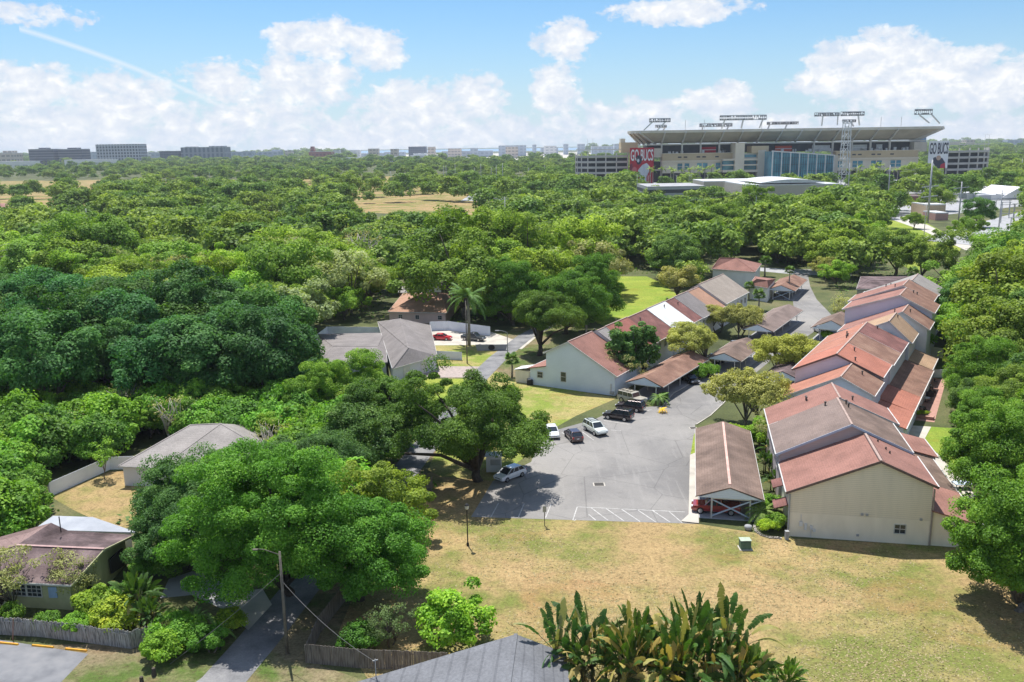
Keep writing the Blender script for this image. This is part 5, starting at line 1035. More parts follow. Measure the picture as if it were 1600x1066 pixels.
MB().lathe(p, [(.14, 0), (.14, .3), (.07, .4), (.06, hh-.35), (.09, hh-.3)], 10).build('post', M_blk, t); MB().lathe(up(p, hh-.3), [(.10, 0), (.20, .1), (.24, .45)], 10).build('lantern_glass', mat('frosted', (.6, .6, .58)), t); MB().lathe(up(p, hh+.15), [(.27, 0), (.22, .1), (.05, .25)], 10).build('lantern_cap', M_blk, t)
p = G(851, 822); t = thing('sign_post', p, 'small grey sign on a post seen from behind at the meadow edge', 'sign'); hh = hz(790, p); MB().bar(up(p, 0), up(p, hh-.05), .09).build('post', M_wood, t); MB().box(up(p, hh-.75)+[0, -.08, 0], (.42, .03, .7)).build('sign_plate', M_steel, t)
p = G(1239, 842); 
t = thing('utility_cabinet', G(1229, 843), 'small grey utility pedestal at the beige corner', 'utility box'); MB().box(G(1229, 843), (.38, .38, .95)).build('casing', M_concg, t, bevel=.03); MB().box(up(G(1229, 843), .95), (.42, .42, .05)).build('lid', M_steel, t)
p = G(1164, 857); t = thing('transformer_box', p, 'green transformer cabinet on the meadow', 'transformer box'); gm = mat('cabinet_green', (.12, .19, .13), (.10, .16, .11), 2); MB().box(p-[0, 0, 0], (1.35, 1.2, .06)).build('pad', M_conc, t); MB().prism([p+[-.55, -.45, .06], p+[.55, -.45, .06], p+[.55, .5, .06], p+[-.55, .5, .06]], [p+[-.55, -.35, .85], p+[.55, -.35, .85], p+[.55, .5, 1.0], p+[-.55, .5, 1.0]]).build('casing', gm, t, bevel=.03); MB().box(p+[0, .08, .98], (1.16, .95, .05)).build('lid', mat('cabinet_lid', (.40, .48, .38)), t)
t = thing('bin', G(1169, 828), 'small grey round tub beside the carport plants', 'tub'); MB().lathe(G(1169, 828), [(.35, 0), (.45, .35), (.4, .5), (.1, .6)], 12).build('body', M_concg, t, True)
mb = MB(); rr = [(1178, 822), (1181, 831), (1190, 837), (1203, 841), (1220, 842)]
for i in range(40):
    q = i/39*4; k = min(3, int(q)); f = q-k; px = rr[k][0]+(rr[k+1][0]-rr[k][0])*f; py = rr[k][1]+(rr[k+1][1]-rr[k][1])*f; mb.box(G(px, py)+np.array([rs.uniform(-.05, .05), rs.uniform(-.05, .05), 0]), (.24, .2, .16), (math.cos(i), math.sin(i), 0), (-math.sin(i), math.cos(i), 0))
tag(mb.build('garden_edging', M_conc), 'curved pale stone edging round the palm bed', 'edging')
for lb, px in (('yellow concrete wheel stop at the left photo edge', 12), ('yellow concrete wheel stop in the middle of the three', 67), ('yellow concrete wheel stop nearest the dirt yard', 119)):
    y_ = {12: 1006, 67: 1010.5, 119: 1016}[px]; a = G(px-17, y_-1.2); b = G(px+17, y_+2.2); d = (b-a)/np.linalg.norm(b-a); nn = np.array([d[1], -d[0], 0]); mb = MB()
    mb.prism([a-nn*.11, b-nn*.11, b+nn*.11, a+nn*.11], [a-nn*.06+d*.05+[0, 0, .15], b-nn*.06-d*.05+[0, 0, .15], b+nn*.06-d*.05+[0, 0, .15], a+nn*.06+d*.05+[0, 0, .15]]); tag(mb.build('wheel_stop', mat('yellow_paint', (.80, .40, .04), (.62, .30, .04), 3)), lb, 'wheel stop', 'yellow wheel stops')
for lb, px, py in (('rusty leaning post behind the left wheel stop', 20, 1000), ('thin post at the leaning fence', 107, 1000)): q = G(px, py); tag(MB().bar(q, q+[.25, .1, 2.0 if px < 50 else .9], .08).build('leaning_post', mat('rusty_wood', (.30, .17, .13))), lb, 'post')
for lb, px, py in (('short dark tree stump in the worn yard', 241, 1056), ('second short stump at the bottom photo edge', 222, 1070)): tag(MB().lathe(G(px, py), [(.22, 0), (.17, .3), (.15, .7), (.02, .72)], 9).build('tree_stump', M_barkd), lb, 'stump')
q = G(344, 1016); t = thing('mailbox', q, 'black mailbox on a post beside the lane', 'mailbox'); MB().bar(q, q+[0, 0, 1.1], .1).build('post', M_blk, t); MB().box(q+[0, 0, 1.1], (.55, .25, .25)).build('box', M_blk, t, bevel=.04)
q = G(772, 735); t = thing('mail_kiosk', q, 'pale box-like mail kiosk behind the white hatchback', 'kiosk'); MB().box(q, (2.0, 1.5, 2.2)).build('wall', WM['white'], t); MB().box(q+[0, 0, 2.2], (2.4, 1.9, .12)).build('roof', M_steelw, t); MB().box(q+[.2, -.78, 1.0], (1.3, .06, .8)).build('mail_doors', M_steel, t)
q = G(768, 548); t = thing('culvert', q, 'concrete culvert headwall with a dark pipe mouth in the front lawn', 'culvert'); MB().prism([q+[-3, 0, .02], q+[3, 0, .02], q+[3, .3, .02], q+[-3, .3, .02]], [q+[-3.4, 0, 1.3], q+[3.4, 0, 1.3], q+[3.4, .3, 1.3], q+[-3.4, .3, 1.3]]).build('headwall', M_concg, t)
MB().prism([q+[.7*math.cos(a), -.02, .7+.6*math.sin(a)] for a in np.linspace(0, 6.28, 15)[:-1]], [q+[.7*math.cos(a), -.06, .7+.6*math.sin(a)] for a in np.linspace(0, 6.28, 15)[:-1]]).build('pipe_mouth', M_dark, t)
for lb, px, py, c in (('dark green wheelie bin beside the grey house', 664, 569, (.03, .10, .07)), ('blue wheelie bin beside the grey house', 671, 568, (.03, .08, .16)), ('dark bin behind the red car beside the grey house', 672, 531, (.03, .09, .07))):
    q = G(px, py); t = thing('wheelie_bin', q, lb, 'bin', 'bins beside the grey house'); MB().prism([q+[-.25, -.3, .1], q+[.25, -.3, .1], q+[.25, .3, .1], q+[-.25, .3, .1]], [q+[-.32, -.38, 1.0], q+[.32, -.38, 1.0], q+[.32, .38, 1.0], q+[-.32, .38, 1.0]]).build('body', mat('bin_'+lb[:5], c), t); MB().box(q+[0, 0, 1.0], (.7, .8, .08)).build('lid', mat('bin_'+lb[:5], c), t); MB().tube([q+[-.3, .3, .12], q+[.3, .3, .12]], .12, 8).build('wheel', M_blk, t)
# terrace furniture
def chair(px, py, a, lb, proto=[None]):
    q = G(px, py)
    if proto[0] is None:
        t = thing('garden_chair', (0, 0, 0), lb, 'chair', 'garden chairs on the terrace'); MB().box((0, 0, .42), (.5, .5, .05)).build('seat', M_blk, t); MB().box((0, .24, .45), (.5, .05, .5)).build('backrest', M_blk, t)
        for sx in (-.22, .22):
            for sy in (-.22, .22): MB().box((sx, sy, 0), (.04, .04, .42)).build('leg', M_blk, t)
        proto[0] = t
    else: t = copy_tree(proto[0]); t['label'] = lb
    t.location = tuple(q); t.rotation_euler[2] = a
def gtable(px, py, lb, c=M_steelw):
    q = G(px, py); t = thing('garden_table', q, lb, 'table', 'tables on the terrace'); MB().lathe(up(q, .7), [(.65, 0), (.65, .05), (.02, .06)], 16).build('table_top', c, t); MB().lathe(q, [(.3, 0), (.06, .05), (.05, .7)], 8).build('pedestal', M_blk, t)
gtable(1449, 608, 'pale round table, nearest the coral lean-to'); gtable(1446, 628, 'pale round table in the middle of the terrace'); gtable(1440, 643, 'round table beside the brick planter', M_wood)
for i, (px, py) in enumerate([(1443, 607), (1455, 609), (1440, 627), (1452, 630), (1434, 643), (1446, 645), (1462, 600), (1459, 618), (1429, 632)]): chair(px, py, i*1.3, 'dark garden chair among the tables of the terrace')
q = G(1442, 653); t = thing('planter', q, 'long brick planter with low flowers at the end of the terrace', 'planter'); a = G(1425, 651); b = G(1459, 656); MB().bar(up(a, .25), up(b, .25), 1.0, .5).build('brick_wall', M_brickp, t)
for i in range(4): plant('lowbush', a+(b-a)*(i+.5)/4, 1, 'x') if False else None
me = PROTO['shrub0'][0]; o = bpy.data.objects.new('flowers', me); COL.objects.link(o); o.parent = t; o.scale = (.55, .18, .25); o.location = (0, 0, .35); o.color = (1.6, 1.2, .8, 1)
q = G(1448, 596); t = thing('parasol', q, 'folded red parasol on the terrace', 'parasol'); MB().lathe(q, [(.25, 0), (.25, .06), (.03, .08), (.03, .9)], 8).build('stand', M_blk, t); MB().lathe(up(q, .9), [(.12, 0), (.28, .3), (.2, 1.0), (.03, 1.6)], 10).build('canopy', mat('parasol_red', (.60, .06, .06)), t)
q = G(1453, 620); t = thing('barbecue', q, 'black barbecue on the terrace', 'barbecue'); MB().box(q, (1.1, .6, .85)).build('cabinet', M_blk, t); MB().lathe(up(q, .85), [(.35, 0), (.33, .2), (.05, .35)], 12).build('lid', M_blk, t)
t = thing('garden_table', G(1502, 763), 'pale blue covered table on the path at the right edge', 'table'); q = G(1502, 763); MB().box(up(q, .65), (2.0, 1.3, .1)).build('table_top', mat('pale_blue_cover', (.52, .62, .76)), t); [MB().box(q+[sx, sy, 0], (.08, .08, .65)).build('leg', M_steelw, t) for sx in (-.9, .9) for sy in (-.55, .55)]

# ------------------------------------------------------------------ cars
M_tyre = mat('tyre', (.025, .025, .027), rough=.9); M_rimm = paint('alloy', (.50, .50, .52), .3, .8, 0); M_headl = paint('headlight_lens', (.75, .78, .80), .1); M_taill = paint('taillight_red', (.45, .02, .02), .2)
CARK = dict(  # L, W, beltz, roofz, bonnet z, hull stations [(x, zhigh)], glass base x1..x4 and roof x2..x3, wheel r, wheelbase
    sedan=dict(L=4.75, W=1.82, st=[(-.5, .62), (-.47, .92), (-.30, .98), (.12, .96), (.22, .92), (.44, .78), (.5, .55)], g=(-.37, -.22, .06, .24), zb=.92, zr=1.45, wr=.33, wb=.29),
    hatch=dict(L=4.45, W=1.80, st=[(-.5, .66), (-.48, .98), (-.30, 1.0), (.14, .97), (.26, .93), (.45, .78), (.5, .55)], g=(-.46, -.33, .08, .28), zb=.93, zr=1.52, wr=.33, wb=.30),
    suv=dict(L=4.75, W=1.92, st=[(-.5, .75), (-.49, 1.08), (-.30, 1.10), (.14, 1.08), (.24, 1.05), (.45, .95), (.5, .68)], g=(-.485, -.42, .07, .23), zb=1.05, zr=1.74, wr=.38, wb=.29),
    box=dict(L=5.0, W=2.08, st=[(-.5, 1.0), (-.49, 1.25), (-.30, 1.26), (.14, 1.26), (.20, 1.26), (.47, 1.22), (.5, .85)], g=(-.49, -.47, .12, .18), zb=1.22, zr=1.98, wr=.46, wb=.30),
    pickup=dict(L=5.6, W=1.98, st=[(-.5, 1.0), (-.49, 1.12), (-.13, 1.12), (.14, 1.10), (.22, 1.08), (.45, 1.0), (.5, .72)], g=(-.14, -.10, .10, .22), zb=1.08, zr=1.82, wr=.40, wb=.31))
def car(kind, px, py, ang, colour, label, group='cars parked in the townhouse car park', rough=.22, metal=0., name='parked_car', cat='car', rack=False, z=0.):
    k = CARK[kind]; L_, W_ = k['L'], k['W']; q = G(px, py, z); q[2] = z+.02; t = thing(name, q, label, cat, group); body = paint('paint_'+label[:24], colour, rough, metal, 1.)
    ca, sa = math.cos(ang), math.sin(ang)
    def B_(x, y, zz): return q+np.array([x*ca-y*sa, x*sa+y*ca, zz])
    zl = .24 if kind in ('sedan', 'hatch') else .36; mb = MB(); rings = []
    for i, (fx, zh) in enumerate(k['st']):
        x = fx*L_; w = W_/2*(1 if 0 < i < len(k['st'])-1 else .86); zlo = zl+(.1 if i in (0, len(k['st'])-1) else 0); zm = zlo+(zh-zlo)*.55
        rings.append([B_(x, -w*.93, zlo), B_(x, w*.93, zlo), B_(x, w, zm), B_(x, w*.93, zh), B_(x, -w*.93, zh), B_(x, -w, zm)])
    kk = len(mb.v)
    for r_ in rings: mb.v += [tuple(p) for p in r_]
    for i in range(len(rings)-1):
        for j in range(6): mb.f.append((kk+i*6+j, kk+i*6+(j+1) % 6, kk+(i+1)*6+(j+1) % 6, kk+(i+1)*6+j))
    mb.f.append(tuple(kk+j for j in range(5, -1, -1))); mb.f.append(tuple(kk+(len(rings)-1)*6+j for j in range(6))); mb.build('body', body, t, bevel=.05)
    x1, x2, x3, x4 = [a*L_ for a in k['g']]; zb, zr = k['zb'], k['zr']; wb_, wt = W_/2*.90, W_/2*(.74 if kind != 'box' else .84)
    lo = [B_(x1, -wb_, zb-.03), B_(x4, -wb_, zb-.03), B_(x4, wb_, zb-.03), B_(x1, wb_, zb-.03)]; hi = [B_(x2, -wt, zr-.05), B_(x3, -wt, zr-.05), B_(x3, wt, zr-.05), B_(x2, wt, zr-.05)]
    MB().prism(lo, hi).build('windows', M_glass, t, bevel=.02)
    MB().prism([B_(x2-.06, -wt-.02, zr-.06), B_(x3+.06, -wt-.02, zr-.06), B_(x3+.06, wt+.02, zr-.06), B_(x2-.06, wt+.02, zr-.06)], [B_(x2+.08, -wt*.9, zr+.02), B_(x3-.12, -wt*.9, zr+.02), B_(x3-.12, wt*.9, zr+.02), B_(x2+.08, wt*.9, zr+.02)]).build('roof', body, t, bevel=.02)
    mb = MB()
    for sy in (-1, 1):
        for f in (0., .34, .68, 1.): 
            xa = x1+(x4-x1)*f; xb = x2+(x3-x2)*f; mb.bar(B_(xa, sy*(wb_+.005), zb-.02), B_(xb, sy*(wt+.005), zr-.04), .09 if f not in (0, 1) else .12, .05)
    mb.build('pillars', body, t)
    for sx in (-1, 1):
        for sy in (-1, 1):
            c = (sx*k['wb']*L_, sy*(W_/2-.10)); w = MB().tube([B_(c[0], c[1]-.11, k['wr']), B_(c[0], c[1]+.13 if sy > 0 else c[1]+.11, k['wr'])] if sy > 0 else [B_(c[0], c[1]-.13, k['wr']), B_(c[0], c[1]+.11, k['wr'])], k['wr'], 18).build('wheel', M_tyre, t)
            yo = c[1]+sy*.14; MB().tube([B_(c[0], yo-.02, k['wr']), B_(c[0], yo+.01, k['wr'])], k['wr']*.62, 12).build('rim', M_rimm, w)
    f0 = k['st'][-2][1]
    for sy in (-1, 1):
        MB().box(B_(.475*L_, sy*W_*.35, f0-.22), (.22, .38, .14), (ca, sa, 0), (-sa, ca, 0)).build('headlight', M_headl, t); MB().box(B_(-.492*L_, sy*W_*.40, k['st'][1][1]-.30), (.10, .22, .26), (ca, sa, 0), (-sa, ca, 0)).build('taillight', M_taill, t)
        MB().box(B_(x4-.25, sy*(W_/2+.08), zb), (.12, .18, .13), (ca, sa, 0), (-sa, ca, 0)).build('mirror', body, t)
    MB().box(B_(.493*L_, 0, .42), (.06, W_*.55, .18), (ca, sa, 0), (-sa, ca, 0)).build('grille', M_blk, t)
    MB().box(B_(-.497*L_, 0, .62), (.03, .34, .13), (ca, sa, 0), (-sa, ca, 0)).build('number_plate', M_wht, t)
    if rack:
        mb = MB(); [mb.bar(B_(x2+.3, s_*wt*.8, zr+.08), B_(x3-.3, s_*wt*.8, zr+.08), .06) for s_ in (-1, 1)]; [mb.bar(B_(x2+f*(x3-x2), -wt*.8, zr+.09), B_(x2+f*(x3-x2), wt*.8, zr+.09), .06) for f in (.2, .5, .8)]; mb.build('roof_rack', M_blk, t)
    return t
def dirpx(a, b): p, q = G(*a), G(*b); return math.atan2(q[1]-p[1], q[0]-p[0])
car('hatch', 797, 747, dirpx((822, 740), (776, 757)), (.80, .82, .86), 'white hatchback parked alone at the left edge of the car park')
car('suv', 966, 655, dirpx((995, 657), (945, 650)), (.035, .025, .03), 'black sport utility car parked nearest of the two dark ones', metal=.4)
car('suv', 985, 641, dirpx((1012, 643), (965, 637)), (.05, .035, .04), 'dark car half hidden between the black one and the boxy off-roader', metal=.4)
car('box', 988, 630, dirpx((960, 622), (1015, 636)), (.50, .46, .38), 'tan boxy off-roader with a roof rack beside the rusty carport', rack=True)
car('suv', 930, 676, dirpx((910, 664), (950, 686)), (.66, .70, .66), 'pale greenish white off-road car with a roof rack', rack=True)
car('hatch', 896, 686, dirpx((905, 693), (886, 674)), (.09, .055, .055), 'small dark brown hatchback seen from behind', metal=.4)
car('sedan', 862, 680, dirpx((858, 668), (868, 690)), (.78, .80, .82), 'white car half hidden under the oak boughs')
car('pickup', 1118, 800, dirpx((1098, 800), (1165, 805))+math.pi, (.30, .035, .03), 'dark red pickup under the nearest carport')
car('sedan', 1098, 585, dirpx((1085, 578), (1107, 590)), (.03, .03, .035), 'black car under the rusty carport', metal=.3)
car('sedan', 1078, 597, dirpx((1065, 590), (1087, 602)), (.03, .03, .035), 'black car deeper in the rusty carport', metal=.3)
car('hatch', 1152, 545, dirpx((1135, 540), (1158, 550)), (.60, .60, .62), 'silver car under the half hidden carport', metal=.5)
car('sedan', 1118, 565, dirpx((1105, 560), (1125, 570)), (.03, .03, .035), 'dark car at the front of the half hidden carport', metal=.3)
car('sedan', 1282, 520, dirpx((1275, 516), (1290, 524)), (.55, .55, .57), 'pale car under the blue gabled carport', metal=.4)
car('sedan', 690, 531, dirpx((675, 531), (708, 532)), (.66, .02, .035), 'bright red saloon on the pale concrete drive', None)
car('pickup', 740, 532, dirpx((725, 531), (758, 534)), (.09, .10, .12), 'dark grey pickup parked behind the tall palm', None, metal=.4)
for lb, px, py, kd, c in (('white van beside the green field', 1352, 356, 'box', (.75, .75, .75)), ('silver car beside the green field', 1374, 366, 'hatch', (.55, .56, .58)), ('white car on the forecourt', 1400, 322, 'sedan', (.75, .75, .75)), ('red van near the stadium entrance', 1330, 310, 'box', (.5, .05, .04))):
    car(kd, px, py, .2, c, lb, 'cars around the green field')
rs2 = random.Random(8)
for i in range(16):
    px = rs2.uniform(905, 978) if i < 8 else rs2.uniform(1310, 1440); car('suv', px, rs2.uniform(283, 289) if i < 8 else rs2.uniform(315, 325), rs2.uniform(0, 3), rs2.choice([(.03, .05, .14), (.04, .04, .05), (.5, .5, .52)]), 'small car parked before the stadium', 'cars parked before the stadium')
PLACED = []
def inpoly(x, y, poly):
    c = False; j = len(poly)-1
    for i in range(len(poly)):
        xi, yi = poly[i]; xj, yj = poly[j]
        if (yi > y) != (yj > y) and x < (xj-xi)*(y-yi)/(yj-yi)+xi: c = not c
        j = i
    return c
def inpoly_(x, y): return inpoly(x, y, MPX)
MPX = [(575, 1062), (528, 990), (555, 925), (640, 822), (660, 795), (736, 808), (1092, 821), (1238, 846), (1500, 857), (1640, 850), (1640, 1080), (575, 1080)]
def T(key, px, py, scale, label, h=None, name='tree', group=None, col=(1, 1, 1), rz=None, world=None, sz=None):
    p = G(px, py) if world is None else np.array([*world, 0.]); PLACED.append((p[0], p[1], PROTO[key][2]*scale))
    return tree(key, p, scale, label, group, name, col, rz, sz)
# ---- the trees one can point to
T('near0', 0, 0, .90, 'biggest bright green tree rising over the lane in the lower left', world=(-22.0, 78.8), name='broadleaf_tree', rz=.4, col=(.62, .84, .75))
T('near1', 0, 0, .86, 'bright green tree whose boughs hang over the meadow beside the plank fences', world=(-15.2, 77.5), name='broadleaf_tree', rz=1.9, col=(.55, .78, .72))
T('lotoak', 0, 0, 1.0, 'broad oak reaching over the white hatchback and car park', world=(-4.6, 108), name='oak_tree', rz=.6, col=(.58, .70, .66))
T('near2', 0, 0, .90, 'dark oak standing left of the lane opposite the car park oak', world=(-18.5, 114), name='oak_tree', rz=3.3, col=(.50, .66, .70))
T('near3', 0, 0, .95, 'dark green tree shading the white annexe roof', world=(-34, 90), name='oak_tree', rz=.2, col=(.95, 1, 1))
T('near3', 0, 0, .75, 'dark green tree beside the drive under the biggest tree', world=(-33.5, 84.5), name='oak_tree', rz=2.2, col=(.8, .9, .9))
T('near3', 0, 0, .80, 'grey-green tree between the grey roof and the biggest tree', world=(-27.5, 98), name='oak_tree', rz=4.2, col=(1.05, 1.0, 1.15))
T('near3', 0, 0, .80, 'grey-green tree behind the biggest tree, left of the lane', world=(-22, 101), name='oak_tree', rz=5.2, col=(1.0, 1.0, 1.1))
T('near4', 560, 655, .8, 'bright rounded tree in front of the grey hip-roofed house', name='broadleaf_tree', rz=1)
T('near4', 500, 670, .75, 'bright green tree left of the grey hip-roofed house', name='broadleaf_tree', rz=2)
T('near3', 600, 690, .70, 'grey-green tree below the grey hip-roofed house', name='oak_tree', col=(1.1, 1.1, 1.2))
# right edge
for i, (px, py, k, s, lb) in enumerate([(1590, 955, 'near4', .92, 'bright green tree at the lower right edge shading the meadow'), (1665, 900, 'near0', .7, 'tall green tree leaning in from the right edge beside the beige house'),
        (1555, 790, 'near4', .9, 'green tree behind the long rose roof at the right edge'), (1600, 760, 'near2', .75, 'loose olive-green tree at the right edge'), (1525, 700, 'near1', .75, 'green tree beside the small grass patch'),
        (1590, 690, 'near2', .8, 'pale grey-green tree at the right edge level with the patio'), (1530, 640, 'near4', .85, 'green tree beside the garden terrace'), (1600, 625, 'near2', .8, 'tree crown at the right edge level with the coral roof'),
        (1528, 590, 'near1', .85, 'green tree behind the terrace fence'), (1510, 548, 'near4', .75, 'dense green tree behind the white gable'), (1580, 560, 'near1', .9, 'broad green tree right of the white gable')]):
    T(k, px, py, s, lb, name='broadleaf_tree', col=(.74, .82, .70) if k != 'near2' else (1.1, 1.05, 1.1))
# trees of the townhouse drive
for (px, py, k, s, lb, c) in [(1168, 668, 'olivenear', 1.0, 'yellowish tree at the corner behind the nearest carport', (1.1, 1.1, .8)), (1222, 590, 'olivenear', .98, 'wide yellow-green tree in the middle of the drive', (1.1, 1.15, .55)),
        (1088, 572, 'olivenear', 1.0, 'pale yellow-green tree hiding the white roof edge', (1.1, 1.15, .75)), (1155, 528, 'olivenear', .85, 'greyish yellow tree between two left-hand carports', (1., 1., .75)), (1120, 520, 'olivenear', .75, 'yellowish tree beside the orange roof', (1.05, 1.05, .7)),
        (970, 600, 'conifer', 1.4, 'slim dark green tree at the corner of the pale blue gable', (1., 1.05, .9)), (1005, 592, 'conifer', 1.4, 'upright dark green tree behind the rusty carport', (1., 1.05, .9)), (987, 596, 'conifer', 1.35, 'dark green upright tree, middle one by the blue gable', (1., 1, .9)), (966, 605, 'twiggy', .9, 'pale twiggy shrub tree against the pale blue gable', (1, 1, 1)),
        (1058, 470, 'olive0', 1.15, 'pale olive tree at the edge of the bright green lawn', (1.1, 1.05, .9)), (1318, 505, 'twiggy', .95, 'bare-looking pale tree beside the far brown carport', (1.2, 1.2, 1.2)), (1307, 448, 'bright0', .85, 'bright tree where the drive meets the cross street', (1.1, 1.1, .9)), (1290, 440, 'olive1', .8, 'yellow-green tree at the cross street corner', (1, 1, .7)),
        (1205, 700, 'twiggy', .8, 'bare twiggy shrub beside the brown roof corner', (1, 1, 1.1))]:
    T(k, px, py, s, lb, col=c)
# the big dark trees behind the blue gable
for (px, py, k, s, lb, c) in [(842, 556, 'near2', 1.0, 'tree with a thick dark trunk at the bend of the lane', (.62, .72, .65)), (880, 522, 'near1', 1.2, 'great green tree beside the bright green lawn', (.56, .68, .62)), (922, 500, 'near4', 1.15, 'tall green tree at the left edge of the bright lawn', (.55, .68, .62)), (802, 508, 'near4', 1.15, 'tall green tree behind the white fence', (.62, .75, .65)),
        (852, 480, 'near1', 1.2, 'broad green tree in the middle of the big group by the lawn', (.60, .72, .62)), (742, 462, 'near2', .9, 'loose tall tree beside the tallest palm', (.68, .75, .68)), (790, 448, 'near2', .9, 'loose tall tree set back between the tallest palm and the great green tree', (.70, .78, .68)), (575, 462, 'bright1', 1.05, 'bright tree left of the low white roof', (1.1, 1.1, 1)), (540, 500, 'bright2', 1.0, 'bright low tree left of the salmon hip roof', (1.1, 1.1, 1))]:
    T(k, px, py, s, lb, col=c, name='broadleaf_tree')
for (px, py, k, s, lb) in [(733, 540, 'tallpalm', 1.02, 'tall solitary palm in front of the dark parked car'), (800, 590, 'sabal', .85, 'small fan palm beside the lane near the blue gable'), (916, 530, 'sabal', 1.05, 'fan palm behind the purplish grey roof'), (1252, 560, 'datepalm', .85, 'feathery palm beside the drive near the right row'),
        (1185, 485, 'sabal', 1., 'fan palm in front of the sandy-grey roof end'), (1232, 462, 'sabaltall', .8, 'tall fan palm at the far end of the drive'), (1195, 432, 'sabal', 1.2, 'fan palm behind the far carport'), (1170, 468, 'sabal', .9, 'low fan palm beside the sandy-grey roof'), (1425, 450, 'sabal', 1.1, 'fan palm behind the farthest grey-green roof'), (1030, 632, 'lowpalm', 1.1, 'small palm at the front post of the rusty carport'),
        (1190, 815, 'lowpalm', 1.2, 'bushy yellow-green palm beside the nearest carport'), (1443, 545, 'lowpalm', 1.1, 'palm clump beside the pale gate'), (305, 990, 'datepalm', .55, 'feathery palm in the garden beside the concrete drive'), (340, 1000, 'lowpalm', 1.0, 'low dark palm beside the mailbox'), (262, 975, 'lowpalm', .8, 'spiky light green palm behind the fence end')]:
    T(k, px, py, s, lb, name='palm_tree', col=(1, 1, .8) if 'yellow' in lb or 'light' in lb else (.55, .70, .65) if k == 'tallpalm' else (.85, .95, .9))
# garden and border shrubs
SH = 'shrubs in the overgrown garden behind the leaning fence'
for i, (px, py, s, lb, c) in enumerate([(20, 975, .55, 'green shrub at the foot of the house wall, left edge', (1, 1, 1)), (75, 985, .5, 'green shrub under the barred windows', (.8, .9, .9)), (120, 988, .6, 'bright shrub below the blue shutter board', (1.1, 1.2, .9)), (150, 965, .9, 'olive shrub at the house corner', (1.3, 1.1, .9)), (185, 985, .9, 'yellowish shrub in the middle of the garden', (2.0, 1.4, 1.2)), (215, 950, .8, 'dark shrub near the porch', (.6, .75, .9)), (230, 905, .8, 'dark shrub against the porch of the cream house', (.6, .8, .8)),
        (255, 1030, .7, 'bright shrub at the end of the leaning fence', (1.2, 1.2, .9)), (280, 1010, .8, 'green shrub beside the fence end', (.8, 1, .8)), (330, 1020, .75, 'dark shrub beside the mailbox', (.6, .8, .7)), (360, 985, .6, 'yellowish shrub at the drive apron', (1.5, 1.2, 1)), (270, 895, .9, 'dark shrub at the back of the concrete drive', (.6, .7, .8))]):
    T(f'shrub{i % 3}', px, py, s, lb, name='shrub', group=SH, col=c)
T('twiggy', 5, 960, .95, 'sparse twiggy tree over the left end of the plum-brown roof', name='tree', col=(.9, .95, .9)); T('twiggy', 118, 940, .7, 'sparse twiggy tree in front of the plum-brown roof corner', name='tree', col=(.9, .95, .9)); T('bush', 705, 1005, .9, 'round bright green bush on the meadow behind the bottom fence', name='bush', col=(1.1, 1.2, .8)); T('twiggy', 610, 1010, .55, 'small dark twiggy tree in the fenced corner', name='shrub', col=(.4, .6, .5)); T('shrub1', 560, 1015, .7, 'dark shrub inside the fenced corner', name='shrub', col=(.5, .7, .6))
for (px, py, s, lb) in [(275, 690, 1.0, 'pale bare-branched tree leaning out of the thicket'), (135, 700, .8, 'pale dead tree at the left of the thicket'), (205, 655, .9, 'pale dead branches at the foot of the dark wood'), (112, 405, 1.2, 'bare brownish tree in the sunny left wood'), (585, 455, 1.0, 'bare pale tree behind the low white roof'), (430, 720, .8, 'grey bare branches beside the grey hip roof of the yard')]:
    T('bare', px, py, s, lb, name='dead_tree')
T('sapling', 163, 748, 1.0, 'thin young tree in the small fenced yard', col=(1.2, 1.2, 1.2))
for i, (px, py, s, k, lb, c) in enumerate([(1180, 700, .9, 'shrub0', 'yellow-green shrub behind the nearest carport roof', (1.4, 1.3, .9)), (1195, 690, 1., 'shrub1', 'shrub between carport and brown roof', (1.2, 1.2, 1)), (1150, 690, .8, 'shrub2', 'low yellowish shrub at the far end of the nearest carport', (1.9, 1.5, 1)), (1208, 800, .6, 'shrub0', 'low shrub against the beige wall corner', (1, 1.1, .8)), (1215, 828, .55, 'shrub1', 'rounded shrub at the foot of the beige corner', (1, 1, .9)), (1198, 830, .45, 'shrub2', 'small yellowish shrub inside the white edging', (1.9, 1.5, .8)),
        (1037, 625, .4, 'shrub0', 'small shrub by the rusty carport', (1, 1, 1)), (1095, 592, .8, 'shrub1', 'dark green shrub mass between two carports', (.9, 1, .8)), (1110, 588, .7, 'shrub2', 'shrub at the drive edge between two carports', (.9, 1, .8)), (1290, 530, .6, 'shrub0', 'olive shrub beside the pale blue carport gable', (1.3, 1.2, 1)), (1340, 480, .9, 'shrub2', 'dark shrub mass behind the far brown carport', (.7, .8, .8))]):
    T(k, px, py, s, lb, name='shrub', group='shrubs along the townhouse drive', col=c)
for (px, py, s, lb) in [(1196, 742, .62, 'banana-like plant between carport and brown roof, upper one'), (1203, 722, .66, 'banana-like plant at the brown roof gutter'), (1207, 765, .55, 'banana-like plant beside the small awning'), (225, 968, .95, 'tall banana plant in the middle of the garden'), (238, 985, .7, 'short banana plant in front of the tall one'), (1005, 585, .5, 'light green broad-leaved plant behind the rusty carport')]:
    plant('banana', G(px, py), s, lb, name='banana_plant', cat='banana plant', col=(1, 1.05, .9))
GP = 'bird of paradise plants at the bottom edge'
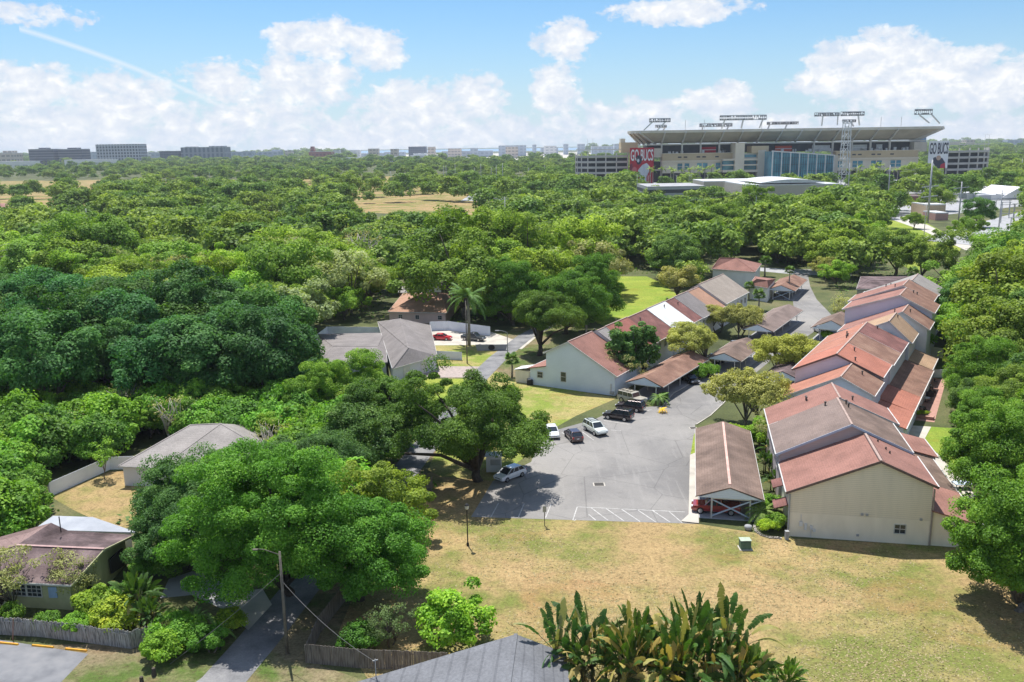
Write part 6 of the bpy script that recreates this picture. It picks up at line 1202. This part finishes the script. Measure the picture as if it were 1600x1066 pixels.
for (px, py, k, s, lb, c) in [(905, 1075, 'paradise', .92, 'leftmost dark green bird of paradise at the bottom edge', (.75, .95, 1.1)), (945, 1105, 'paradise2', .9, 'ragged bird of paradise just right of the leftmost one', (1, 1, .9)), (985, 1100, 'paradise', .88, 'bird of paradise with yellowed leaves left of the middle', (1, 1.05, .8)), (1025, 1112, 'paradise2', 1.0, 'ragged yellow-edged bird of paradise in the middle of the clump', (1.1, 1.05, .8)),
        (1062, 1095, 'paradise', .95, 'upright bird of paradise right of the middle', (.9, 1.05, .8)), (1095, 1085, 'paradise', 1.0, 'tallest fan of leaves in the bird of paradise clump', (.8, .95, .8)), (1130, 1110, 'paradise2', .85, 'drooping brown-edged bird of paradise at the right of the clump', (1.1, 1, .9))]:
    plant(k, G(px, py), s, lb, GP, 'bird_of_paradise', c, cat='bird of paradise')
for (px, py, s, lb) in [(1140, 1098, .85, 'bright green banana plant at the bottom edge'), (1185, 1088, .8, 'fresh green banana plant at the right end of the clump'), (1222, 1092, .66, 'yellow-green banana leaves at the end of the clump')]:
    plant('banana', G(px, py), s, lb, 'banana plants at the bottom edge', 'banana_plant', (1.5, 1.5, 1.0), cat='banana plant')
rngd = np.random.default_rng(77); mb = MB(); lvd = []
for i in range(420):
    c = G(rngd.uniform(890, 1150), rngd.uniform(1095, 1150)); a = rngd.uniform(0, 6.28); h = rngd.uniform(.8, 2.6); d = np.array([math.cos(a), math.sin(a), 0]); b = up(c, h); e = up(c, .05)+d*rngd.uniform(.3, 1.1); s_ = np.array([-d[1], d[0], 0])*.09
    mb.poly([b-s_*.4, b+s_*.4, (b+e)/2+d*.25+s_, e, (b+e)/2+d*.25-s_]); lvd.append(rngd.uniform(0, 1))
me = meshlv(mb, 'dead_leaves', lvd, LEAF['straw']); o = bpy.data.objects.new('dead_leaves', me); COL.objects.link(o); tag(o, 'tangle of dry grey-brown leaves under the big-leaved clump', 'dead leaves', None, 'stuff')
T('lowpalm', 1035, 645, .5, 'orange-leaved potted shrub at the carport corner', name='plant', col=(5, 2.2, .6))

# short tufts over the meadow
rng = np.random.default_rng(15); Q = []
mp_ = [tuple(PR(p)) for p in mead]
while len(Q) < 60000:
    px, py = rng.uniform(520, 1640), 800+270*rng.random()**.8
    if not (inpoly_(px, py)): continue
    p = G(px, py, .03); Q.append(p)
Q = np.array(Q); nn_ = np.array([math.sin(a[0]*.21+math.sin(a[1]*.13)*2)*math.cos(a[1]*.17+a[0]*.05) for a in Q]); Q = Q[rng.random(len(Q)) < .22+.28*nn_]
me = leafmesh('meadow_tufts', Q, np.tile([0, 0, 1.], (len(Q), 1)), np.full(len(Q), .13), rng, leafmat('leaves_tuft', (.22, .20, .09), (.31, .26, .125), (.42, .34, .19), .1), 1.4, .3)
o = bpy.data.objects.new('meadow_tufts', me); COL.objects.link(o); tag(o, 'short dry and green grass tufts scattered over the meadow', 'grass', None, 'stuff')
# ---- the woods: individual trees by hand rules, then one mass beyond
# places that stay open to view: (distance of the thing, outline)
KEEP = [(999, [(640, 800), (690, 760), (640, 740), (602, 745), (650, 700), (740, 700), (820, 588), (850, 500), (948, 512), (936, 432), (1010, 428), (1100, 470), (1110, 395), (1190, 410), (1235, 420), (1300, 425), (1310, 475), (1345, 440), (1450, 430), (1478, 560), (1500, 860), (1600, 880), (1600, 1066), (560, 1066), (560, 960), (640, 830)]),
        (246, [(486, 500), (600, 500), (605, 470), (660, 445), (700, 450), (705, 510), (770, 508), (850, 500), (820, 588), (780, 600), (700, 640), (645, 650), (620, 620), (605, 585), (486, 560)]),
        (109, [(75, 740), (190, 700), (260, 700), (240, 790), (150, 830), (75, 790)]), (121, [(182, 735), (186, 700), (290, 650), (400, 650), (420, 690), (250, 770)]), (100, [(-10, 890), (80, 800), (215, 825), (215, 890), (400, 930), (450, 925), (440, 1066), (-10, 1066)]),
        (700, [(1375, 338), (1445, 338), (1530, 388), (1500, 400), (1420, 430), (1372, 385)]), (700, [(565, 285), (740, 280), (740, 335), (565, 335)]), (600, [(930, 165), (1600, 165), (1600, 275), (1480, 282), (1300, 285), (1060, 290), (905, 275)]), (700, [(1440, 330), (1600, 300), (1600, 345), (1500, 400)]),
        (560, [(1010, 288), (1270, 282), (1310, 296), (1240, 300), (1100, 304), (1010, 303)]), (330, [(0, 420), (45, 420), (45, 445), (0, 445)]), (600, [(60, 290), (150, 290), (110, 322), (60, 322)]), (330, [(605, 380), (655, 380), (655, 400), (605, 400)]), (330, [(700, 366), (725, 366), (725, 380), (700, 380)]), (330, [(772, 374), (815, 374), (815, 392), (772, 392)]), (600, [(405, 328), (440, 328), (440, 338), (405, 338)]), (240, [(636, 430), (690, 430), (690, 446), (636, 446)])]
def clear(x, y, R_, h, slack=1.0):
    b = PR((x, y, 0)); 
    pts = [b, PR((x, y, h)), PR((x-R_*slack, y, h*.55)), PR((x+R_*slack, y, h*.55)), PR((x-R_*.6*slack, y, h*.85)), PR((x+R_*.6*slack, y, h*.85)), PR((x, y, h*.5))]
    for (D, poly) in KEEP:
        if y > D+4: continue
        for q in pts:
            if inpoly(q[0], q[1], poly): return False
    return True
for (px, py, k, s_, lb, c) in [(1270, 388, 'oak1', 2.0, 'tallest green crown before the tan curved building', (1, 1, .8)), (1195, 378, 'oak2', 1.75, 'broad dark crown left of the tallest one before the stadium', (.85, .9, .8)), (1122, 384, 'oak3', 1.6, 'broad green crown above the bright lawn and pale olive tree', (.9, .95, .8)), (1345, 398, 'bright1', 1.5, 'bright yellow-green crown at the corner of the green field', (1.1, 1.05, .8)), (1060, 378, 'oak0', 1.6, 'rounded green crown below the parking deck', (.9, .95, .8)), (1300, 415, 'bright0', 1.5, 'yellow-green crown above the head of the drive', (1.2, 1.1, .7)), (1398, 432, 'oak4', 1.4, 'dark green crown at the foot of the green field', (.8, .85, .8)), (1440, 440, 'oak2', 1.2, 'loose crown at the lower corner of the green field', (1.1, 1.05, 1)),
        (985, 372, 'oak1', 1.5, 'dense green crown above the bright lawn, left part', (.9, .95, .8)), (1530, 356, 'dark1', 1.1, 'dark round tree before the white-roofed building', (1, 1.1, .8)), (1512, 372, 'bright2', 1.15, 'paler feathery tree beside the dark round one', (1, .95, .8)), (1427, 358, 'oak3', .75, 'single round tree on the green field', (1.1, 1.1, .9)), (1215, 412, 'bright2', 1.2, 'bright crown behind the far palms', (.9, .9, .8)), (1365, 330, 'oak0', 1.2, 'green crown before the stadium forecourt', (1, 1, .9)), (1400, 333, 'oak1', 1.3, 'green crown at the foot of the tallest power pole', (1, 1, .9)), (1466, 330, 'oak3', 1.4, 'green crown beside the tan box building', (1, 1, .9)), (1440, 300, 'oak4', 2.2, 'wide green crown below the white GO BUCS banner', (1.2, 1.15, 1))]:
    T(k, px, py, s_, lb, name='broadleaf_tree', col=c)
rf = random.Random(11); cand = []
Y = 92.
while Y < 560:
    sp = 6.2 if Y < 128 else 8.6 if Y < 180 else 9.6+Y*.010
    xw = Y*.63+12; x = -xw
    while x < xw:
        cx, cy = x+rf.uniform(-.35, .35)*sp, Y+rf.uniform(-.35, .35)*sp; x += sp
        bx, by = PR((cx, cy, 0))
        if bx < -40 or bx > 1640: continue
        if by > 1100: continue
        # what grows here; in the dark wood cloud shade is put into leaf colour
        thick = by > 655 and bx < 560
        if bx > 1440 and by > 520 and by < 1000 and any((cx-a)**2+(cy-b)**2 < 30 for a, b, _ in PLACED): continue
        if any((cx-a)**2+(cy-b)**2 < (r*.75)**2 for a, b, r in PLACED): continue
        u = rf.random()
        if by < 520 and rf.random() < .07: continue
        if thick: key, s, c = rf.choice([('bright0', .66), ('bright1', .62), ('shrub2', 1.9), ('shrub0', 1.8), ('shrub1', 1.9), ('shrub1', 1.6)])+((1., 1.08, .9),)
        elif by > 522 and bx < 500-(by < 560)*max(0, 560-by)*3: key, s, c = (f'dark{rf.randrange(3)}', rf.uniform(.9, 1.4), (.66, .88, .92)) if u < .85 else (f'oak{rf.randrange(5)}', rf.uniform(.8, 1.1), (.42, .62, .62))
        elif by > 330: key, s, c = (f'oak{rf.randrange(5)}', rf.uniform(.6, 1.35), (1.02, 1.03, .85)) if u < .50 else (f'bright{rf.randrange(3)}', rf.uniform(.6, 1.1), (1.08, 1.02, .85)) if u < .72 else (f'dark{rf.randrange(3)}', rf.uniform(.7, .95), (1.25, 1.2, .95)) if u < .83 else (rf.choice(['bare', 'twiggy']), rf.uniform(1.0, 1.5), (1, 1, 1)) if u > .965 else (f'olive{rf.randrange(2)}', rf.uniform(.9, 1.2), (.85, .92, .95))
        else: key, s, c = (f'oak{rf.randrange(5)}', rf.uniform(.7, 1.0), (1.1, 1.05, 1))
        if 150 < Y and not thick: s *= 1.0 if key[0] == 'd' and by > 522 and bx < 500 else 1.5 if Y < 420 else 1.35
        for att in range(3):
            if clear(cx, cy, PROTO[key][2]*s, PROTO[key][3]*s): break
            s *= .72
        else: continue
        k_ = rf.uniform(.80, 1.42) if by < 520 else rf.uniform(.76, 1.25); c = tuple(a*k_ for a in c); hue = rf.uniform(-.14, .12); c = (c[0]*(1+hue), c[1], c[2]*(1-hue))
        cand.append((Y, cx, cy, key, s, c, bx, by))
    Y += sp*.92
cand.sort(key=lambda q: q[0]*(.9 if q[3].startswith('dark') else 1)/q[4]**.5 if not q[3].startswith('shrub') else q[0]*1.3)
NIND = 300-len(PLACED); indiv, rest = cand[:NIND], cand[NIND:]
def zone_label(key, bx, by, s, c):
    kind = {'o': 'broad-crowned tree', 'd': 'blue-green tree', 'b': 'bright green tree', 's': 'leafy bush', 't': 'thin twiggy tree'}[key[0]]
    if key == 'bare': kind = 'pale bare-branched tree'
    if key.startswith('olive'): kind = 'pale olive tree'
    tone = 'deep-toned ' if c[1] < .93 else 'light-toned ' if c[1] > 1.07 else ''
    def cut(v, edges, names):
        for e, nm_ in zip(edges, names):
            if v < e: return nm_
        return names[-1]
    if bx < 560 and by > 590: return tone+kind+cut(by, (650, 720, 2000), (' at the upper edge of the thicket', ' in the middle of the thicket', ' low in the thicket'))+cut(bx, (90, 210, 330, 450, 900), (' at the left photo edge', ' above the small white fence', ' behind the grey hip roof of the yard', ' right of that grey roof', ' near the lane')), 'trees of the low thicket left of the lane'
    if bx < 500 and by > 430: return tone+kind+cut(by, (470, 520, 570, 2000), (' at the back of the dark wood', ' high in the dark wood', ' in the middle of the dark wood', ' at the front of the dark wood'))+cut(bx, (60, 150, 240, 330, 420, 900), (' by the photo edge', ' in its left part', ' left of its centre', ' right of its centre', ' in its right part', ' near the grey hip-roofed house')), 'trees of the dark wood'
    if bx > 1440 and by > 400: return tone+kind+' along the right edge'+cut(by, (470, 540, 620, 720, 2000), (' beyond the farthest townhouse', ' level with the lavender walls', ' level with the coral roof', ' level with the terrace', ' beside the beige end townhouse')), 'trees of the right-hand edge'
    if bx < 640: return tone+kind+' in the sunny left wood'+cut(by, (370, 400, 430, 2000), (' near its far end', ' in its middle', ' above the dark wood', ' beside the houses'))+cut(bx, (130, 260, 390, 520, 900), (' at the photo edge', ' below the grey pole', ' below the office blocks', ' below the brick block', ' left of the salmon roof')), 'trees of the sunny left wood'
    if bx < 950: return tone+kind+' in the middle wood'+cut(by, (370, 420, 480, 2000), (' towards the straight road', ' behind the white roofs', ' behind the tall palm', ' near the bend of the lane'))+cut(bx, (740, 840, 990), (', left side', ', around the pale pole', ', beside the bright lawn')), 'trees of the middle wood'
    if bx < 1300: return tone+kind+' between the lawn and the stadium'+cut(by, (360, 400, 2000), (' below the parking deck', ' in the second row', ' beside the far roofs'))+cut(bx, (1060, 1180, 1400), (' on the left', ' in the centre', ' on the right')), 'trees before the stadium'
    return tone+kind+' around the green field'+cut(by, (360, 400, 2000), (' on its far side', ' at its edge', ' on its near side')), 'trees around the green field'
rows = []
for (Y, cx, cy, key, s, c, bx, by) in indiv:
    lb, gr = zone_label(key, bx, by, s, c); rows.append([lb, gr, Y, cx, cy, key, s, c, bx])
from collections import defaultdict
dd_ = defaultdict(list)
for r in rows: dd_[r[0]].append(r)
ORD = {2: ('left one of two', 'right one of two'), 3: ('leftmost of three', 'middle one of three', 'rightmost of three'), 4: ('leftmost of four', 'second of four', 'third of four', 'rightmost of four')}
for lb, rr_l in dd_.items():
    if len(rr_l) in ORD:
        rr_l.sort(key=lambda r: r[8])
        for r, o_n in zip(rr_l, ORD[len(rr_l)]):
            r[0] = ' '.join((o_n+': '+lb).split()) if len((o_n+' '+lb).split()) <= 16 else lb
for (lb, gr, Y, cx, cy, key, s, c, bx) in rows:
    nm = {'o': 'oak_tree', 'd': 'broadleaf_tree', 'b': 'broadleaf_tree', 's': 'bush', 't': 'broadleaf_tree'}[key[0]]; lb = ' '.join(lb.split()[:16])
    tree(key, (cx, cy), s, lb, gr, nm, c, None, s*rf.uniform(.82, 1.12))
nb = 0
for k in range(900):   # more low bushes closing the thicket
    px, py = rf.uniform(-30, 560), rf.uniform(628, 850); p = G(px, py); s = rf.uniform(1.0, 1.9)
    if any((p[0]-a)**2+(p[1]-b)**2 < (r*.55)**2 for a, b, r in PLACED) or not clear(p[0], p[1], 2.6*s, 3.4*s) or nb >= 110: continue
    if py > 760 and px > 110: continue
    PLACED.append((p[0], p[1], 2.6*s)); nb += 1
    g1 = rf.uniform(.8, 1.1); tn = 'dull ' if g1 < .89 else 'bright ' if g1 > 1.01 else 'green '
    def cut(v, edges, names): return next((nm_ for e, nm_ in zip(edges, names) if v < e), names[-1])
    lb = tn+('spreading bush' if s > 1.45 else 'low bush')+cut(py, (670, 710, 755, 900), (' under the dark wood', ' high in the thicket', ' in the middle thicket', ' low in the thicket'))+cut(px, (30, 75, 120, 170, 230, 300, 380, 460, 900), (' at the photo edge', ' near the photo edge', ' above the left end of the white fence', ' above the thin young tree', ' where the fence meets the grey house', ' behind the ridge of the grey house', ' right of the grey house', ' above the biggest tree', ' near the lane oaks'))
    tree(f'shrub{rf.randrange(3)}', p, s, ' '.join(lb.split()[:16]), 'bushes filling the low thicket', 'bush', (g1*rf.uniform(.75, .98), g1, rf.uniform(.8, 1.2)), None, s*rf.uniform(.8, 1.3))
# distant mass: points that carry low crowns, one object
FARP = []
for i in range(4):
    rng = np.random.default_rng(300+i); C, N, I, cc, zc = crown_pts(rng, 6.0, 1.0, 10.0, 60, 62, 1.6, -.2, .4)
    me = leafmesh('far_crown', C, N, np.full(len(C), .62), rng, LEAF['far'], 1.4, .6, I); o = bpy.data.objects.new('far_crown', me); FARP.append(o)
pts = [(cx, cy, s) for (Y, cx, cy, key, s, c, bx, by) in rest]
Y = 560.
while Y < 7000:
    sp = 13+Y*.013; xw = Y*.66+30; x = -xw
    while x < xw:
        cx, cy = x+rf.uniform(-.45, .45)*sp, Y+rf.uniform(-.45, .45)*sp; x += sp
        s = rf.uniform(.7, 1.95)*(1 if Y < 1500 else 1+(Y-1500)/2600); bx, by = PR((cx, cy, 0))
        if bx < -60 or bx > 1660: continue
        # open places: parking field, airfield, forecourt, roads
        if inpoly(bx, by, [(430, 300), (560, 270), (760, 278), (890, 296), (740, 340), (560, 335)]) and rf.random() < .66: continue
        if inpoly(bx, by, [(778, 306), (812, 276), (836, 276), (812, 306)]): continue
        if inpoly(bx, by, [(540, 242), (880, 237), (1010, 240), (920, 252), (560, 254)]): continue
        if inpoly(bx, by, [(-60, 246), (240, 246), (240, 262), (-60, 272)]) and rf.random() < .55: continue
        if inpoly(bx, by, [(-60, 285), (150, 285), (150, 330), (60, 348), (-60, 352)]) and rf.random() < .8: continue
        if inpoly(bx, by, [(900, 268), (1600, 262), (1600, 330), (1440, 352), (1300, 338), (1100, 318), (1000, 312)]) and rf.random() < .45: continue
        if inpoly(bx, by, [(-60, 282), (180, 279), (430, 286), (430, 304), (200, 300), (-60, 306)]) and rf.random() < .75: continue
        if 820 < cy < 1130 and 120 < cx < 480: continue
        if not clear(cx, cy, 6*s, 10*s): continue
        pts.append((cx, cy, s))
    Y += sp*(1.0 if Y < 1500 else 1.7)
pm = bpy.data.meshes.new('distant_trees'); pm.from_pydata([(a, b, 0) for a, b, _ in pts], [], []); at = pm.attributes.new('sc', 'FLOAT', 'POINT'); at.data.foreach_set('value', np.array([p[2] for p in pts], np.float32))
dt = bpy.data.objects.new('distant_trees', pm); COL.objects.link(dt); tag(dt, 'far green woods stretching to the horizon beyond the single trees', 'distant woods', None, 'stuff')
ng = bpy.data.node_groups.new('scatter', 'GeometryNodeTree'); ng.interface.new_socket('Geometry', in_out='INPUT', socket_type='NodeSocketGeometry'); ng.interface.new_socket('Geometry', in_out='OUTPUT', socket_type='NodeSocketGeometry')
gn = ng.nodes; gi = gn.new('NodeGroupInput'); go = gn.new('NodeGroupOutput'); m2p = gn.new('GeometryNodeMeshToPoints'); iop = gn.new('GeometryNodeInstanceOnPoints'); jn = gn.new('GeometryNodeJoinGeometry')
for o in FARP:
    oi = gn.new('GeometryNodeObjectInfo'); oi.inputs['Object'].default_value = o; oi.inputs['As Instance'].default_value = True; ng.links.new(oi.outputs['Geometry'], jn.inputs[0])
iop.inputs['Pick Instance'].default_value = True
ri_ = gn.new('FunctionNodeRandomValue'); ri_.data_type = 'INT'; ri_.inputs[4].default_value = 0; ri_.inputs[5].default_value = 3
rr_ = gn.new('FunctionNodeRandomValue'); rr_.data_type = 'FLOAT_VECTOR'; rr_.inputs[0].default_value = (0, 0, 0); rr_.inputs[1].default_value = (0, 0, 6.28)
na = gn.new('GeometryNodeInputNamedAttribute'); na.data_type = 'FLOAT'; na.inputs['Name'].default_value = 'sc'
L_ = ng.links.new; L_(gi.outputs[0], m2p.inputs[0]); L_(m2p.outputs[0], iop.inputs['Points']); L_(jn.outputs[0], iop.inputs['Instance']); L_(ri_.outputs[2], iop.inputs['Instance Index']); L_(rr_.outputs[0], iop.inputs['Rotation']); L_(na.outputs['Attribute'], iop.inputs['Scale']); L_(iop.outputs[0], go.inputs[0])
dt.modifiers.new('scatter', 'NODES').node_group = ng
print('placed', len(PLACED), 'indiv', len(indiv), 'mass', len(pts))
# undergrowth under the near woods: leafy ground cover
rng = np.random.default_rng(5); U = []
for i in range(42000):
    y = 92+rng.random()**1.3*230; x = rng.uniform(-1, 1)*(y*.62+5); bx, by = PR((x, y, 0))
    if any(inpoly(bx, by, p) for D, p in KEEP if D in (999, 246, 121, 109, 100)): continue
    U.append((x, y, rng.uniform(.1, .9)))
U = np.array(U); me = leafmesh('undergrowth', U, np.tile([0, 0, 1.], (len(U), 1)), np.full(len(U), .45), rng, LEAF['dark'], 1.3, .5)
o = bpy.data.objects.new('undergrowth', me); COL.objects.link(o); o.color = (.9, .9, .8, 1); tag(o, 'low dark undergrowth covering the floor of the woods', 'undergrowth', None, 'stuff')
# ------------------------------------------------------------------ haze
mb = MB(); mb.box((0, 3200, -1), (9000, 8400, 145)); hz_o = mb.build('haze', None or bpy.data.materials.new('haze_air')); hm = hz_o.data.materials[0]; hm.use_nodes = True
n = NT(hm.node_tree); pv = n.new('ShaderNodeVolumePrincipled'); pv.inputs['Color'].default_value = (.80, .88, 1, 1); pv.inputs['Density'].default_value = .00006; pv.inputs['Anisotropy'].default_value = .2
ho = n.new('ShaderNodeOutputMaterial'); n.link(pv.outputs[0], ho.inputs['Volume']); tag(hz_o, 'thin pale blue haze in the air over the whole place', 'haze', None, 'stuff')
